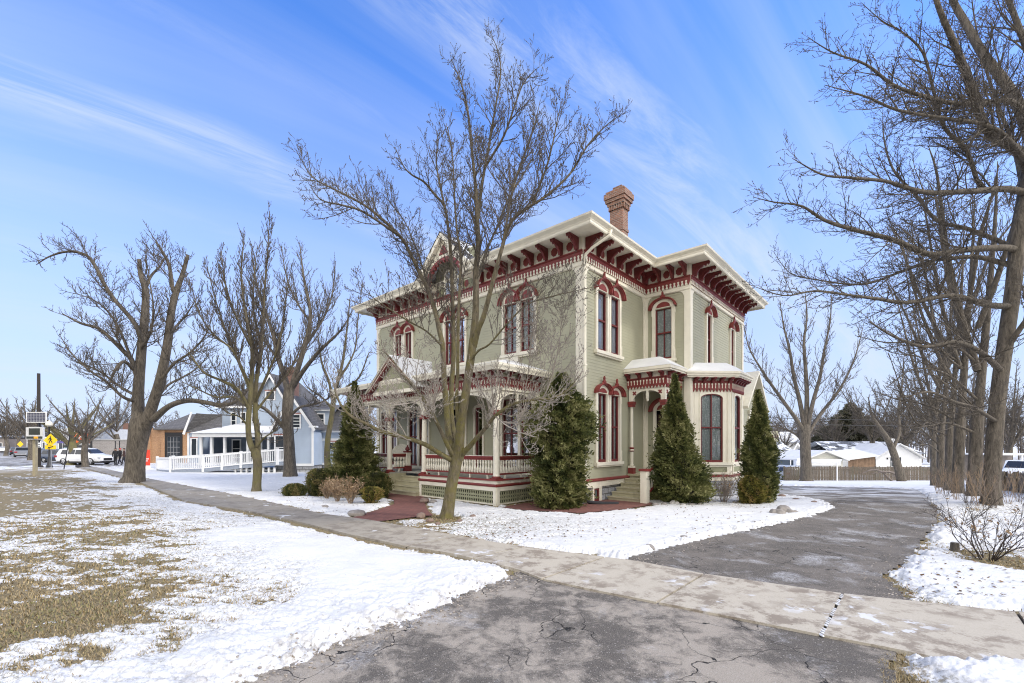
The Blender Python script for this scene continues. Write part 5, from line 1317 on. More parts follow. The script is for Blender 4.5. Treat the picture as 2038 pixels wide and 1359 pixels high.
# ---- the pollarded old tree on the left
YL = 25.0
T = Tree(5, rate=(4.8, 5.6, 4.8, 4), up=.42, wig=.15, ang=(35, 72), tw=.012, ratio=.62, dens=.95, maxlev=3, minlen=.25)
T.big.append(smooth_path(PX(YL, [(264, 962, 0, .66), (267, 950, 0, .52), (270, 915, 0, .46), (274, 880, 0, .47), (280, 845, 0, .52), (283, 820, 0, .40)]), 5))
PXL = lambda Y, l: [(q[0], q[1], q[2], q[3]*.86) for q in PX(Y, l)]
LL = [
 ([(276, 850, 0, .40), (275, 800, .2, .34), (276, 768, .3, .31), (282, 694, .4, .27), (289, 621, .5, .23), (289, 577, .5, .19), (280, 545, .5, .15), (277, 516, .5, .11)], .45, .9),
 ([(288, 850, 0, .40), (300, 816, -.2, .33), (318, 760, -.4, .29), (333, 687, -.5, .25), (341, 621, -.6, .21), (352, 577, -.6, .17), (363, 547, -.6, .13), (374, 507, -.6, .10)], .5, .9),
 ([(282, 680, .3, .15), (272, 650, .1, .14), (256, 628, 0, .13), (227, 595, -.3, .12), (208, 566, -.5, .11), (193, 536, -.6, .10), (176, 511, -.7, .09), (150, 501, -.8, .08), (124, 502, -.8, .065), (95, 512, -.9, .045), (72, 527, -.9, .02)], .25, 1.2),
 ([(273, 750, .2, .16), (262, 716, 0, .14), (249, 702, -.3, .13), (227, 680, -.7, .115), (197, 654, -1., .095), (160, 643, -1.3, .07), (124, 624, -1.5, .03)], .2, 1.1),
 ([(266, 735, .1, .12), (249, 720, -.5, .10), (235, 728, -.9, .09), (224, 748, -1.1, .07), (219, 762, -1.2, .05)], .3, .7),
 ([(352, 577, -.6, .13), (344, 577, -.7, .12), (337, 529, -.9, .10), (322, 499, -1.0, .08), (311, 481, -1.0, .05)], .2, 1.1),
 ([(289, 577, .5, .10), (300, 550, .9, .08), (318, 530, 1.1, .06), (326, 515, 1.2, .04)], .2, 1.2),
 ([(305, 835, -.2, .22), (337, 808, -.8, .17), (374, 797, -1.3, .15), (410, 801, -1.6, .14), (440, 806, -1.8, .12), (468, 800, -1.9, .09), (490, 780, -2., .05), (500, 750, -2., .02)], .3, .9),
 ([(318, 760, -.4, .10), (345, 725, -.9, .08), (380, 700, -1.2, .06), (410, 665, -1.4, .04), (425, 620, -1.4, .02)], .2, 1.0),
 ([(276, 790, .3, .10), (240, 770, 1.0, .08), (200, 740, 1.4, .06), (160, 720, 1.7, .04), (130, 690, 1.8, .02)], .2, 1.0),
 ([(275, 800, .2, .12), (245, 790, -.6, .09), (212, 760, -1.1, .07), (175, 735, -1.5, .05), (140, 700, -1.8, .035), (118, 665, -1.9, .015)], .15, 1.1),
 ([(262, 716, 0, .09), (235, 650, .7, .07), (205, 610, 1.1, .05), (170, 590, 1.4, .035), (130, 580, 1.6, .015)], .15, 1.1),
 ([(282, 694, .3, .09), (300, 660, -.8, .07), (305, 610, -1.2, .05), (298, 560, -1.4, .03), (292, 520, -1.5, .012)], .15, 1.1),
 ([(300, 816, -.2, .10), (330, 770, .8, .08), (365, 750, 1.3, .06), (395, 730, 1.7, .04), (420, 700, 1.9, .015)], .15, 1.1),
 ([(333, 687, -.5, .08), (350, 650, .3, .06), (372, 625, .6, .045), (392, 590, .8, .02)], .2, 1.0),
]
for pts, st, dn in LL: T.limb(PXL(YL, pts), 0, st, dn*.85, 4.4)
T.finish('pollarded_tree', 'thick twin stemmed old tree with sawn off limbs beside the sidewalk', G(265, 960), BARKB, TWIGB)
# ---- the slimmer trees between it and the house
YM = 19.8
T = Tree(9, rate=(5.2, 5.6, 5.0, 5), up=.5, wig=.13, ang=(22, 50), tw=.009, ratio=.58, dens=1.0, maxlev=3, minlen=.2, bud=.016)
T.big.append(smooth_path(PX(YM, [(510, 983, 0, .25), (511, 965, 0, .185), (513, 925, 0, .18), (510, 905, 0, .19), (508, 893, 0, .15)]), 5))
LM = [
 ([(511, 908, 0, .14), (498, 882, -.1, .12), (494, 850, -.2, .11), (496, 815, -.2, .105), (500, 770, -.2, .095), (502, 694, 0, .08), (491, 639, .1, .065), (480, 547, .2, .04), (486, 475, .2, .015)], .3, 1.3),
 ([(512, 905, 0, .14), (513, 870, .2, .115), (508, 820, .3, .105), (510, 760, .4, .09), (520, 690, .5, .075), (526, 584, .6, .05), (532, 510, .6, .032), (537, 425, .6, .012)], .3, 1.3),
 ([(496, 815, -.2, .08), (473, 775, -.7, .07), (440, 757, -1.2, .055), (405, 740, -1.5, .04), (375, 700, -1.7, .02)], .2, 1.3),
 ([(500, 780, -.2, .075), (475, 720, .6, .06), (450, 660, 1.2, .045), (430, 600, 1.5, .03), (412, 530, 1.6, .012)], .2, 1.3),
 ([(508, 800, .3, .07), (530, 750, -.2, .055), (550, 700, -.6, .045), (565, 630, -.9, .03), (572, 560, -1, .012)], .2, 1.3),
 ([(502, 694, 0, .055), (470, 630, -.9, .045), (450, 570, -1.4, .03), (440, 500, -1.6, .012)], .2, 1.3),
 ([(520, 690, .5, .05), (505, 620, 1.2, .04), (505, 560, 1.5, .028), (512, 490, 1.6, .012)], .2, 1.3),
 ([(496, 810, -.2, .06), (465, 790, .5, .05), (430, 790, 1.0, .04), (395, 775, 1.4, .028), (362, 760, 1.6, .012)], .15, 1.2),
 ([(508, 820, .3, .055), (540, 780, .7, .045), (575, 740, 1.0, .035), (600, 690, 1.2, .02), (618, 640, 1.3, .01)], .15, 1.2),
 ([(498, 770, -.2, .055), (465, 700, -.9, .045), (425, 665, -1.3, .034), (395, 620, -1.5, .022), (380, 560, -1.6, .01)], .15, 1.2),
 ([(512, 890, 0, .045), (525, 872, -.3, .033), (545, 858, -.6, .022), (560, 840, -.8, .01)], .2, 1.0),
 ([(494, 850, 0, .04), (478, 830, -.6, .03), (455, 822, -1., .02), (430, 800, -1.3, .01)], .2, 1.2)]
for pts, st, dn in LM: T.limb(PX(YM, pts), 0, st, dn*.9, 3.6)
T.finish('bare_tree', 'bare tree forking low with mossy trunk left of the clipped round shrub', G(510, 981), BARKG, TWIGB)
YN = 28.9
T = Tree(14, rate=(5.0, 5.2, 4.8, 3), up=.42, wig=.14, ang=(25, 55), tw=.012, ratio=.60, dens=.9, maxlev=3, minlen=.3)
T.big.append(smooth_path(PX(YN, [(578, 953, 0, .50), (577, 930, 0, .38), (575, 880, 0, .33), (572, 830, 0, .33), (574, 790, 0, .33), (577, 765, 0, .30)]), 5))
LN = [
 ([(574, 785, 0, .24), (565, 745, .2, .20), (554, 713, .3, .18), (545, 670, .3, .15), (530, 625, .3, .11), (512, 570, .2, .07), (500, 500, .1, .03)], .25, 1.2),
 ([(578, 780, 0, .24), (592, 735, -.2, .20), (606, 690, -.3, .17), (615, 655, -.3, .15), (617, 613, -.3, .12), (605, 555, -.3, .08), (597, 490, -.3, .03)], .25, 1.3),
 ([(583, 770, 0, .20), (602, 740, -.7, .16), (630, 705, -1.2, .13), (655, 680, -1.5, .10), (680, 655, -1.7, .06), (700, 620, -1.8, .025)], .25, 1.1),
 ([(566, 852, 0, .16), (548, 832, -.5, .13), (525, 812, -1.0, .11), (495, 800, -1.5, .08), (460, 770, -1.8, .03)], .25, .9),
 ([(580, 825, 0, .12), (598, 810, -.5, .09), (622, 805, -.9, .07), (650, 795, -1.3, .05), (680, 765, -1.5, .02)], .25, .9),
 ([(560, 725, .2, .12), (535, 690, 1.0, .09), (510, 660, 1.5, .065), (470, 620, 1.9, .03)], .2, 1.0),
 ([(606, 690, -.3, .11), (640, 640, .6, .08), (660, 590, 1.0, .055), (668, 520, 1.2, .02)], .2, 1.1),
 ([(617, 640, -.3, .09), (590, 600, .8, .07), (570, 550, 1.2, .045), (560, 490, 1.4, .02)], .2, 1.1)]
for pts, st, dn in LN: T.limb([(q[0], q[1], q[2], q[3]*.86) for q in PX(YN, pts)], 0, st, dn*.95, 4.6)
T.finish('bare_tree', 'bare grey trunked tree standing before the pale blue house', G(578, 951), BARKB, TWIGB)
YQ = 33.0
T = Tree(17, rate=(4.2, 4.6, 4.5, 3), up=.35, wig=.14, ang=(28, 60), tw=.012, ratio=.6, dens=.8, maxlev=3, minlen=.3)
T.big.append(smooth_path(PX(YQ, [(654, 947, 0, .26), (651, 905, 0, .21), (653, 870, 0, .19), (660, 830, 0, .18), (663, 800, 0, .17)]), 5))
for pts, st, dn in [([(663, 805, 0, .15), (672, 760, .2, .13), (682, 720, .3, .10), (690, 660, .3, .07), (697, 590, .2, .03)], .2, 1.2), ([(662, 800, 0, .12), (655, 760, -.4, .09), (640, 720, -.8, .07), (632, 660, -1., .03)], .2, 1.2),
                    ([(664, 795, 0, .11), (690, 770, -.6, .08), (715, 750, -1.1, .06), (735, 700, -1.4, .03)], .2, 1.2), ([(662, 815, 0, .09), (640, 790, .5, .07), (612, 770, 1., .04), (595, 740, 1.3, .02)], .2, 1.0),
                    ([(672, 760, .2, .09), (705, 700, 1., .06), (712, 640, 1.3, .04), (722, 560, 1.5, .015)], .2, 1.2)]:
    T.limb(PX(YQ, pts), 0, st, dn, 3.6)
T.finish('bare_tree', 'thin crooked bare tree beside the blue house, left of the tall evergreen', G(654, 946), BARKG, TWIGB)

# ---- big tree behind the right fence, standing alone
YR = 44.0
T = Tree(21, rate=(3.4, 3.6, 3.6, 2), up=.38, wig=.12, ang=(25, 55), tw=.018, ratio=.62, dens=.75, maxlev=3, minlen=.5)
T.big.append(smooth_path(PX(YR, [(1605, 960, 0, .68), (1605, 945, 0, .52), (1603, 900, 0, .47), (1602, 865, 0, .46), (1604, 845, 0, .40)]), 5))
for pts, st, dn in [([(1602, 862, 0, .30), (1585, 835, -.3, .25), (1560, 800, -.6, .21), (1535, 765, -.9, .17), (1512, 730, -1.2, .12), (1490, 690, -1.4, .08), (1480, 640, -1.5, .03)], .2, 1.2),
                    ([(1602, 855, 0, .32), (1592, 800, .4, .27), (1580, 750, .7, .22), (1572, 700, .9, .17), (1560, 650, 1., .10), (1552, 600, 1., .04)], .2, 1.2),
                    ([(1604, 850, 0, .33), (1606, 790, 0, .28), (1603, 730, 0, .23), (1600, 680, 0, .17), (1606, 630, 0, .10), (1602, 580, 0, .04)], .2, 1.2),
                    ([(1606, 855, 0, .30), (1618, 800, -.5, .25), (1632, 750, -.8, .20), (1640, 700, -1., .15), (1652, 640, -1., .09), (1655, 590, -1., .04)], .2, 1.2),
                    ([(1607, 865, 0, .26), (1632, 825, .6, .21), (1660, 790, 1., .17), (1685, 750, 1.3, .13), (1705, 700, 1.5, .08), (1720, 640, 1.6, .03)], .2, 1.1),
                    ([(1600, 880, 0, .17), (1580, 862, .7, .14), (1550, 850, 1.2, .11), (1520, 845, 1.6, .07), (1495, 820, 1.9, .03)], .2, .9)]:
    T.limb([(q[0], q[1], q[2], q[3]*.74) for q in PX(YR, pts)], 0, st, dn, 6.0)
T.finish('bare_tree', 'large bare tree standing alone at the wooden fence behind the driveway', (P(1605, 957, YR)[0], YR, gzf(P(1605, 957, YR)[0], YR)-.1), BARKB, TWIGB)

# ---- the row of tall trees along the right boundary
row = [((1858, 967), 31.0, .17, 31), ((1872, 973), 27.5, .19, 32), ((1887, 981), 24.0, .17, 33), ((1906, 985), 21.2, .21, 34), ((1938, 991), 19.0, .22, 35)]
lab = ['slim bare tree farthest down the row along the right boundary', 'second farthest bare tree in the row along the right boundary', 'straight bare trunk in the middle of the right boundary row',
       'dark bare trunk right of the middle of the boundary row', 'thick bare trunk next to the nearest tree of the boundary row']
for ((px, py), Y0, r0, sd), lb in zip(row, lab):
    rr_ = random.Random(sd); T = Tree(sd, rate=(3.8, 4.0, 3.4, 3), up=.40, wig=.13, ang=(24, 55), tw=.0105, ratio=.60, dens=.62, maxlev=3, minlen=.35)
    x = (px-CX)/FPX*Y0; z0 = gzf(x, Y0); H = rr_.uniform(12.5, 16); b = Vector((x, Y0, z0))
    def tp(k, dx=0, dy=0): return (x+dx, Y0+dy, z0+k*H)
    lean = rr_.uniform(-.2, .8)
    T.big.append(smooth_path([(*tp(-.02), r0*1.5), (*tp(.02), r0*1.12), (*tp(.1, lean*.1), r0), (*tp(.25, lean*.3), r0*.95)], 5))
    for q in range(4):
        a = q*1.57+rr_.uniform(-.4, .4); s = rr_.uniform(1.2, 3.0) if q else .5; rq = r0*rr_.uniform(.42, .55) if q else r0*.78
        k0 = .24+.05*q+(.0 if q == 0 else rr_.uniform(0, .14))
        T.limb([(*tp(k0, lean*.3), rq), (*tp(k0+.14, lean*.4+s*.35*cos(a), s*.35*sin(a)), rq*.85), (*tp(k0+.32, lean*.6+s*.7*cos(a), s*.7*sin(a)), rq*.65), (*tp(min(.92, k0+.55), lean*.9+s*cos(a), s*sin(a)), rq*.4), (*tp(min(1.0, k0+.75), lean+s*1.2*cos(a), s*1.2*sin(a)), .015)], 0, .15, 1.0, 4.6)
    for q in range(3):     # long level limbs reaching over the driveway
        k = rr_.uniform(.16, .5); s = rr_.uniform(3.0, 5.0); dy_ = rr_.uniform(-1.5, 1.0)
        T.limb([(*tp(k, lean*.3), r0*.26), (*tp(k+.04+rr_.uniform(-.02, .05), lean*.3-s*.35, dy_*.3), r0*.20), (*tp(k+.08+rr_.uniform(-.06, .10), -s*.7, dy_*.7), r0*.13), (*tp(k+.12+rr_.uniform(-.10, .12), -s, dy_), .012)], 0, .15, 1.1, 3.6)
    T.finish('bare_tree', lb, (x, Y0, z0), BARKB, TWIGB, group='bare trees along the right boundary')

# ---- nearest tree of the row, its limbs fill the upper right of the view
YB = 15.6
T = Tree(41, rate=(5.6, 5.8, 5.4, 6), up=.12, wig=.15, ang=(24, 58), tw=.0056, ratio=.60, dens=.95, maxlev=3, minlen=.2, bud=.012)
T.big.append(smooth_path(PX(YB, [(1972, 1012, 0, .40), (1972, 1003, 0, .31), (1974, 960, 0, .235), (1980, 860, 0, .22), (1990, 760, 0, .212), (2004, 660, 0, .21), (2018, 560, 0, .21), (2026, 470, 0, .21), (2045, 380, 0, .25), (2060, 250, 0, .22), (2070, 120, 0, .18), (2080, -60, 0, .12), (2085, -250, 0, .06)]), 5))
LB = [
 ([(2050, 350, 0, .17), (2025, 300, -.3, .155), (1974, 269, -.8, .145), (1946, 219, -1.2, .135), (1924, 150, -1.5, .12), (1901, 91, -1.7, .10), (1873, 27, -1.9, .08), (1855, -30, -2, .06), (1840, -110, -2, .03)], .1, 1.0),
 ([(2058, 300, 0, .20), (2030, 215, .3, .185), (1997, 160, .7, .17), (1955, 105, 1.0, .15), (1924, 50, 1.3, .13), (1896, 0, 1.5, .11), (1870, -70, 1.7, .07), (1850, -160, 1.8, .03)], .1, 1.0),
 ([(2045, 385, 0, .13), (2005, 376, -.4, .12), (1955, 379, -.9, .105), (1900, 382, -1.4, .09), (1846, 383, -1.8, .078), (1800, 372, -2.1, .064), (1759, 360, -2.3, .054), (1686, 353, -2.7, .042), (1636, 347, -2.9, .03), (1577, 315, -3.1, .01)], .12, 1.25),
 ([(2025, 500, 0, .13), (2001, 493, -.2, .125), (1919, 497, -.7, .11), (1850, 506, -1.1, .098), (1778, 477, -1.5, .084), (1695, 456, -1.9, .066), (1641, 438, -2.1, .052), (1595, 410, -2.3, .038), (1540, 402, -2.5, .022), (1499, 392, -2.6, .009)], .15, 1.25),
 ([(2022, 530, 0, .11), (1990, 522, .3, .10), (1942, 511, .7, .085), (1895, 514, 1.0, .075), (1850, 520, 1.2, .066), (1787, 543, 1.5, .055), (1714, 566, 1.7, .042), (1622, 556, 2.0, .028), (1572, 543, 2.1, .018), (1540, 502, 2.2, .008)], .15, 1.2),
 ([(2012, 610, 0, .12), (1960, 606, -.5, .10), (1896, 588, -1.0, .085), (1805, 602, -1.6, .07), (1750, 595, -1.9, .056), (1695, 588, -2.1, .045), (1622, 579, -2.4, .033), (1560, 588, -2.6, .02), (1490, 566, -2.8, .008)], .15, 1.1),
 ([(2055, 240, 0, .10), (2010, 201, -.6, .09), (1955, 206, -1.1, .08), (1896, 205, -1.5, .07), (1841, 192, -1.9, .06), (1778, 169, -2.2, .048), (1723, 128, -2.5, .036), (1659, 105, -2.8, .022), (1609, 75, -3.0, .008)], .15, 1.2),
 ([(2050, 330, 0, .08), (2000, 270, -1.5, .07), (1951, 246, -2.0, .062), (1878, 235, -2.5, .052), (1787, 219, -3.0, .04), (1723, 192, -3.2, .028), (1641, 169, -3.4, .009)], .15, 1.2),
 ([(1990, 376, -.5, .09), (1951, 370, -.6, .075), (1924, 301, -.9, .065), (1878, 251, -1.2, .055), (1858, 180, -1.4, .046), (1837, 105, -1.5, .037), (1796, 64, -1.6, .027), (1755, 41, -1.7, .017), (1714, 5, -1.8, .008)], .15, 1.1),
 ([(2026, 500, 0, .11), (1987, 479, .6, .09), (1925, 455, 1.0, .08), (1864, 438, 1.4, .07), (1823, 388, 1.7, .056), (1778, 338, 1.9, .044), (1759, 274, 2., .028), (1757, 214, 2., .009)], .15, 1.1),
 ([(1995, 740, 0, .11), (1950, 700, -.8, .09), (1900, 680, -1.4, .075), (1840, 690, -1.9, .058), (1780, 670, -2.3, .04), (1730, 640, -2.6, .02)], .15, 1.0),
 ([(1984, 840, 0, .075), (1940, 812, -1.0, .06), (1900, 800, -1.6, .05), (1850, 780, -2.1, .036), (1800, 790, -2.5, .015)], .15, .9),
 ([(2065, 150, 0, .12), (2030, 60, .5, .10), (2000, -20, 1., .08), (1970, -120, 1.3, .04)], .1, 1.0),
 ([(2050, 420, 0, .10), (2090, 360, -.5, .09), (2130, 280, -1., .07), (2160, 180, -1.2, .03)], .1, .8),
 ([(2000, 700, 0, .10), (2040, 640, -.6, .085), (2075, 600, -1.0, .06), (2120, 560, -1.2, .03)], .1, .9),
 ([(2040, 400, 0, .09), (2020, 300, 1.2, .075), (1990, 220, 1.8, .06), (1960, 130, 2.2, .045), (1940, 40, 2.4, .03), (1930, -40, 2.4, .01)], .1, 1.0),
]
for pts, st, dn in LB: T.limb([(q[0], q[1], q[2], q[3]*.88) for q in PX(YB, pts)], 0, st, dn*.92, 4.3)
print('near tree', len(T.big), len(T.small))
T.finish('bare_tree', 'nearest tall bare tree on the right whose limbs spread over the driveway', G(1972, 1006), BARKB, TWIGB, group='bare trees along the right boundary')

# ---- generic round headed bare trees for the distance
def round_tree(name, label, x, y, H, seed, spread=.45, r0=None, tw=.016, dens=.6, group=None, kfork=.28, trunkm=None, L=None):
    rr_ = random.Random(seed); T = Tree(seed, rate=(6.0, 5.6, 4.8, 3), up=.30, wig=.15, ang=(28, 66), tw=tw, ratio=.62, dens=dens, maxlev=3, minlen=.35)
    z0 = gzf(x, y)-.03; r0 = r0 or H*.022
    def tp(k, dx=0, dy=0): return (x+dx, y+dy, z0+k*H)
    T.big.append(smooth_path([(*tp(-.01), r0*1.5), (*tp(.03), r0*1.1), (*tp(kfork*.6, .03*H*rr_.uniform(-1, 1)), r0), (*tp(kfork+.03), r0*.9)], 4))
    n = 10
    for q in range(n):
        a = q*2*pi/n+rr_.uniform(-.4, .4); s = H*spread*rr_.uniform(.55, 1.05)*(1 if q else .15); e = rr_.uniform(.78, 1.0) if s < H*spread*.8 else rr_.uniform(.6, .85); rq = r0*rr_.uniform(.28, .45)
        k0 = kfork+rr_.uniform(-.05, .12)
        T.limb([(*tp(k0), rq), (*tp(k0+(e-k0)*.35, s*.35*cos(a), s*.35*sin(a)), rq*.8), (*tp(k0+(e-k0)*.72, s*.75*cos(a), s*.75*sin(a)), rq*.5), (*tp(e, s*cos(a), s*sin(a)), tw*.8)], 0, .12, 1.0, L or H*.30)
    return T.finish(name, label, (x, y, z0), trunkm or BARKB, TWIGB, group)
def gx(px, Y): return (px-CX)/FPX*Y
GA = 'street trees down the left side'
round_tree('street_tree', 'short round headed bare tree right of the yellow crossing sign', gx(170, 43), 43, 6.8, 51, .50, .26, dens=.75, group=GA, kfork=.3)
round_tree('street_tree', 'bare tree with mossy trunk between the white car and the crossing sign', gx(142, 47), 47, 7.8, 52, .55, .38, dens=.75, group=GA, trunkm=BARKG)
round_tree('street_tree', 'bare tree behind the solar panel and the dark pole', gx(62, 60), 60, 9.2, 53, .5, .34, .02, dens=.7, group=GA)
round_tree('street_tree', 'bare tree at the left picture edge over the street', gx(12, 85), 85, 10.8, 54, .5, .3, .03, dens=.55, group=GA)
round_tree('street_tree', 'bare tree far down the street above the parked pickup', gx(38, 110), 110, 12, 55, .5, .3, .04, dens=.55, group=GA)
round_tree('street_tree', 'bare tree behind the grey block wall by the orange shop', gx(232, 68), 68, 12, 56, .5, .3, .025, dens=.55, group=GA)
GB = 'bare trees behind the right hand fence'
for px, Y, H, sd, lb in ((1735, 66, 14, 61, 'spreading bare tree left behind the white house'), (1800, 72, 15, 62, 'bare tree rising over the middle of the white house'), (1860, 62, 15, 63, 'bare tree right of the white house behind the boundary row'),
                         (1930, 70, 17, 64, 'tall bare tree behind the boundary trunks'), (2010, 52, 13, 65, 'bare tree above the parked white van'), (1560, 80, 9, 66, 'small bare tree left of the garage'), (1660, 75, 12, 67, 'bare tree above the low grey garage roof')):
    round_tree('bare_tree', lb, gx(px, Y), Y, H, sd, .48, None, .022, .62, GB)
# leaning small tree and the one beside it by the far fence
T = Tree(71, rate=(4, 4.5, 4, 3), up=.3, wig=.16, ang=(30, 60), tw=.014, ratio=.5, dens=.8, maxlev=3)
Yl = 43
for pts in ([(1795, 957, 0, .42), (1786, 925, 0, .33), (1776, 895, 0, .30), (1765, 872, -.2, .24), (1750, 850, -.5, .18), (1735, 825, -.8, .10), (1728, 790, -1, .03)], [(1776, 895, 0, .18), (1790, 860, .3, .14), (1788, 820, .5, .11), (1795, 770, .6, .07), (1800, 700, .6, .03)]):
    T.limb(PX(Yl, pts), 0, .3, 1.0, 4.0)
T.finish('bare_tree', 'small bare tree leaning left in front of the white house', (gx(1795, Yl), Yl, gzf(gx(1795, Yl), Yl)-.1), BARKB, TWIGB)

# ------------------------------------------------------------------ evergreens and shrubs
def leafm(name, c1, c2, c3):
    t = NT(name); k = t.attr('tone'); c = t.mix(t.rng(k, .1, .55), c1, c2); c = t.mix(t.rng(k, .7, .95), c, c3); t.col(c); t.rough(.6)
    t.b.inputs['Specular IOR Level'].default_value = .3
    tr = t.n('ShaderNodeBsdfTranslucent'); t.l(c, tr.inputs[0]); mx = t.n('ShaderNodeMixShader'); mx.inputs[0].default_value = .22
    t.l(t.b.outputs[0], mx.inputs[1]); t.l(tr.outputs[0], mx.inputs[2]); t.l(mx.outputs[0], t.t.nodes['Material Output'].inputs[0]); return t.m
ARB = leafm('cedar_leaf', (.055, .07, .022), (.155, .165, .052), (.31, .30, .13))
YEW = leafm('yew_leaf', (.055, .065, .020), (.14, .15, .045), (.33, .26, .11))
GOLD = leafm('golden_leaf', (.10, .10, .02), (.24, .21, .05), (.34, .24, .09))
DRYL = leafm('dry_leaf', (.20, .12, .06), (.36, .25, .14), (.48, .36, .24))
FIRL = leafm('fir_needles', (.06, .062, .04), (.12, .115, .075), (.19, .17, .12))
def foliage(name, label, base, prof, n, mat, seed, size=(.05, .11), lump=.22, cat='shrub', group=None, squash=1.0, twigs=None, lean=(0, 0), upl=.5, core=.60, part='foliage'):
    """evergreen mass: thousands of small sprays on an uneven body of the given half widths prof [(z, r)]"""
    g = np.random.default_rng(seed); zs = np.array([p[0] for p in prof]); rs_ = np.array([p[1] for p in prof]); H = zs[-1]
    # more sprays where the body is wide
    zz = np.linspace(zs[0], zs[-1], 200); w_ = np.interp(zz, zs, rs_)+.04; cdf = np.cumsum(w_); cdf /= cdf[-1]
    z = np.interp(g.random(n), cdf, zz); a = g.uniform(0, 2*pi, n); R = np.interp(z, zs, rs_)
    lm = 1+lump*(fbm(np.cos(a)*1.6+z*.9+9, np.sin(a)*1.6-z*1.1+4, 1.3, 3, seed)*2.4+fbm(np.cos(a)*2.5+5+z*1.3, np.sin(a)*2.5+z*2.6, 2.3, 3, seed+5)*2.4)
    dep = 1-np.abs(g.normal(0, .13, n)); dep = np.where(g.random(n) < .10, g.uniform(1.0, 1.22, n), dep); r_ = R*lm*dep
    C = np.stack([r_*np.cos(a)+lean[0]*z/H, r_*np.sin(a)*squash+lean[1]*z/H, z], 1)
    out = np.stack([np.cos(a), np.sin(a)*squash, np.full(n, upl)], 1)+g.normal(0, .45, (n, 3)); out /= np.linalg.norm(out, axis=1, keepdims=True)
    sd = np.cross(out, g.normal(0, 1, (n, 3))); sd /= np.linalg.norm(sd, axis=1, keepdims=True)+1e-9
    L = g.uniform(size[0], size[1], n)[:, None]; W = L*g.uniform(.28, .5, (n, 1)); nv = np.cross(out, sd)
    q = [C-out*L*.3, C+sd*W*.6+out*L*.15, C+out*L+sd*W*.15, C-sd*W*.6+out*L*.2+nv*W*.3]
    q2 = [C-out*L*.2, C+nv*W*.6+out*L*.25, C+out*L*.8-sd*W*.5, C-nv*W*.5+out*L*.1]
    V = np.stack(q+q2, 1).reshape(-1, 3); b = np.arange(n)*8; F = np.concatenate([np.stack([b, b+1, b+2, b+3], 1), np.stack([b+4, b+5, b+6, b+7], 1)])
    tone = np.clip(g.random(n)*.5+.25+fbm(np.cos(a)*2+z, z*3-np.sin(a)*2, 1.6, 4, seed+9)*2.4, 0, 1)
    o = empty(name, base, 0, label, cat, group); np_mesh(part, V, F, mat, o, attrs={'tone': np.repeat(tone, 8)})
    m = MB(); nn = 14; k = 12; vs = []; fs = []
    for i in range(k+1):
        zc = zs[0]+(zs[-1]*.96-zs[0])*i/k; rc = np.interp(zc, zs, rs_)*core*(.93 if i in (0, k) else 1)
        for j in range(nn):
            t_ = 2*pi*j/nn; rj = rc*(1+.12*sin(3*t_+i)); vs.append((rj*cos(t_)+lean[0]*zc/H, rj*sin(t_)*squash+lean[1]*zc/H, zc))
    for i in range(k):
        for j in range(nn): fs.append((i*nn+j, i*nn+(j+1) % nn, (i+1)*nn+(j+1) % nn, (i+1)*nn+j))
    m.add(vs, fs+[tuple(range(nn-1, -1, -1)), tuple(range(k*nn, (k+1)*nn))]); m.build('shade_core', INNER, o)  # dark solid core added inside the sprays to block light
    if zs[0] > .05:
        m = MB(); m.tube([(0, 0, -.05), (0.02, 0, zs[0]+.3)], [.07, .05], 7); m.build('stem', BARKB, o)
    return o
INNER = simple('shade_core', (.028, .027, .014), .95, .3, 8)
def gp(px, py, dz=0): g = G(px, py); return (g[0], g[1], g[2]+dz)
EG = 'upright evergreens against the house'
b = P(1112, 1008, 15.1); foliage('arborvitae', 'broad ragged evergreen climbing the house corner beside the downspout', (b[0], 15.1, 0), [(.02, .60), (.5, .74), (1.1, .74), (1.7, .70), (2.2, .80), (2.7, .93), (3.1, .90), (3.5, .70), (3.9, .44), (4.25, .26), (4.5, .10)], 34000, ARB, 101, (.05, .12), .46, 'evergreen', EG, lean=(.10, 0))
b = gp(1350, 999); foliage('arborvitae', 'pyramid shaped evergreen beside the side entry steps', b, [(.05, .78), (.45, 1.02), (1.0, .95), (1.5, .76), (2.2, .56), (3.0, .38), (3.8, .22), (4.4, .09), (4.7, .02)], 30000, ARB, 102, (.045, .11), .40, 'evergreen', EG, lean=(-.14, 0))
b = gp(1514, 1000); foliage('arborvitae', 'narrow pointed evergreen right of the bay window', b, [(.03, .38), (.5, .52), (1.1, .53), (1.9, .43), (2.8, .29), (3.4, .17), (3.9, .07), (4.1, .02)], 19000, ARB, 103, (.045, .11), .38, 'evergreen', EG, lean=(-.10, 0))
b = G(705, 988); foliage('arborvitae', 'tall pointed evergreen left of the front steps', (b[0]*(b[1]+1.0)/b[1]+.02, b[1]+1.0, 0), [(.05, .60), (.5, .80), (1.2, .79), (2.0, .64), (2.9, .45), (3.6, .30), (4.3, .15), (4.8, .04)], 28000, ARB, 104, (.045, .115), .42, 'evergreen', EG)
SG = 'clipped shrubs in the front bed'
b = G(637, 986); foliage('clipped_shrub', 'dark clipped shrub left of the tall evergreen', b, [(.0, .34), (.25, .50), (.6, .56), (.95, .48), (1.12, .20)], 9000, YEW, 105, (.03, .06), .18, 'shrub', SG)
b = G(748, 990); foliage('clipped_shrub', 'dark clipped shrub against the front steps', b, [(.0, .36), (.3, .50), (.7, .51), (.92, .40), (1.02, .20)], 11000, YEW, 106, (.03, .06), .18, 'shrub', SG)
b = G(587, 989); foliage('clipped_shrub', 'small round clipped shrub alone in the snow', b, [(.0, .32), (.15, .45), (.34, .46), (.5, .28), (.55, .10)], 6500, YEW, 107, (.025, .05), .14, 'shrub', SG, squash=.8)
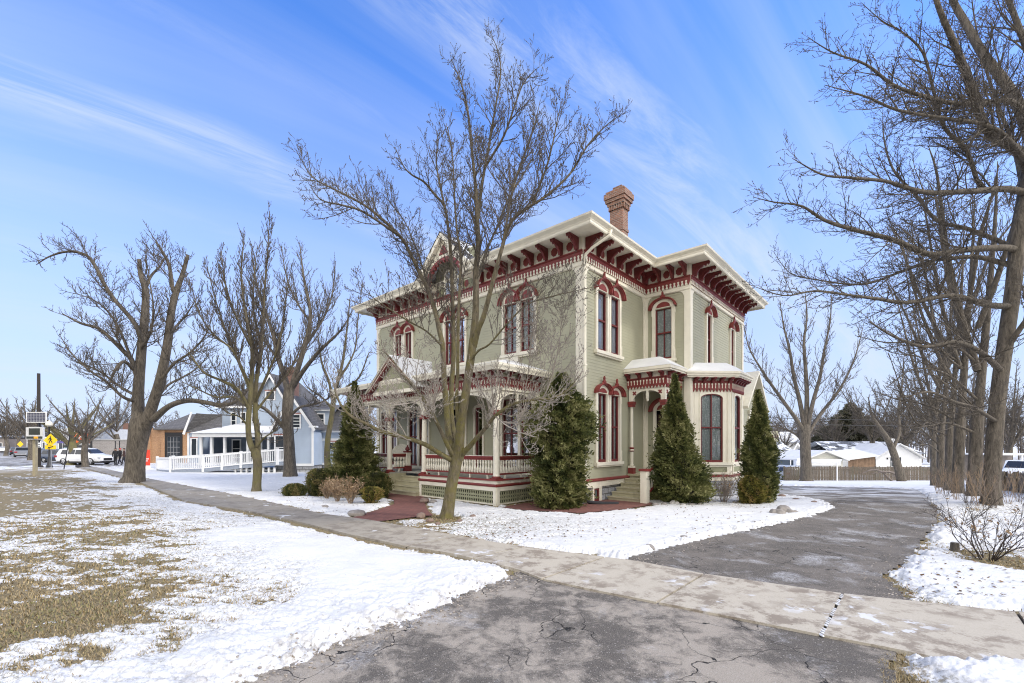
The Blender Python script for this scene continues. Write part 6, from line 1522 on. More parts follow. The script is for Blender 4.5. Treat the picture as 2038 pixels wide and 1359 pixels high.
b = G(1494, 1002); foliage('golden_shrub', 'low yellow green shrub at the foot of the narrow evergreen', b, [(.0, .26), (.3, .44), (.6, .42), (.85, .25), (1.0, .08)], 5500, GOLD, 108, (.035, .08), .35, 'shrub')
b = G(738, 1004); foliage('golden_shrub', 'low straw coloured shrub in front of the clipped shrub by the steps', b, [(.05, .16), (.25, .32), (.5, .34), (.62, .16)], 2600, GOLD, 109, (.03, .07), .4, 'shrub')
# thickets of stems
def stems(name, label, base, n, H, spread, seed, mat, tw=.0035, cat='shrub', group=None, leaves=0, lm=None, r0=.008, up=.35, dens=1.3, br=2):
    T = Tree(seed, rate=(6, 8, 8, 8), up=up, wig=.13, ang=(20, 55), tw=tw, ratio=.55, dens=dens, maxlev=br, minlen=.05); rr_ = T.r
    for i in range(n):
        a = rr_.uniform(0, 2*pi); l = H*rr_.uniform(.6, 1.05); d = Vector((cos(a)*spread*rr_.uniform(.2, 1.2), sin(a)*spread*rr_.uniform(.2, 1.2), 1)).normalized()
        s0 = (base[0]+cos(a)*.10*spread*H, base[1]+sin(a)*.10*spread*H, base[2]-.02); T.grow(T.path(s0, d, l, r0*rr_.uniform(.7, 1.2), tw, 0), 0, .2, l*.7)
    T.small += T.big; T.big = []
    o = T.finish(name, label, base, mat, mat, group, cat, crown='stems')
    if leaves:
        g = np.random.default_rng(seed); pts = np.array([p[-1, :3] for p in T.small])-np.array(base); pick = pts[g.integers(0, len(pts), leaves)]+g.normal(0, .02, (leaves, 3))
        d1 = g.normal(0, 1, (leaves, 3)); d1 /= np.linalg.norm(d1, axis=1, keepdims=True); d2 = np.cross(d1, g.normal(0, 1, (leaves, 3))); d2 /= np.linalg.norm(d2, axis=1, keepdims=True)
        L = g.uniform(.02, .045, (leaves, 1)); V = np.stack([pick-d1*L, pick+d2*L*.5, pick+d1*L, pick-d2*L*.5], 1).reshape(-1, 3); b_ = np.arange(leaves)*4
        np_mesh('dry_leaves', V, np.stack([b_, b_+1, b_+2, b_+3], 1), lm, o, attrs={'tone': np.repeat(g.random(leaves), 4)})
    return o
HG = 'dry flower shrubs in the front bed'
STRAW = simple('straw_stem', (.33, .24, .16), .9, .2, 3)
for px, py, H, sd, lb in ((672, 1000, .85, 201, 'left dry hydrangea shrub with straw stems in the front bed'), (697, 1004, .95, 202, 'middle dry hydrangea shrub with straw stems in the front bed'), (650, 994, .6, 203, 'short dry shrub near the snow edge of the front bed')):
    stems('dry_shrub', lb, G(px, py), 26, H, .42, sd, STRAW, leaves=700, lm=DRYL, group=HG, r0=.007)
stems('bare_shrub', 'fine bare shrub against the stone base of the bay window', G(1441, 1000), 26, 1.15, .5, 204, TWIGL, leaves=120, lm=DRYL, r0=.008)
stems('bare_shrub', 'large dark bare shrub in the snow at the right edge', G(1962, 1112), 15, 1.35, .85, 205, simple('dark_stem', (.055, .042, .035), .8, .3), tw=.0035, leaves=150, lm=DRYL, r0=.011, up=.15, dens=1.1, br=2)
stems('bare_shrub', 'smaller dark bare shrub left of the large one near the driveway edge', G(1905, 1052), 7, 1.15, .8, 206, MATS['dark_stem'], tw=.0035, r0=.009, up=.1)
SP = 'sprouting brush at the feet of the boundary trees'
for i, (px, py, H) in enumerate(((1868, 985, 1.5), (1886, 992, 1.7), (1905, 998, 1.8), (1928, 1004, 1.9), (1950, 1008, 1.9), (1978, 1012, 1.7), (2006, 1004, 1.5), (2028, 1000, 1.4))):
    stems('brush', ('farthest', 'second farthest', 'third farthest', 'fourth farthest', 'fourth nearest', 'third', 'second', 'rightmost')[i]+' clump of tan sprouts under the right boundary trees, counted from the back', G(px, py), 11, H*.85, .42, 210+i, TWIGL if i % 2 else STRAW, r0=.008, group=SP, tw=.004, up=.55, dens=.7)
# dark firs far behind on the right
for i, (px, Y, H, w_, lb) in enumerate(((1692, 82, 11.5, 5.2, 'large dark fir behind the low grey roofed house'), (1648, 88, 7.5, 3.2, 'smaller dark fir left of the large fir'), (1742, 84, 7.0, 3.6, 'dark fir right of the large fir'))):
    x = gx(px, Y); z0 = gzf(x, Y)
    foliage('fir_tree', lb, (x, Y, z0), [(.3, w_*.8), (1.5, w_), (H*.45, w_*.74), (H*.75, w_*.4), (H*.93, w_*.14), (H, .05)], 15000, FIRL, 300+i, (.25, .65), .60, 'tree', 'dark firs behind the right fence', upl=.15)

# ---- far off bare woodland that closes the horizon, one mass on each side
def wood(label, segs, seed, n, H):
    g = np.random.default_rng(seed); polys = []; rads = []
    for i in range(n):
        s = segs[g.integers(0, len(segs))]; f = g.random(); px = s[0]+(s[1]-s[0])*f; Y = s[2]+(s[3]-s[2])*g.random(); x = gx(px, Y); z = gzf(x, Y); h = H*g.uniform(.45, 1.0)*s[4]
        polys.append(np.array([(x, Y, z), (x+g.normal(0, .3), Y, z+h*.4), (x+g.normal(0, .8), Y, z+h)])); rads.append(np.array([.16, .11, .03]))
        for k in range(20):
            q = g.uniform(.25, .95); b = np.array((x, Y, z+h*q)); a = g.uniform(0, 2*pi); l = h*.30*g.uniform(.4, 1)*(1.15-q*.6); d = np.array((cos(a), sin(a)*.6, g.uniform(.4, 1.5))); d /= np.linalg.norm(d)
            m_ = b+d*l*.5; e = b+d*l+g.normal(0, l*.12, 3); polys.append(np.array([b, m_, e])); rads.append(np.array([.07, .05, .02]))
            for w_ in range(3): e2 = m_+(e-m_)*g.random()+g.normal(0, l*.28, 3); e2[2] += l*.2; polys.append(np.array([m_, (m_+e2)/2, e2])); rads.append(np.array([.04, .035, .02]))
    V, F = tubes(polys, rads, 3); o = np_mesh('woodland', V, F, WOODF); tag(o, label, 'woodland', kind='stuff')
WOODF = simple('far_twig', (.115, .098, .085), .95, .3, .1)
wood('far bare woodland along the street horizon on the left', [(-500, 60, 170, 230, 1.0), (60, 760, 120, 190, .95)], 5, 420, 14)
wood('far bare woodland behind the houses on the right', [(1480, 1800, 105, 150, .9), (1750, 2500, 85, 140, 1.0)], 6, 420, 14)

# unseen trees added behind the viewer to darken the window reflections
g_ = np.random.default_rng(9); polys = []; rads = []
for i in range(330):
    x = g_.uniform(-75, 60); y = g_.uniform(-48, -24)
    if i % 3 == 0: x = g_.uniform(-85, -48); y = g_.uniform(-30, 20)
    h = g_.uniform(8, 15); polys.append(np.array([(x, y, 0), (x, y, h*.5), (x+g_.normal(0, .5), y, h)])); rads.append(np.array([.22, .14, .03]))
    for k in range(40):
        b0 = np.array((x, y, h*g_.uniform(.2, .95))); a_ = g_.uniform(0, 2*pi); l = h*.28*g_.uniform(.4, 1); e_ = b0+np.array((cos(a_)*l, sin(a_)*l, l*g_.uniform(.3, 1.1))); polys.append(np.array([b0, (b0+e_)/2, e_])); rads.append(np.array([.08, .06, .03]))
V, F = tubes(polys, rads, 3); o = np_mesh('woodland', V, F, WOODF); tag(o, 'unseen bare trees added behind the viewer to darken window reflections', 'woodland', kind='stuff')
# ------------------------------------------------------------------ neighbouring buildings
BLUE = simple('pale_blue_siding', (.40, .47, .56), .6, .05, 1.5); BLUED = simple('slate_blue_paint', (.16, .20, .26), .6, .08, 2)
NAVY = simple('navy_siding', (.045, .065, .095), .6, .1, 2); STEEL = simple('grey_metal', (.30, .30, .31), .45, .1, 3, metal=.3)
BLACK = simple('black_paint', (.018, .018, .02), .4, .2, 3); TRIMW = simple('bright_trim', (.80, .80, .79), .5, .03, 3)
DGL = simple('dark_window_glass', (.035, .042, .05), .08, .2, 3); RCH = brickm('red_chimney_brick', (.22, .09, .06), (.15, .06, .045), (.2, .17, .14))
TERRA = simple('terracotta_trim', (.36, .10, .06), .6, .1)
def clapx(m, F, L, z0, z1, h=.16): clapboards(m, F, L, z0, z1, (), h, .018)
def gable_siding(m, F, u0, u1, z0, z1, h=.16):
    z = z0
    while z < z1-.05:
        k = (z-z0)/(z1-z0)*(u1-u0)/2; k2 = (z+h-z0)/(z1-z0)*(u1-u0)/2
        m.add([F.p(u0+k, .018, z), F.p(u1-k, .018, z), F.p(u1-k2, .002, z+h), F.p(u0+k2, .002, z+h)], [(0, 1, 2, 3)]); z += h
def rect_win(parent, F, u0, u1, z0, z1, trim=TRIMW, glass=DGL, fr=.10, bars=(1, 1), name='window', red=False):
    m = MB()
    for a, b, c, d in ((u0-fr, u0, z0-fr, z1+fr), (u1, u1+fr, z0-fr, z1+fr), (u0, u1, z1, z1+fr), (u0, u1, z0-fr, z0)): m.box(F, a, b, .0, .07, c, d)
    for i in range(1, bars[0]+1):
        z = z0+(z1-z0)*i/(bars[0]+1); m.box(F, u0, u1, .0, .045, z-.025, z+.025)
    for i in range(1, bars[1]):
        u = u0+(u1-u0)*i/bars[1]; m.box(F, u-.02, u+.02, .0, .044, z0, z1)
    o = m.build(name, trim, parent); m = MB(); m.box(F, u0, u1, -.02, .028, z0, z1); m.build('pane', glass, o)
    if red: m = MB(); m.box(F, u0-fr-.03, u1+fr+.03, .0, .10, z1+fr, z1+fr+.06); m.build('head_trim', TERRA, o)
    return o
def gable_roof(m, x0, x1, y0, y1, z, h, axis, ov=.3, th=.12):
    """pitched roof; axis 'y': ridge runs along y"""
    if axis == 'y':
        c = (x0+x1)/2; w_ = (x1-x0)/2; s = h/w_
        for g in (-1, 1):
            q = [(c+g*(w_+ov), z-ov*s), (c, z+h), (c, z+h+th), (c+g*(w_+ov), z-ov*s+th)]
            vs = [(x, y0-ov, zz) for x, zz in q]+[(x, y1+ov, zz) for x, zz in q]; m.add(vs, [(0, 1, 2, 3), (7, 6, 5, 4), (0, 4, 5, 1), (1, 5, 6, 2), (2, 6, 7, 3), (3, 7, 4, 0)])
    else:
        c = (y0+y1)/2; w_ = (y1-y0)/2; s = h/w_
        for g in (-1, 1):
            q = [(c+g*(w_+ov), z-ov*s), (c, z+h), (c, z+h+th), (c+g*(w_+ov), z-ov*s+th)]
            vs = [(x0-ov, y, zz) for y, zz in q]+[(x1+ov, y, zz) for y, zz in q]; m.add(vs, [(0, 1, 2, 3), (7, 6, 5, 4), (0, 4, 5, 1), (1, 5, 6, 2), (2, 6, 7, 3), (3, 7, 4, 0)])
def rakes(m, F, u0, u1, z, h, w=.2, ov=.3):
    c = (u0+u1)/2; w_ = (u1-u0)/2; s = h/w_
    for g in (-1, 1): m.prism(F, [(c+g*(w_+ov), z-ov*s-.0), (c, z+h), (c, z+h-w*1.25), (c+g*(w_+ov-.12), z-ov*s-w*.85)], ov-.02, ov+.05)
def Z(py, Y): return CAMZ-(py-HZ)/FPX*Y

# ---- pale blue house with its ramp
bh = empty('blue_house', (gx(590, 34), 34, 0), 0, 'pale blue two storey house with white trim, grey shingled gables and a columned porch', 'house')
IX, IY = bh.location.x, bh.location.y
def FB(px, Y, ux=1, uy=0, nx=0, ny=-1): return Fr(gx(px, Y)-IX, Y-IY, ux, uy, nx, ny)
w = MB(); s = MB(); tr = MB(); rf = MB()
# front facing gable bay
A = gx(546, 34)-IX; Bx = gx(624, 34)-IX; FA = Fr(A, 0, 1, 0, 0, -1); LA_ = Bx-A
clapx(w, FA, LA_, .55, 3.55); gable_siding(w, FA, 0, LA_, 3.55, 5.62); clapx(w, Fr(Bx, 0, 0, 1, 1, 0), 8, .55, 3.55); clapx(w, Fr(A, 8, 0, -1, -1, 0), 8, .55, 3.55)
s.bx(A+.02, Bx-.02, .02, 8, -.2, .5); tr.bx(A-.03, Bx+.04, -.06, .0, .48, .68); tr.bx(Bx-.14, Bx+.03, -.045, .0, .68, 3.5)
rakes(tr, FA, 0, LA_, 3.62, 2.15, .22, .25); tr.bx(Bx-.25, Bx+.32, -.28, .1, 3.40, 3.52); tr.bx(A-.3, A+.3, -.28, .1, 3.40, 3.52)
gable_roof(rf, A, Bx, 0, 8, 3.60, 2.12, 'y', .25)
# right hand wing, set back, with a dormer
C0 = Bx; C1 = gx(715, 36)-IX; FC = Fr(C0, 1.6, 1, 0, 0, -1)
clapx(w, FC, C1-C0, .55, 3.2); s.bx(C0, C1, 1.62, 8, -.2, .5); tr.bx(C0, C1+.03, 1.54, 1.6, .48, .68); tr.bx(C0, C1+.2, 1.36, 1.6, 3.08, 3.22); tr.bx(C0, C1, 1.55, 1.6, 2.42, 2.60)
rf.add([(C0, 1.3, 3.22), (C1+.3, 1.3, 3.22), (C1+.3, 5.2, 5.5), (C0, 5.2, 5.5)], [(0, 1, 2, 3)])
D0 = gx(628, 36.5)-IX; D1 = gx(662, 36.5)-IX; FD = Fr(D0, 2.1, 1, 0, 0, -1)
clapx(w, FD, D1-D0, 3.4, 4.85); tr.bx(D0-.15, D1+.15, 1.95, 2.1, 4.80, 4.95); rf.add([(D0-.2, 1.9, 4.95), (D1+.2, 1.9, 4.95), (D1+.2, 5.4, 5.6), (D0-.2, 5.4, 5.6)], [(0, 1, 2, 3)])
# tall main block behind
E0 = gx(440, 41)-IX; E1 = gx(600, 41)-IX; FE_ = Fr(E0, 7, 1, 0, 0, -1)
clapx(w, FE_, E1-E0, .55, 5.6); clapx(w, Fr(E1, 7, 0, 1, 1, 0), 6, .55, 5.6); clapx(w, Fr(E0, 13, 0, -1, -1, 0), 6, .55, 5.6)
rf.add([(E0-.3, 6.6, 5.55), (E1+.3, 6.6, 5.55), (E1-1.6, 10, 8.2), (E0+1.6, 10, 8.2)], [(0, 1, 2, 3)]); rf.add([(E1+.3, 6.6, 5.55), (E1+.3, 13.4, 5.55), (E1-1.6, 10, 8.2)], [(0, 1, 2)]); rf.add([(E0-.3, 6.6, 5.55), (E0-.3, 13.4, 5.55), (E0+1.6, 10, 8.2)], [(0, 1, 2)])
tr.bx(E0-.3, E1+.3, 6.55, 6.7, 5.42, 5.6)
G0 = gx(508, 39.5)-IX; G1 = gx(571, 39.5)-IX; FG = Fr(G0, 5.5, 1, 0, 0, -1)
clapx(w, FG, G1-G0, 3.4, 6.0); gable_siding(w, FG, 0, G1-G0, 6.0, 8.2); gable_roof(rf, G0, G1, 5.5, 10, 6.02, 2.25, 'y', .25); rakes(tr, FG, 0, G1-G0, 6.05, 2.25, .2, .25)
# low gabled room on the left
H0 = gx(374, 38)-IX; H1 = gx(404, 38)-IX; FH = Fr(H0, 4, 1, 0, 0, -1)
clapx(w, FH, H1-H0, .55, 3.1); clapx(w, Fr(H0, 9, 0, -1, -1, 0), 5, .55, 3.1)
tr.bx(H0-.02, H0+.12, 3.95, 4, .6, 3.1); rf.add([(H0-.2, 3.8, 3.15), (gx(384, 38)-IX, 4.4, 4.8), (gx(437, 40)-IX, 6.4, 4.75), (gx(443, 38)-IX, 3.9, 3.2)], [(0, 1, 2, 3)])
tr.prism(FH, [(-.3, 3.0), (.42, 4.85), (.52, 4.80), (-.12, 2.95)], .2, .26)
walls = w.build('wall', BLUE, bh); s.build('foundation', STONE, bh); tr.build('trim', TRIMW, bh); ro = rf.build('roof', SHING, bh)
m = MB(); cx_ = gx(581, 39)-IX; m.bx(cx_-.42, cx_+.42, 4.6, 5.4, 4.5, 8.3); m.bx(cx_-.5, cx_+.5, 4.5, 5.5, 8.3, 8.55); m.bx(cx_-.3, cx_+.3, 4.75, 5.25, 8.55, 8.8); m.build('chimney', RCH, ro)
rect_win(bh, FA, .12, .85, 1.05, 2.75, bars=(1, 1), red=True); rect_win(bh, FA, gx(584, 34)-gx(546, 34), gx(597, 34)-gx(546, 34), 3.42, 4.35, bars=(3, 1), red=True)
rect_win(bh, FC, .62, 1.05, 1.75, 2.25, bars=(0, 1), red=True); rect_win(bh, FD, .25, .85, 3.75, 4.55, bars=(1, 1))
rect_win(bh, FG, 1.0, 1.7, 6.1, 6.75, bars=(0, 1), red=True); rect_win(bh, FE_, 1.0, 1.35, 3.6, 5.0, bars=(1, 1)); rect_win(bh, FE_, 1.9, 2.25, 3.6, 5.0, bars=(1, 1)); rect_win(bh, FE_, 2.9, 3.4, 3.6, 4.9, bars=(1, 1))
rect_win(bh, FH, .35, .75, 1.2, 2.6, bars=(0, 1), red=True)
# porch with columns
p0, p1 = gx(392, 36.5)-IX, A; FP = Fr(p0, 2.4, 1, 0, 0, -1); LP_ = p1-p0
m = MB(); m.bx(p0, p1, 2.4, 6.9, .45, .62); m.bx(p0-.2, p1, 2.2, 2.5, 2.72, 3.05); pb = m.build('porch', TRIMW, bh)
m = MB(); m.bx(p0, p1, 6.5, 6.95, .5, 3.2); m.bx(p0-.0, p0+.1, 4.0, 6.95, .5, 3.2); m.build('back_wall', BLUED, pb)
m = MB(); m.add([(p0-.3, 2.05, 3.05), (p1+.1, 2.05, 3.05), (p1+.1, 7, 4.1), (p0+1, 7, 4.1)], [(0, 1, 2, 3)]); m.build('porch_roof', SNOW, pb)
for px in (402, 423, 449, 495, 520, 536):
    m = MB(); x = gx(px, 36.6)-IX; m.bx(x-.09, x+.09, 2.42, 2.6, .62, 2.74); m.build('column', TRIMW, pb)
FQ = Fr(p0, 6.5, 1, 0, 0, -1)
m = MB(); u = gx(432, 40.5)-IX-p0; m.box(FQ, u-.5, u+.5, .0, .06, .62, 2.75); dd_ = m.build('door', TRIMW, pb)
m = MB(); m.prism(FQ, [(u+.30*cos(a), 1.75+.72*sin(a)) for a in [2*pi*k/16 for k in range(16)]], .06, .08); m.build('oval_glass', simple('ruby_glass', (.10, .02, .02), .15), dd_)
for a, b in ((464, 478), (497, 517)): rect_win(pb, FQ, gx(a, 40.5)-IX-p0, gx(b, 40.5)-IX-p0, 1.0, 2.5, bars=(1, 1))
m = MB(); x = gx(409, 36)-IX; m.bx(x-.45, x+.45, 2.9, 3.0, 1.0, 1.25); m.build('hanging_sign', simple('brown_board', (.12, .06, .04), .6), pb)
# access ramp with white balustrade
rp = empty('access_ramp', (gx(430, 33), 33, 0), 0, 'long white railed wheelchair ramp on a grey base in front of the blue house', 'ramp')
RX = rp.location.x
m = MB(); wb = MB(); ps = MB()
pts = [(gx(340, 33.2), 33.2, .12), (gx(405, 33.0), 33.0, .22), (gx(480, 33.0), 33.0, .50), (gx(552, 33.0), 33.0, .72)]
def rail_run(a, b, open_=True, n0=None):
    a = Vector(a); b = Vector(b); L = hypot(b.x-a.x, b.y-a.y); n = max(1, int(L/.145)); d = Vector((b.x-a.x, b.y-a.y, 0))/L; F = Fr(a.x-RX, a.y-33, d.x, d.y, d.y, -d.x)
    def zz(u): return a.z+(b.z-a.z)*u/L
    for lo, hi in ((.14, .22), (.94, 1.05)):
        wb.add([F.p(0, -.04, zz(0)+lo), F.p(L, -.04, zz(L)+lo), F.p(L, .04, zz(L)+lo), F.p(0, .04, zz(0)+lo), F.p(0, -.04, zz(0)+hi), F.p(L, -.04, zz(L)+hi), F.p(L, .04, zz(L)+hi), F.p(0, .04, zz(0)+hi)], [(0, 3, 2, 1), (4, 5, 6, 7), (0, 1, 5, 4), (1, 2, 6, 5), (2, 3, 7, 6), (3, 0, 4, 7)])
    for i in range(n): u = (i+.5)*L/n; wb.box(F, u-.022, u+.022, -.02, .02, zz(u)+.2, zz(u)+.96)
    ps.box(F, -.08, .08, -.08, .08, zz(0)-.1, zz(0)+1.12)
    m.add([F.p(0, -.02, zz(0)-.14), F.p(L, -.02, zz(L)-.14), F.p(L, .06, zz(L)-.14), F.p(0, .06, zz(0)-.14), F.p(0, -.02, zz(0)+.08), F.p(L, -.02, zz(L)+.08), F.p(L, .06, zz(L)+.08), F.p(0, .06, zz(0)+.08)], [(0, 3, 2, 1), (4, 5, 6, 7), (0, 1, 5, 4), (1, 2, 6, 5), (2, 3, 7, 6), (3, 0, 4, 7)])
for i in range(len(pts)-1):
    a, b = pts[i], pts[i+1]; k = 2 if i != 0 else 1
    k = (1, 2, 2)[i]
    for q in range(k): rail_run([a[c]+(b[c]-a[c])*q/k for c in range(3)], [a[c]+(b[c]-a[c])*(q+1)/k for c in range(3)])
rail_run((gx(552, 33), 33, .72), (gx(552, 33)+.3, 35.2, .72)); rail_run((gx(313, 35.5), 35.5, .06), pts[0])
for (x, y, z) in ((gx(480, 34.6), 34.6, .5),): rail_run((gx(345, 34.6), 34.6, .15), (x, y, z)); rail_run((x, y, z), (gx(535, 34.6), 34.6, .72))
m.add([(gx(340, 33.2)-RX, .2, .12), (gx(552, 33)-RX, 0, .70), (gx(552, 33)-RX+.2, 1.8, .70), (gx(345, 34.6)-RX, 1.6, .15)], [(0, 1, 2, 3)])
m.build('ramp_deck', simple('ramp_grey', (.26, .29, .34), .7), rp); wb.build('balustrade', TRIMW, rp); ps.build('railing_posts', TRIMW, rp)
m = MB()
for i in range(8):
    x = gx(470+i*11, 33.2)-RX; m.bx(x-.06, x+.06, .1, .22, -.05, .42)
m.build('support', TRIMW, rp)

# ---- orange brick garage behind the old tree
Y0 = 52.0
gb_ = empty('brick_garage', (gx(345, Y0), Y0, 0), 0, 'orange brick garage with dark grey roof and black framed glass door', 'garage')
ox = gb_.location.x; x0, x1 = gx(292, Y0)-ox, gx(380, Y0)-ox; m = MB(); m.bx(x0, x1, 0, 9, -.2, Z(852, Y0)); m.bx(x0-.05, x0+.5, -.12, 0, -.2, Z(850, Y0)); m.bx(gx(322, Y0)-ox, gx(329, Y0)-ox, -.12, 0, -.2, Z(852, Y0)); m.build('wall', BRICKO, gb_)
m = MB(); zt = Z(853, Y0); m.add([(gx(310, Y0)-ox, -.4, zt), (gx(440, Y0)-ox, -.4, zt), (gx(430, Y0)-ox, 4.5, zt+2.0), (gx(322, Y0)-ox, 4.5, zt+2.0)], [(0, 1, 2, 3)]); m.bx(gx(310, Y0)-ox, gx(440, Y0)-ox, -.4, -.3, zt-.15, zt); m.build('roof', SHING, gb_)
F = Fr(0, 0, 1, 0, 0, -1); u0, u1 = gx(333, Y0)-ox, gx(359, Y0)-ox; z1 = Z(869, Y0)
m = MB()
for a, b, c, d in ((u0-.25, u0, 0, z1+.5), (u1, u1+.25, 0, z1+.5), (u0, u1, z1, z1+.5)): m.box(F, a, b, 0, .08, c, d)
gd_ = m.build('garage_door_frame', BLACK, gb_); m = MB(); m.box(F, u0, u1, -.01, .02, 0, z1); m.build('pane', DGL, gd_); m = MB()
for i in range(5): u = u0+(u1-u0)*i/4; m.box(F, u-.02, u+.02, .02, .04, 0, z1)
for i in range(6): z = z1*i/5; m.box(F, u0, u1, .021, .043, max(0, z-.025), z+.025)
m.build('glazing_bar', STEEL, gd_)

# ---- shops and wall in the distance on the left
Y0 = 66.0
def bldg(name, label, px0, px1, pyt, Y, dep, mat, pyb=None): 
    o = empty(name, (gx((px0+px1)/2, Y), Y, 0), 0, label, 'building'); m = MB(); h = (gx(px1, Y)-gx(px0, Y))/2; m.bx(-h, h, 0, dep, -.3, Z(pyt, Y)); m.build('wall', mat, o); return o, h
o, h = bldg('block_wall', 'long grey block wall beside the orange shop', 184, 262, 876, 66, .4, BRICKG)
m = MB(); m.bx(-h-.05, h+.05, -.08, .48, Z(876, 66), Z(876, 66)+.12); m.build('coping', simple('coping_stone', (.45, .44, .42), .8), o); tag(o, None, 'wall')
o, h = bldg('orange_shop', 'black framed shop front with orange sign panels behind the white car', 127, 187, 852, 67, 8, simple('shop_white', (.55, .55, .54), .6, .1))
F = Fr(0, 0, 1, 0, 0, -1); ox = o.location.x
m = MB(); a, b = gx(148, 67)-ox, gx(182.5, 67)-ox; m.box(F, a, b, 0, .15, Z(881.5, 67), Z(862, 67)); sgn = m.build('sign_panel', simple('shop_orange', (.80, .16, .035), .5, .1), o)
m = MB()
for i, (u, w_) in enumerate(((.18, .07), (.27, .05), (.34, .07), (.43, .05))): m.box(F, a+(b-a)*u, a+(b-a)*(u+w_), .15, .17, Z(865.5, 67), Z(863.5, 67))
m.band(F, [(a+(b-a)*.5+.38*cos(t_), Z(875, 67)+.38*sin(t_)) for t_ in [.3+k*.4 for k in range(12)]], [(a+(b-a)*.5+.55*cos(t_), Z(875, 67)+.58*sin(t_)) for t_ in [.3+k*.4 for k in range(12)]], .15, .17)
m.box(F, a+(b-a)*.6, a+(b-a)*.66, .15, .17, Z(879, 67), Z(866, 67)); m.build('lettering', TRIMW, sgn)
m = MB(); m.box(F, b+.05, b+.35, 0, .3, 0, Z(848, 67)); m.box(F, a-1.4, b, 0, .3, Z(889, 67), Z(886, 67)); m.box(F, a+.4, b, 0, .2, Z(853, 67), Z(850, 67)); m.build('black_frame', BLACK, o)
m = MB(); m.box(F, gx(129, 67)-ox, gx(146, 67)-ox, .02, .1, .5, Z(888, 67)); m.build('shop_window', simple('pale_teal_glass', (.25, .38, .38), .15, .3, 2), o)
m = MB(); m.box(F, gx(127, 67)-ox, gx(148, 67)-ox, .02, 1.0, Z(882, 67), Z(877, 67)); m.build('awning', simple('violet_awning', (.14, .12, .35), .7), o)
o, h = bldg('far_shop', 'pale rendered shop left of the orange sign, partly behind the crossing sign', 98, 128, 853, 80, 8, simple('pale_render', (.50, .52, .53), .7, .1)); F = Fr(0, 0, 1, 0, 0, -1)
rect_win(o, F, -h+.6, -h+2.0, Z(880, 80)+.1, Z(866, 80), bars=(1, 2)); rect_win(o, F, .4, 1.7, .6, 2.6, bars=(0, 2))
o, h = bldg('brick_house', 'distant brown brick house with a chimney above the grey wall', 200, 262, 862, 84, 8, BRICKO)
m = MB(); gable_roof(m, -h, h, 0, 8, Z(866, 84), 1.8, 'x', .3); ro = m.build('roof', SHING, o); m = MB(); m.bx(.4, 1.3, 1, 1.8, Z(872, 84), Z(852, 84)+1); m.build('chimney', RCH, ro)
# more distant fronts down the street
for i, (a, b, t_, Y, c, lb) in enumerate(((-30, 8, 872, 130, (.22, .19, .17), 'dark brown building at the far end of the street'), (8, 26, 879, 170, (.45, .44, .42), 'low pale building at the very end of the street'), (52, 74, 868, 120, (.33, .31, .30), 'grey brown shop behind the wooden post'), (74, 100, 872, 100, (.42, .43, .46), 'light grey shop behind the dark pole'))):
    o, h = bldg('shop_building', lb, a, b, t_, Y, 9, simple('far_wall_%s' % 'abcd'[i], c, .8, .15, .5)); F = Fr(0, 0, 1, 0, 0, -1)
    for k in range(3): rect_win(o, F, -h+h*.25+k*h*.6, -h+h*.6+k*h*.6, .8, 2.6, bars=(0, 1))
    m = MB(); m.bx(-h-.2, h+.2, -.2, 9.2, Z(t_, Y), Z(t_, Y)+.3); m.build('parapet', TRIMW if i % 2 else BLACK, o)

# ---- cars
def wheel(parent, x, y, r=.36, w=.24, side=1, sn=''):
    m = MB(); n = 20; pr_ = [(r*.62, -w/2), (r*.92, -w/2), (r, -w/2+.04), (r, w/2-.04), (r*.92, w/2), (r*.62, w/2)]; vs = []; fs = []
    for rr_, yy in pr_:
        for k in range(n): vs.append((x+rr_*cos(2*pi*k/n), y+yy, r+rr_*sin(2*pi*k/n)))
    for i in range(len(pr_)-1):
        for k in range(n): fs.append((i*n+k, i*n+(k+1) % n, (i+1)*n+(k+1) % n, (i+1)*n+k))
    m.add(vs, fs); o = m.build('wheel', simple('tyre_rubber', (.02, .02, .02), .8) if 'tyre_rubber' not in MATS else MATS['tyre_rubber'], parent, smooth=True)
    m = MB(); F = Fr(x, y+side*w*.36, 1, 0, 0, side); m.prism(F, [(r*.62*cos(2*pi*k/20), r+r*.62*sin(2*pi*k/20)) for k in range(20)], -.03, .0)
    for k in range(5):
        a = 2*pi*k/5; m.prism(F, [(.05*cos(a+1.57), r+.05*sin(a+1.57)), (r*.6*cos(a)+.03*cos(a+1.57), r+r*.6*sin(a)+.03*sin(a+1.57)), (r*.6*cos(a)-.03*cos(a+1.57), r+r*.6*sin(a)-.03*sin(a+1.57)), (-.05*cos(a+1.57), r-.05*sin(a+1.57))], .0, .02)
    m.build('rim', simple('alloy', (.45, .45, .46), .3, metal=.8) if 'alloy' not in MATS else MATS['alloy'], o)
def carpaint(name, c): 
    t = NT(name); t.col(c); t.rough(.35); t.b.inputs['Coat Weight'].default_value = .6; t.b.inputs['Coat Roughness'].default_value = .05; return t.m
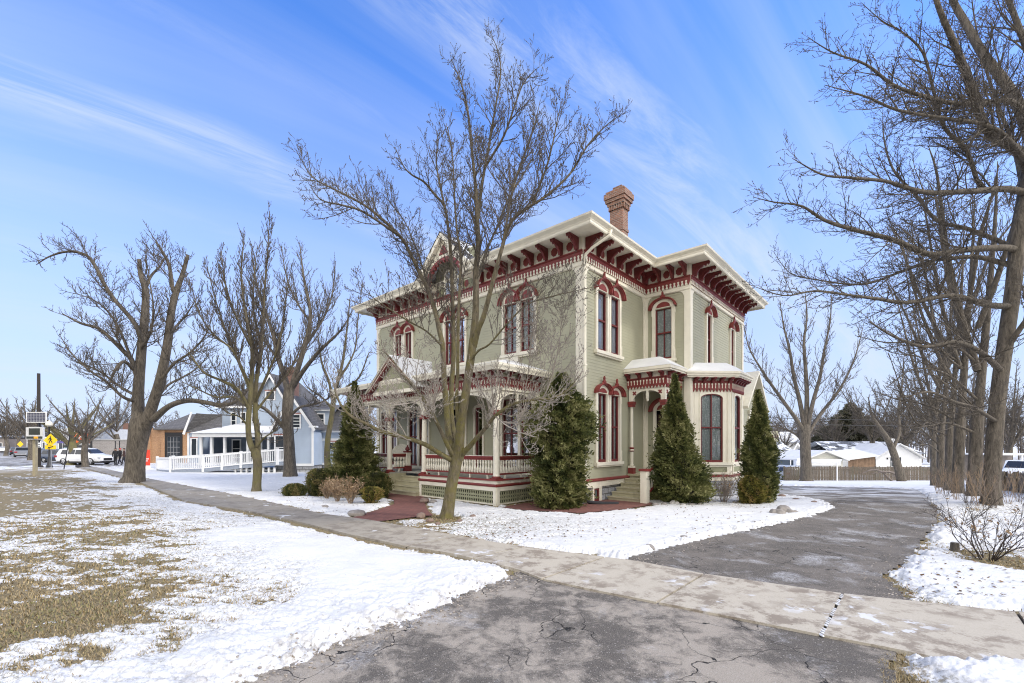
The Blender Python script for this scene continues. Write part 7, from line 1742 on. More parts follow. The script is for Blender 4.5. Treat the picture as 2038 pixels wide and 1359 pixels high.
def lathe_body(prof, W):
    """body from side profile sections: list of (x, zbot, zbelt, zroof, half width at belt, half width at roof)"""
    m = MB(); n = len(prof); ring_n = 10; vs = []
    for x, zb, zl, zr, hb, hr in prof:
        vs += [(x, -hb*.92, zb), (x, -hb, zb+(zl-zb)*.35), (x, -hb, zl-.08), (x, -hb*.97, zl), (x, -hr, zr-.05), (x, -hr*.8, zr), (x, hr*.8, zr), (x, hr, zr-.05), (x, hb*.97, zl), (x, hb, zl-.08), (x, hb, zb+(zl-zb)*.35), (x, hb*.92, zb)]
    k = 12; fs = []
    for i in range(n-1):
        for j in range(k): fs.append((i*k+j, (i+1)*k+j, (i+1)*k+(j+1) % k, i*k+(j+1) % k))
    fs.append(tuple(range(k))); fs.append(tuple(range((n-1)*k, n*k))[::-1]); m.add(vs, fs); return m
def suv(name, label, x, y, rz, paint, L=4.9, W=1.93, H=1.75, cat='car', group=None, pickup=False, van=False):
    o = empty(name, (x, y, gzf(x, y)+.016), rz, label, cat, group); h = L/2; hb = W/2; g = .26; s_ = H/1.75
    if pickup: prof = [(-h, .5, 1.02, 1.03, hb*.95, hb*.9), (-h+.1, .38, 1.06, 1.07, hb, hb*.95), (-.55, .36, 1.08, 1.09, hb, hb*.95), (-.5, .36, 1.08, 1.70, hb, hb*.80), (.55, .34, 1.08, 1.74, hb, hb*.80), (1.25, .34, 1.08, 1.12, hb, hb*.86), (h-.35, .36, 1.0, 1.04, hb*.98, hb*.84), (h, .45, .84, .88, hb*.86, hb*.7)]
    elif van: prof = [(-h, .45, 1.1, 1.95, hb*.97, hb*.88), (-h+.12, .36, 1.12, 2.05, hb, hb*.90), (h-1.6, .34, 1.12, 2.05, hb, hb*.90), (h-.85, .34, 1.08, 1.30, hb, hb*.86), (h-.2, .36, 1.0, 1.10, hb*.97, hb*.82), (h, .45, .84, .90, hb*.86, hb*.7)]
    else: prof = [(-h, .48, .98*s_, 1.02*s_, hb*.90, hb*.78), (-h+.10, .36, 1.02*s_, 1.30*s_, hb*.97, hb*.80), (-h+.35, .32, 1.04*s_, 1.66*s_, hb, hb*.79), (-h+.9, .30, 1.04*s_, 1.74*s_, hb, hb*.79), (.1, .28, 1.03*s_, 1.74*s_, hb, hb*.79), (.55, .28, 1.02*s_, 1.66*s_, hb, hb*.78), (1.35, .28, 1.0*s_, 1.10*s_, hb, hb*.80), (h-.5, .30, .95*s_, 1.02*s_, hb*.98, hb*.80), (h-.1, .36, .80*s_, .90*s_, hb*.90, hb*.74), (h, .42, .66*s_, .74*s_, hb*.80, hb*.66)]
    m = lathe_body(prof, W); m.build('body', paint, o, smooth=True)
    m = MB(); gls = MATS.get('car_glass') or simple('car_glass', (.03, .035, .045), .06, .1)
    if van: wins = [(h-2.5, h-1.75, 1.22, 1.85)]; fr0, fr1, zf0, zf1 = h-1.52, h-.93, 1.95, 1.34
    elif pickup: wins = [(-.42, .08, 1.14, 1.6), (.14, .62, 1.14, 1.62)]; fr0, fr1, zf0, zf1 = .62, 1.15, 1.66, 1.17
    else: wins = [(-h+.62, -h+1.35, 1.10*s_, 1.55*s_), (-h+1.42, -.30, 1.10*s_, 1.58*s_), (-.22, .58, 1.10*s_, 1.56*s_)]; fr0, fr1, zf0, zf1 = .62, 1.24, 1.60*s_, 1.16*s_
    for sd in (-1, 1):
        for k, (a, b, z0_, z1_) in enumerate(wins):
            ya = sd*(hb*.965+.012); yb_ = sd*(hb*.80+.045); cut = .38 if k == len(wins)-1 and not pickup else (.12 if k == 0 else 0)
            m.add([(a, ya, z0_), (b+(.25 if k == len(wins)-1 else 0), ya, z0_), (b-cut*.4, yb_, z1_), (a+(.12 if k == 0 else 0), yb_, z1_)], [(0, 1, 2, 3)])
    m.add([(fr0+.02, -hb*.70, zf0+.02), (fr0+.02, hb*.70, zf0+.02), (fr1+.03, hb*.78, zf1+.03), (fr1+.03, -hb*.78, zf1+.03)], [(0, 1, 2, 3)])
    if pickup: m.add([(-.53, -hb*.72, 1.62), (-.53, hb*.72, 1.62), (-.56, hb*.84, 1.14), (-.56, -hb*.84, 1.14)], [(0, 1, 2, 3)])
    elif not van: m.add([(-h+.30, -hb*.70, 1.62*s_), (-h+.30, hb*.70, 1.62*s_), (-h+.04, hb*.80, 1.14*s_), (-h+.04, -hb*.80, 1.14*s_)], [(0, 1, 2, 3)])
    m.build('window', gls, o)
    tl = MATS.get('tail_red') or simple('tail_red', (.30, .01, .01), .2); hl = MATS.get('lamp_clear') or simple('lamp_clear', (.55, .56, .58), .1)
    for sd in (-1, 1):
        m = MB(); m.bx(-h-.02, -h+.30, sd*hb*.80-.12, sd*hb*.80+.215*sd if sd > 0 else sd*hb*.80+.12, .80, 1.02) if False else m.bx(-h-.015, -h+.28, min(sd*hb*.66, sd*(hb+.006)), max(sd*hb*.66, sd*(hb+.006)), .78*s_, .98*s_); m.build('tail_light', tl, o)
        m = MB(); m.bx(h-.34, h-.04, min(sd*hb*.55, sd*hb*.93), max(sd*hb*.55, sd*hb*.93), .66*s_, .82*s_); m.build('headlight', hl, o)
        for xx in (-h+.95, h-.98):
            wheel(o, xx, sd*(hb-.12), .37*s_ if not van else .36, .24, sd)
    m = MB(); m.bx(h-.06, h+.025, -hb*.5, hb*.5, .45, .70*s_); m.build('grille', BLACK, o)
    m = MB(); m.bx(-h+.2, h-.2, -hb*.985, hb*.985, .20, .36); m.build('sill', BLACK, o)
    m = MB(); m.bx(-h-.05, -h+.2, -hb*.9, hb*.9, .38, .58); m.build('bumper', STEEL if pickup else BLACK, o)
    return o
suv('parked_suv', 'white parked sport utility car seen from its side behind the small trees', gx(171, 47.5), 47.5, radians(-3), carpaint('white_car_paint', (.78, .78, .78)))
suv('parked_suv', 'dark blue parked car half hidden behind the white one', gx(128, 53), 53, radians(-3), carpaint('navy_car_paint', (.03, .05, .10)), H=1.6)
def along_street(px, Y): return gx(px, Y), Y
x, y = along_street(45, 76); suv('parked_pickup', 'silver grey pickup truck parked on the left, tailgate towards the viewer', x, y, radians(139), carpaint('silver_car_paint', (.22, .23, .25)), L=5.6, W=2.0, pickup=True, cat='pickup truck')
x, y = along_street(33, 92); suv('parked_car', 'dark car parked ahead of the silver pickup', x, y, radians(139), carpaint('dark_car_paint', (.05, .055, .07)), H=1.6)
x, y = along_street(84, 70); suv('parked_car', 'black car between the dark pole and the lamp post', x, y, radians(160), MATS['dark_car_paint'], H=1.55)
x, y = along_street(3, 110); suv('parked_car', 'white car far off at the left picture edge', x, y, radians(139), MATS['white_car_paint'], H=1.6)
Yv = 41.0; x = gx(2032, Yv); vn = suv('parked_van', 'white van parked beyond the right hand fence', x+.9, Yv+.6, radians(205), MATS['white_car_paint'], L=5.0, W=1.95, van=True, cat='van')

# ---- people by the white car
def person(label, px, Y, rz, coat, leg, hat=None, H=1.74, stride=.14):
    x = gx(px, Y); o = empty('person', (x, Y, .03), rz, label, 'person'); s = H/1.74
    pts = {'pel': (0, 0, .93), 'wa': (0, 0, 1.08), 'ch': (0, 0, 1.30), 'nk': (0, 0, 1.46), 'hd': (0, .015, 1.56), 'ht': (0, .01, 1.68),
           'sl': (-.17, 0, 1.40), 'el': (-.23, .02, 1.13), 'wl': (-.20, .16, .95), 'hl': (-.19, .20, .88), 'sr': (.17, 0, 1.40), 'er': (.23, .0, 1.13), 'wr': (.22, .10, .90), 'hr': (.21, .13, .83),
           'hpl': (-.09, 0, .88), 'kl': (-.10, .05+stride*.4, .50), 'al': (-.10, stride, .09), 'tl': (-.11, stride+.15, .04), 'hpr': (.09, 0, .88), 'kr': (.10, .03-stride*.2, .50), 'ar': (.10, -stride, .10), 'tr': (.11, -stride+.15, .04)}
    rad = {'pel': .15, 'wa': .135, 'ch': .17, 'nk': .055, 'hd': .095, 'ht': .085, 'sl': .08, 'el': .055, 'wl': .038, 'hl': .035, 'sr': .08, 'er': .055, 'wr': .038, 'hr': .035, 'hpl': .10, 'kl': .065, 'al': .045, 'tl': .04, 'hpr': .10, 'kr': .065, 'ar': .045, 'tr': .04}
    ks = list(pts); E = [('pel', 'wa'), ('wa', 'ch'), ('ch', 'nk'), ('nk', 'hd'), ('hd', 'ht'), ('ch', 'sl'), ('sl', 'el'), ('el', 'wl'), ('wl', 'hl'), ('ch', 'sr'), ('sr', 'er'), ('er', 'wr'), ('wr', 'hr'), ('pel', 'hpl'), ('hpl', 'kl'), ('kl', 'al'), ('al', 'tl'), ('pel', 'hpr'), ('hpr', 'kr'), ('kr', 'ar'), ('ar', 'tr')]
    me = bpy.data.meshes.new('body'); me.from_pydata([tuple(c*s for c in pts[k]) for k in ks], [(ks.index(a), ks.index(b)) for a, b in E], [])
    b = bpy.data.objects.new('body', me); COL.objects.link(b); b.parent = o; md = b.modifiers.new('skin', 'SKIN')
    for i, k in enumerate(ks): me.skin_vertices[0].data[i].radius = (rad[k]*s*(1.0), rad[k]*s*(.8 if k in ('pel', 'wa', 'ch') else 1)); me.skin_vertices[0].data[i].use_root = (k == 'pel')
    sb = b.modifiers.new('sub', 'SUBSURF'); sb.levels = 1; sb.render_levels = 2
    t = NT('clothes_'+str(px)); sp_ = t.n('ShaderNodeSeparateXYZ'); t.l(t.co(), sp_.inputs[0]); c = t.mix(t.rng(sp_.outputs[2], .88*s, .89*s), leg, coat); c = t.mix(t.rng(sp_.outputs[2], 1.46*s, 1.47*s), c, (.42, .26, .19)); t.col(c); t.rough(.85); me.materials.append(t.m)
    m = MB(); m.ball((0, -.005*s, 1.645*s), .105*s, .115*s, .085*s, 12, 8); m.build('hat' if hat else 'hair', simple('hat_%d' % px, hat or (.03, .022, .016), .8), o, smooth=True)
    m = MB(); m.ball((0, .105*s, 1.575*s), .015, .022, .022, 6, 4); m.ball((-.035, .095*s, 1.605*s), .012, .01, .009, 6, 4); m.ball((.035, .095*s, 1.605*s), .012, .01, .009, 6, 4); m.build('face', simple('skin_%d' % px, (.40, .24, .17), .6), o)
    return o
person('person in black clothes standing nearest the white car bonnet', 230, 45, radians(200), (.015, .015, .018), (.012, .012, .014))
person('person with a red hat and black jacket between the two others', 239, 45.6, radians(160), (.02, .018, .02), (.02, .02, .03), (.45, .03, .03), stride=.25)
person('person in dark brown coat beside the thick old tree', 247, 45.2, radians(120), (.05, .025, .02), (.02, .02, .025))

# ---- street furniture on the left
WOODP = simple('weathered_post', (.33, .285, .19), .85, .15, 6)
Ys = 31.0; x = gx(70, Ys); o = empty('speed_display', (x, Ys, 0), radians(4), 'square wooden post carrying a solar panel and a dark speed display', 'road sign')
m = MB(); m.bx(-.09, .09, -.09, .09, -.05, Z(872, Ys)); m.build('post', WOODP, o)
m = MB(); m.tube([(.12, .15, Z(880, Ys)), (.12, .15, Z(822, Ys))], .045, 8); m.build('pole', BLACK, o)
F = Fr(gx(59, Ys)-x, -.12, 1, 0, 0, -1); W_ = gx(91, Ys)-gx(59, Ys); z0, z1 = Z(874.5, Ys), Z(849.5, Ys)
m = MB(); m.prism(F, [(0, z0), (W_, z0), (W_, z1-.06)]+[(W_*.5+W_*.5*cos(a), z1-.06+.06*sin(a)) for a in (.4, .9, 1.57, 2.2, 2.7)]+[(0, z1-.06)], 0, .12); dsp = m.build('display_case', simple('case_white', (.62, .62, .62), .5), o)
m = MB(); m.box(F, W_*.19, W_*.82, .12, .135, z0+.32, z1-.10); m.box(F, W_*.04, W_*.96, .12, .13, z0+.05, z0+.21); m.build('screen', simple('screen_grey', (.05, .055, .05), .3), dsp)
m = MB(); m.box(F, W_*.48, W_*.72, .131, .15, z0+.06, z0+.20); m.build('amber_lamp', simple('amber', (.85, .40, .03), .3), dsp)
F = Fr(gx(56, Ys)-x, -.05, 1, 0, 0, -1); W_ = gx(93, Ys)-gx(56, Ys); z0, z1 = Z(841, Ys), Z(820, Ys)
m = MB()
for a, b, c, d in ((0, .05, z0, z1), (W_-.05, W_, z0, z1), (.05, W_-.05, z0, z0+.05), (.05, W_-.05, z1-.05, z1)): m.box(F, a, b, 0, .05, c, d)
pn = m.build('solar_frame', TRIMW, o); m = MB(); m.box(F, .05, W_-.05, .0, .03, z0+.05, z1-.05); m.build('solar_cells', simple('solar_cells', (.07, .075, .11), .2), pn); m = MB()
for i in range(1, 12): u = .05+(W_-.1)*i/12; m.box(F, u-.006, u+.006, .03, .033, z0+.05, z1-.05)
for i in range(1, 6): z = z0+.05+(z1-z0-.1)*i/6; m.box(F, .05, W_-.05, .03, .034, z-.006, z+.006)
m.build('cell_lines', simple('cell_line', (.45, .45, .48), .4), pn)
Yu = 42.0; x = gx(77, Yu); o = empty('utility_pole', (x, Yu, 0), 0, 'tall dark utility pole rising behind the solar panel', 'pole')
m = MB(); m.tube([(0, 0, -.1), (0, 0, 2), (0, 0, Z(743, Yu))], [.17, .155, .12], 12); m.tube([(0, 0, -.1), (0, 0, .18)], [.42, .26], 10); m.build('shaft', simple('dark_pole', (.035, .028, .024), .8), o, smooth=True)
F = Fr(0, -.2, 1, 0, 0, -1); m = MB(); m.box(F, gx(79, Yu)-x, gx(87, Yu)-x, 0, .03, Z(890, Yu), Z(877, Yu)); sg = m.build('notice_plate', TRIMW, o); m = MB(); c = gx(83, Yu)-x
for z in (880, 884, 888): m.box(F, c-.09, c+.08, .03, .036, Z(z, Yu)-.035, Z(z, Yu)+.045)
m.build('lettering', BLACK, sg)
Yp = 41.5; x = gx(98, Yp); o = empty('street_lamp', (x, Yp, 0), 0, 'black street lamp post with a pale globe behind the crossing sign', 'street lamp')
m = MB(); m.lathe((0, 0, 0), [(.24, 0), (.24, .15), (.15, .3), (.12, .9), (.075, 1.0), (.06, 3.6), (.09, 3.7), (.13, 3.78)], 12); m.build('post', BLACK, o, smooth=True); m = MB(); m.lathe((0, 0, 3.78), [(.12, 0), (.26, .12), (.27, .3), (.18, .45), (.06, .5), (.03, .62)], 14); m.build('globe', simple('frosted_globe', (.66, .62, .52), .3), o, smooth=True)
Yc = 41.0; x = gx(101.5, Yc); o = empty('crossing_sign', (x, Yc, 0), radians(5), 'yellow diamond pedestrian crossing sign with an arrow plaque', 'road sign')
YEL = simple('sign_yellow', (.85, .55, .01), .4, .04); F = Fr(0, -.04, 1, 0, 0, -1); zc = Z(876, Yc); r_ = .60
m = MB(); m.tube([(.02, 0, -.05), (.02, 0, Z(866, Yc))], .035, 8); m.build('post', STEEL, o)
m = MB(); m.prism(F, [(-r_, zc), (0, zc-r_), (r_, zc), (0, zc+r_)], 0, .02); pl_ = m.build('sign_plate', YEL, o)
m = MB()
def seg(m, a, b, w_, v=.02):
    a = Vector(a); b = Vector(b); d = (b-a).normalized(); n = Vector((-d.y, d.x))*w_/2
    m.prism(F, [(a.x+n.x, a.y+n.y), (b.x+n.x, b.y+n.y), (b.x-n.x, b.y-n.y), (a.x-n.x, a.y-n.y)], v, v+.008)
m.prism(F, [(.0+.055*cos(k*.785), zc+.30+.055*sin(k*.785)) for k in range(8)], .02, .03)
seg(m, (0, zc+.24), (-.01, zc-.02), .12); seg(m, (-.01, zc+.02), (-.13, zc-.30), .07, .0205); seg(m, (0, zc+.02), (.12, zc-.14), .07, .021); seg(m, (.12, zc-.14), (.14, zc-.30), .06, .0215); seg(m, (0, zc+.20), (-.17, zc+.10), .05, .022); seg(m, (-.17, zc+.1), (-.2, zc-.02), .045, .0225); seg(m, (0, zc+.20), (.14, zc+.06), .05, .023)
m.build('walking_figure', BLACK, pl_)
zp = Z(890, Yc); m = MB(); m.prism(F, [(-.46, zp-.18), (.46, zp-.18), (.46, zp+.18), (-.46, zp+.18)], 0, .02); p2 = m.build('arrow_plaque', YEL, o); m = MB(); seg(m, (.24, zp+.08), (-.10, zp-.04), .08); m.prism(F, [(-.26, zp-.11), (-.02, zp-.12), (-.12, zp+.08)], .0205, .029); m.build('arrow', BLACK, p2)
Y2 = 85; x = gx(41, Y2); o = empty('crossing_sign', (x, Y2, 0), 0, 'smaller far crossing sign in yellow behind the pickup', 'road sign'); F = Fr(0, -.04, 1, 0, 0, -1); zc = Z(884, Y2)
m = MB(); m.tube([(0, 0, 0), (0, 0, zc)], .05, 6); m.build('post', STEEL, o); m = MB(); m.prism(F, [(-.6, zc), (0, zc-.6), (.6, zc), (0, zc+.6)], 0, .03); m.box(F, -.35, .35, 0, .03, zc-1.05, zc-.66); m.build('sign_plate', YEL, o)
Yk = 38.5; x0 = gx(127, Yk); o = empty('leaning_pole', (x0, Yk, 0), 0, 'thin black pole leaning beside the mossy street tree', 'pole'); m = MB(); m.tube([(0, 0, -.05), (gx(139, Yk)-x0, 0, Z(866, Yk))], .035, 8); m.build('shaft', BLACK, o)
Yb_ = 38.0; x = gx(291, Yb_); o = empty('banner_sign', (x, Yb_, 0), 0, 'red upright advertising board with white lettering by the old tree', 'sign'); F = Fr(0, 0, 1, 0, 0, -1); z0, z1 = Z(926, Yb_), Z(895, Yb_)
m = MB(); m.box(F, -.34, .34, 0, .05, z0, z1); bd = m.build('board', simple('banner_red', (.68, .06, .03), .5, .05), o); m = MB(); m.box(F, -.36, .40, -.3, .3, 0, .1); m.box(F, -.3, .36, -.02, .02, .1, z0); m.build('foot', TRIMW, o)
m = MB(); m.band(F, [(-.12+.07*cos(a), z1-.36+.08*sin(a)) for a in [2.6-.45*k for k in range(9)]], [(-.12+.12*cos(a), z1-.36+.13*sin(a)) for a in [2.6-.45*k for k in range(9)]], .05, .058); m.box(F, -.13, -.08, .05, .058, z1-.62, z1-.54)
for r0, n0 in ((z0+.50, 5), (z0+.33, 4)):
    for i in range(n0): m.box(F, -.20+i*.095, -.135+i*.095, .05, .058, r0, r0+.10)
m.build('lettering', TRIMW, bd)
for i, px in enumerate((229.5, 238)):
    x = gx(px, 56); o = empty('thin_post', (x, 56, 0), 0, ('left', 'right')[i]+' one of two thin dark posts standing before the grey wall', 'post'); m = MB(); m.tube([(0, 0, 0), (0, 0, Z(878, 56))], .05, 6); m.ball((0, 0, Z(878, 56)), .07, .07, .07, 6, 4); m.build('shaft', BLACK, o)

# ---- right hand background: wooden fence along the back
FNC = simple('weathered_fence', (.135, .11, .085), .9, .3, 7, .3, 30, dirt=(.12, .12, .075)); FNC2 = simple('old_post', (.17, .14, .10), .9, .3, 5)
def fence(name, label, a, b, h, bw_=.14, gap=.03, jit=.02):
    a = Vector(a); b = Vector(b); L = (b-a).length; d = (b-a)/L; o = empty(name, (a.x, a.y, gzf(a.x, a.y)), 0, label, 'fence'); rr_ = random.Random(int(L*10)); m = MB(); n = int(L/(bw_+gap)); z00 = gzf(a.x, a.y)
    def gl(u): return gzf(a.x+d.x*u, a.y+d.y*u)-z00
    for i in range(n):
        u = i*(bw_+gap); z = gl(u); hh = h+rr_.uniform(-jit, jit)*2; F = Fr(0, 0, d.x, d.y, d.y, -d.x); t_ = rr_.uniform(-.012, .012)
        m.prism(F, [(u+t_, z-.05), (u+bw_+t_, z-.05), (u+bw_, z+hh-.05), (u+bw_*.72, z+hh), (u+bw_*.28, z+hh), (u, z+hh-.05)], -.012+t_*.3, .012+t_*.3)
    m.build('fence_boards', FNC, o); m = MB()
    for fr_ in (.22, .78):
        for k in range(int(L/2.4)+1):
            u0, u1 = k*2.4, min(L, k*2.4+2.4)
            if u1-u0 < .1: continue
            p0 = (d.x*u0+d.y*-.04, d.y*u0+d.x*.04, gl(u0)+h*fr_); p1 = (d.x*u1+d.y*-.04, d.y*u1+d.x*.04, gl(u1)+h*fr_); m.tube([p0, p1], .045, 4)
    m.build('rail', FNC2, o); 
    for k in range(int(L/2.4)+1):
        u = k*2.4; x, y = d.x*u-d.y*.10, d.y*u+d.x*.10; m = MB(); m.bx(x-.06, x+.06, y-.06, y+.06, gl(u)-.1, gl(u)+h+.04); m.build('fence_post', FNC2, o)
    return o
fence('wooden_fence', 'weathered board fence running along the back behind the driveway', (gx(1562, 46), 46), (gx(1868, 46.5), 46.5), 1.5)
fence('wooden_fence', 'older board fence on the right leading away past the boundary trees', (18.6, 14.3), (33.5, 33.0), 1.02, .13, .025, .04)
x = gx(1666, 43); o = empty('net_post', (x, 43, gzf(x, 43)), 0, 'white metal pole in front of the wooden fence', 'pole'); m = MB(); m.tube([(0, 0, -.1), (0, 0, 1.9)], .05, 8); m.build('shaft', TRIMW, o)
# fallen limbs
for i, (px0, px1, lb) in enumerate(((1722, 1775, 'long fallen limb lying against the wooden fence'), (1742, 1800, 'forked fallen branch right of the long limb'))):
    Y_ = 44.3; xa = gx(px0, Y_); xb = gx(px1, Y_); z_ = gzf(xa, Y_); T = Tree(500+i, up=.1, wig=.2, ang=(25, 60), tw=.02, rate=(1.6, 2, 2, 2), maxlev=2)
    T.limb([(xb, Y_, z_+.05, .11), ((xa+xb)/2+.3, Y_+.1, z_+1.0-.1*i, .09), (xa+.5, Y_-.1, z_+1.15-.2*i, .06), (xa-.3, Y_, z_+.8, .03)], 0, .2, 1, 1.5)
    T.small += T.big; T.big = []; T.finish('fallen_branch', lb, (xb, Y_, z_), TWIGL, TWIGL, cat='branch', crown='limb')
# white house, lean-to, garage
def sited(name, label, px, Y, cat='house'): x = gx(px, Y); return empty(name, (x, Y, gzf(x, Y)-.05), 0, label, cat), x, gzf(x, Y)-.05
o, ox, oz = sited('white_house', 'long low white house with a snow streaked grey roof behind the fence', 1790, 60)
def zz(py, Y): return Z(py, Y)-oz
a, b = gx(1743, 60)-ox, gx(1829, 60)-ox; zt = zz(909, 60); zp_ = zz(884, 60); F = Fr(a, 0, 1, 0, 0, -1); Lh = b-a
m = MB(); clapx(m, F, Lh, 0, zt); gable_siding(m, F, 0, Lh, zt, zp_); clapx(m, Fr(b, 0, 0, 1, 1, 0), 6, 0, zt); m.build('wall', TRIMW, o)
m = MB(); gable_roof(m, a, b, 0, 6, zt+.03, zp_-zt, 'y', .5); m.build('front_roof', SNOW, o)
m = MB(); a2 = gx(1655, 64)-ox; b2 = gx(1832, 64)-ox; zr = zz(878, 66); m.add([(a2-.3, 3.4, zz(903, 63.5)), (b2+.4, 3.4, zz(903, 63.5)), (b2, 8.5, zr), (a2+.5, 8.5, zr)], [(0, 1, 2, 3)]); m.add([(a2+.5, 8.5, zr), (b2, 8.5, zr), (b2+.4, 13, zz(903, 63.5)), (a2-.3, 13, zz(903, 63.5))], [(0, 1, 2, 3)]); m.build('roof', SHINGS, o)
m = MB(); m.bx(a2, b2, 3.8, 12.8, 0, zz(904, 63.5)); m.build('rear_wall', WHITE, o)
m = MB()
for px in (1677, 1703, 1727, 1750): xx = gx(px, 65)-ox; m.bx(xx-.18, xx+.18, 6.0, 6.5, zr-1.1, zr-.75)
m.build('roof_vent', BLACK, o); m = MB(); xx = gx(1826, 62)-ox; m.bx(xx-.3, xx+.3, 6, 6.6, zr-1.4, zr+.4); m.build('chimney', TRIMW, o)
rect_win(o, F, gx(1771, 60)-gx(1743, 60), gx(1778, 60)-gx(1743, 60), .35, zt-.05, bars=(2, 2)); rect_win(o, F, gx(1786, 60)-gx(1743, 60), gx(1793, 60)-gx(1743, 60), .35, zt-.05, bars=(2, 2))
m = MB(); m.bx(gx(1765.5, 60)-ox-.07, gx(1765.5, 60)-ox+.07, -.1, 0, zt-.35, zt-.1); m.build('wall_lamp', BLACK, o)
o, ox, oz = sited('lean_to', 'brown plank lean-to with a snowy sloping roof left of the white house', 1716, 57, 'shed')
a, b = gx(1688, 57)-ox, gx(1742, 57)-ox; F = Fr(a, 0, 1, 0, 0, -1); m = MB(); n = 26; zl_, zr_ = zz(914, 57), zz(907, 57)
for i in range(n):
    u = (b-a)*i/n; m.prism(F, [(u, 0), (u+(b-a)/n-.015, 0), (u+(b-a)/n-.015, zl_+(zr_-zl_)*(i+1)/n), (u, zl_+(zr_-zl_)*i/n)], 0, .03+.012*(i % 3))
m.build('plank_wall', simple('brown_planks', (.23, .15, .095), .85, .35, 2.2), o); m = MB(); m.add([(a-.2, -.4, zl_+.05), (b+.2, -.4, zr_+.1), (b+.2, 4, zr_+.9), (a-.2, 4, zl_+.9)], [(0, 1, 2, 3)]); m.add([(a-.2, -.4, zl_-.08), (b+.2, -.4, zr_-.03), (b+.2, -.4, zr_+.1), (a-.2, -.4, zl_+.05)], [(0, 1, 2, 3)]); m.build('roof', SNOW, o)
o, ox, oz = sited('white_garage', 'small white garage with a low snow covered gable roof behind the fence', 1638, 54, 'garage')
a, b = gx(1603, 54)-ox, gx(1677, 54)-ox; F = Fr(a, 0, 1, 0, 0, -1); zt = zz(914, 54); zp_ = zz(899, 54); Lh = b-a
m = MB(); clapx(m, F, Lh, 0, zt); gable_siding(m, F, 0, Lh, zt, zp_); clapx(m, Fr(b, 0, 0, 1, 1, 0), 5, 0, zt); m.build('wall', simple('cream_siding', (.58, .57, .50), .6, .05), o)
m = MB(); gable_roof(m, a, b, 0, 6, zt+.03, zp_-zt, 'y', .5, .16); m.build('roof', SNOW, o); m = MB()
for i in range(5): m.box(F, .5, Lh-1.2, .02, .05, .05+i*.42, .43+i*.42)
m.build('garage_door', TRIMW, o)
m = MB(); m.add([(gx(1580, 52)-ox, -2.4, zz(924, 52)), (gx(1668, 52)-ox, -2.4, zz(920, 52)), (b, 0, zt+.1), (a-1, 0, zt+.1)], [(0, 1, 2, 3)]); m.bx(gx(1580, 52)-ox, gx(1668, 52)-ox, -2.45, -2.35, zz(926, 52), zz(920, 52)); m.build('carport_roof', SNOW, o)
o, ox, oz = sited('navy_house', 'navy blue house with white trimmed window and grey roof left of the garage', 1570, 66)
a, b = gx(1530, 66)-ox, gx(1579, 66)-ox; F = Fr(a, 0, 1, 0, 0, -1); zt = zz(899, 66); m = MB(); clapx(m, F, b-a, 0, zt); c1 = gx(1592, 64)-ox; clapx(m, Fr(b, 0, 1, 0, 0, -1), c1-b, 0, zt+.2); m.build('wall', NAVY, o)
m = MB(); m.add([(a-.2, -.3, zt), (b+.1, -.3, zt), (b-.1, 3, zz(878, 68)), (a, 3, zz(878, 68))], [(0, 1, 2, 3)]); m.build('roof', SHINGS, o); m = MB(); m.bx(a-.2, b+.1, -.35, -.28, zt-.14, zt+.02); m.bx(b-.5, b-.38, -.08, 0, 0, zt); m.prism(Fr(b, -.05, 1, 0, 0, -1), [(-.1, zt+.3), (.6, zt+1.4), (1.3, zt+.3), (1.1, zt+.3), (.6, zt+1.1), (.1, zt+.3)], 0, .08); m.build('trim', TRIMW, o)
rect_win(o, F, gx(1552.5, 66)-gx(1530, 66), gx(1558, 66)-gx(1530, 66), zz(912, 66), zz(904, 66), bars=(0, 2), fr=.14)
o, ox, oz = sited('shuttered_building', 'tall cream building with red windows seen right of the narrow evergreen', 1535, 84, 'building')
a, b = gx(1508, 84)-ox, gx(1549, 84)-ox; F = Fr(a, 0, 1, 0, 0, -1); m = MB(); m.bx(a, b, 0, 8, 0, zz(858, 84)); m.build('wall', simple('cream_render', (.55, .53, .38), .8, .06), o)
REDP = simple('red_glass', (.20, .03, .03), .3)
for px in (1531.5, 1541.5):
    for py in (868, 884.5): u = gx(px, 84)-ox-a; rect_win(o, F, u, u+.68, zz(py+3, 84), zz(py-2.5, 84), glass=REDP, bars=(0, 2), trim=MATS['cream_render'])
m = MB(); m.bx(b, b+5.5, 1, 7, 0, zz(880, 84)); m.add([(b, .6, zz(880, 84)), (b+6, .6, zz(880, 84)), (b+6, 6, zz(858, 86)), (b, 6, zz(858, 86))], [(0, 1, 2, 3)]); m.build('snowy_annexe', SNOW, o)
o, ox, oz = sited('carport', 'flat snow topped carport roof above the white van', 2035, 45, 'carport')
m = MB(); a, b = gx(1985, 45)-ox, gx(2120, 45)-ox; z_ = zz(906, 45); m.bx(a, b, 0, 5, z_, z_+.14); m.build('roof', SNOW, o)
for i, xx in enumerate((a+.1, gx(2036, 45)-ox, b-.2)): m = MB(); m.bx(xx-.06, xx+.06, 0.05, .17, 0, z_); m.build('post', TRIMW, o)
m = MB(); m.bx(a, b, 4.8, 4.9, 0, z_); m.build('back_panel', simple('grey_brown_panel', (.24, .21, .19), .8, .2, 2), o)
suv('parked_car', 'snow dusted grey car between the narrow evergreen and the garage', gx(1549, 50), 50, radians(100), carpaint('grey_car_paint', (.35, .36, .37)), H=1.6)
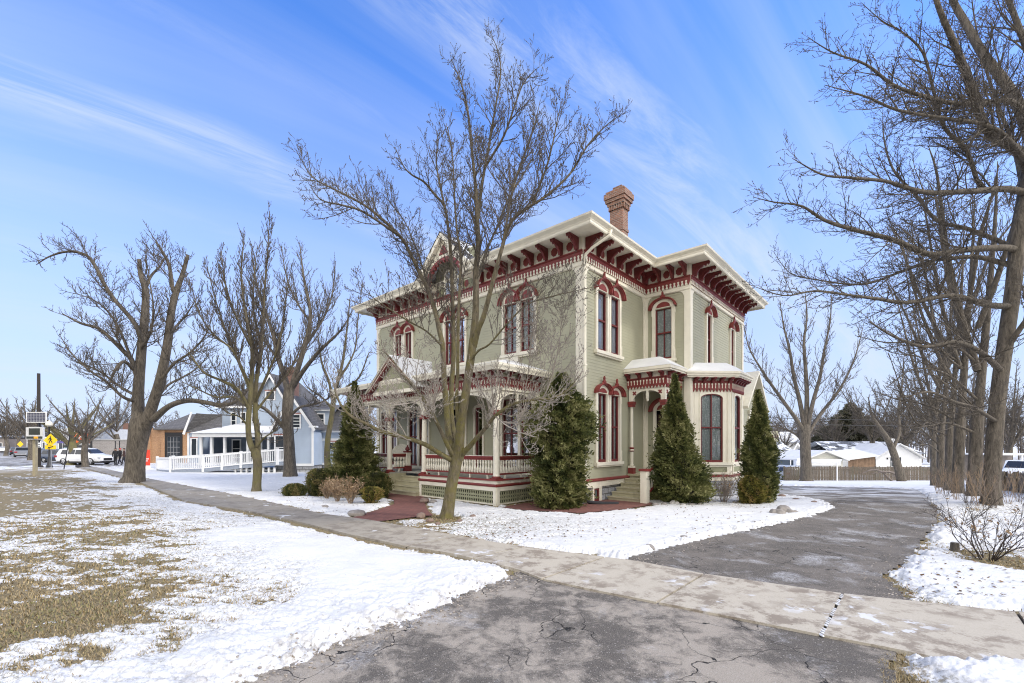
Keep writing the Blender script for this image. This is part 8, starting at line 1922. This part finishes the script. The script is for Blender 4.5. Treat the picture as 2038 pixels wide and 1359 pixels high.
# overhead wires at right
for i, (z_, lb) in enumerate(((6.6, 'upper overhead cable crossing behind the far tree'), (5.9, 'lower overhead cable crossing behind the far tree'))):
    m = MB(); pts = []
    for k in range(25): f = k/24; pts.append((gx(1300, 60)+(gx(2300, 60)-gx(1300, 60))*f, 60-6*f, z_-1.2*sin(pi*f)-.2))
    m.tube(pts, .035, 5); tag(m.build('overhead_cable', BLACK), lb, 'cable', 'overhead cables behind the house')

# ---- stones, chair, small things near the house
ROCK = simple('field_rock', (.26, .235, .21), .9, .35, 5, .6, 12); ROCKR = simple('reddish_rock', (.21, .15, .12), .9, .3, 6, .5, 12); ROCKP = simple('pale_rock', (.42, .40, .37), .9, .2, 6, .4, 12)
def rock(label, g, r, mat, seed, group=None, sq=.62):
    m = MB(); m.ball((0, 0, r*sq*.45), r, r*.8, r*sq, 12, 8, .09, seed); o = m.build('rock', mat, None, smooth=True); o.location = (g[0], g[1], g[2]); o.rotation_euler = (0, 0, seed*1.3); return tag(o, label, 'rock', group)
GR = 'stones round the evergreen by the side steps'
for i, (px, py, r, mt, lb) in enumerate(((1342, 1005, .19, ROCKP, 'round pale boulder at the foot of the pyramid evergreen'), (1360, 1008, .12, ROCKP, 'small pale stone right of the round boulder'), (1376, 1007, .11, ROCK, 'grey stone second right of the round boulder'), (1322, 1007, .14, ROCK, 'flat grey stone left of the round boulder'), (1305, 1007, .12, ROCK, 'dark stone between the newel post and the flat stone'), (1393, 1006, .10, ROCK, 'outermost small stone on the right of the evergreen'))): rock(lb, G(px, py), r, mt, 3+i, GR)
GR = 'boulder pile in the snow beside the driveway'
for i, (px, py, r, lb) in enumerate(((1540, 1025, .17, 'left boulder of the pile beside the driveway'), (1551, 1026, .18, 'front boulder of the pile beside the driveway'), (1559, 1022, .24, 'tallest boulder of the pile beside the driveway'), (1572, 1024, .15, 'right boulder of the pile beside the driveway'), (1582, 1023, .11, 'small outer boulder at the right of the pile'))): rock(lb, G(px, py), r, ROCK, 13+i, GR, .75)
GR = 'rocks round the foot of the central tree'
for i, (px, py, r, lb) in enumerate(((838, 1030, .17, 'reddish rock left of the central tree'), (856, 1038, .11, 'low reddish rock just left of the tree base'), (941, 1031, .12, 'reddish rock right of the central tree'), (915, 1039, .09, 'small rock at the right root of the tree'), (871, 1044, .08, 'small rock in front of the tree roots'))): rock(lb, G(px, py), r, ROCKR, 23+i, GR)
rock('wide flat grey boulder at the sidewalk edge of the front bed', G(710, 1026), .30, ROCK, 31, None, .4); rock('brown rock beside the bottom front step', G(845, 1000), .20, ROCKR, 32); rock('dark rock in the snow of the front bed', G(648, 1012), .14, ROCK, 33); rock('tan rock next to the lattice corner by the steps', G(862, 1001), .14, ROCK, 34)
rock('dark frozen clod in the snow bank at the driveway mouth', G(1292, 1094), .13, ROCK, 35, None, .6); rock('dark dirty lump in the snow bank left of the driveway', G(1362, 1073), .12, ROCK, 36, None, .5); rock('rock beside the end of the snow spit in the driveway', G(1620, 1003), .14, ROCKR, 37)
rock('red brick like rock right of the narrow evergreen', G(1556, 990), .16, ROCKR, 38); rock('reddish flat rock on the snow right of the evergreen', G(1585, 996), .17, ROCKR, 39, None, .4)
# cut stump in the snow on the right
g = G(1900, 1097); m = MB(); m.lathe((0, 0, 0), [(.10, -.02), (.075, .04), (.065, .16), (.06, .17)], 9); m.tube([(.02, 0, .02), (.14, .03, .0)], [.04, .02], 6); o = m.build('tree_stump', BARKB, None); o.location = g; tag(o, 'short broken stump standing in the snow right of the driveway', 'stump')
# wicker chair on the porch
ch = empty('porch_chair', (*hw(-1.35, ya+7.35), .90), HR+radians(200), 'pale round backed wicker chair on the front porch', 'chair')
ch.scale = (1.3, 1.3, 1.25)
m = MB(); vs = []; n = 14
for i in range(n+1):
    a = pi*i/n
    for k, r in enumerate((.0, .25, .42)): vs.append((-.22-.10*sin(a)*k/2+.06*k, r*1.1*cos(a), .55+r*1.05*sin(a)))
m.add(vs, [(i*3+k, i*3+k+1, i*3+k+4, i*3+k+3) for i in range(n) for k in range(2)]); WICK = simple('wicker', (.60, .57, .48), .8, .15, 20, .5, 80); m.build('backrest', WICK, ch)
m = MB(); m.ball((.02, 0, .45), .36, .38, .10, 14, 6); m.build('seat', WICK, ch, smooth=True)
for sx, sy in ((-1, -1), (-1, 1), (1, -1), (1, 1)): m = MB(); m.tube([(sx*.24, sy*.24, .42), (sx*.33, sy*.32, 0)], .02, 6); m.build('leg', WICK, ch)
m = MB(); m.tube([(-.24, -.40, .62), (.0, -.44, .66), (.28, -.38, .56)], .03, 6); m.tube([(-.24, .40, .62), (.0, .44, .66), (.28, .38, .56)], .03, 6); m.build('armrest', WICK, ch)
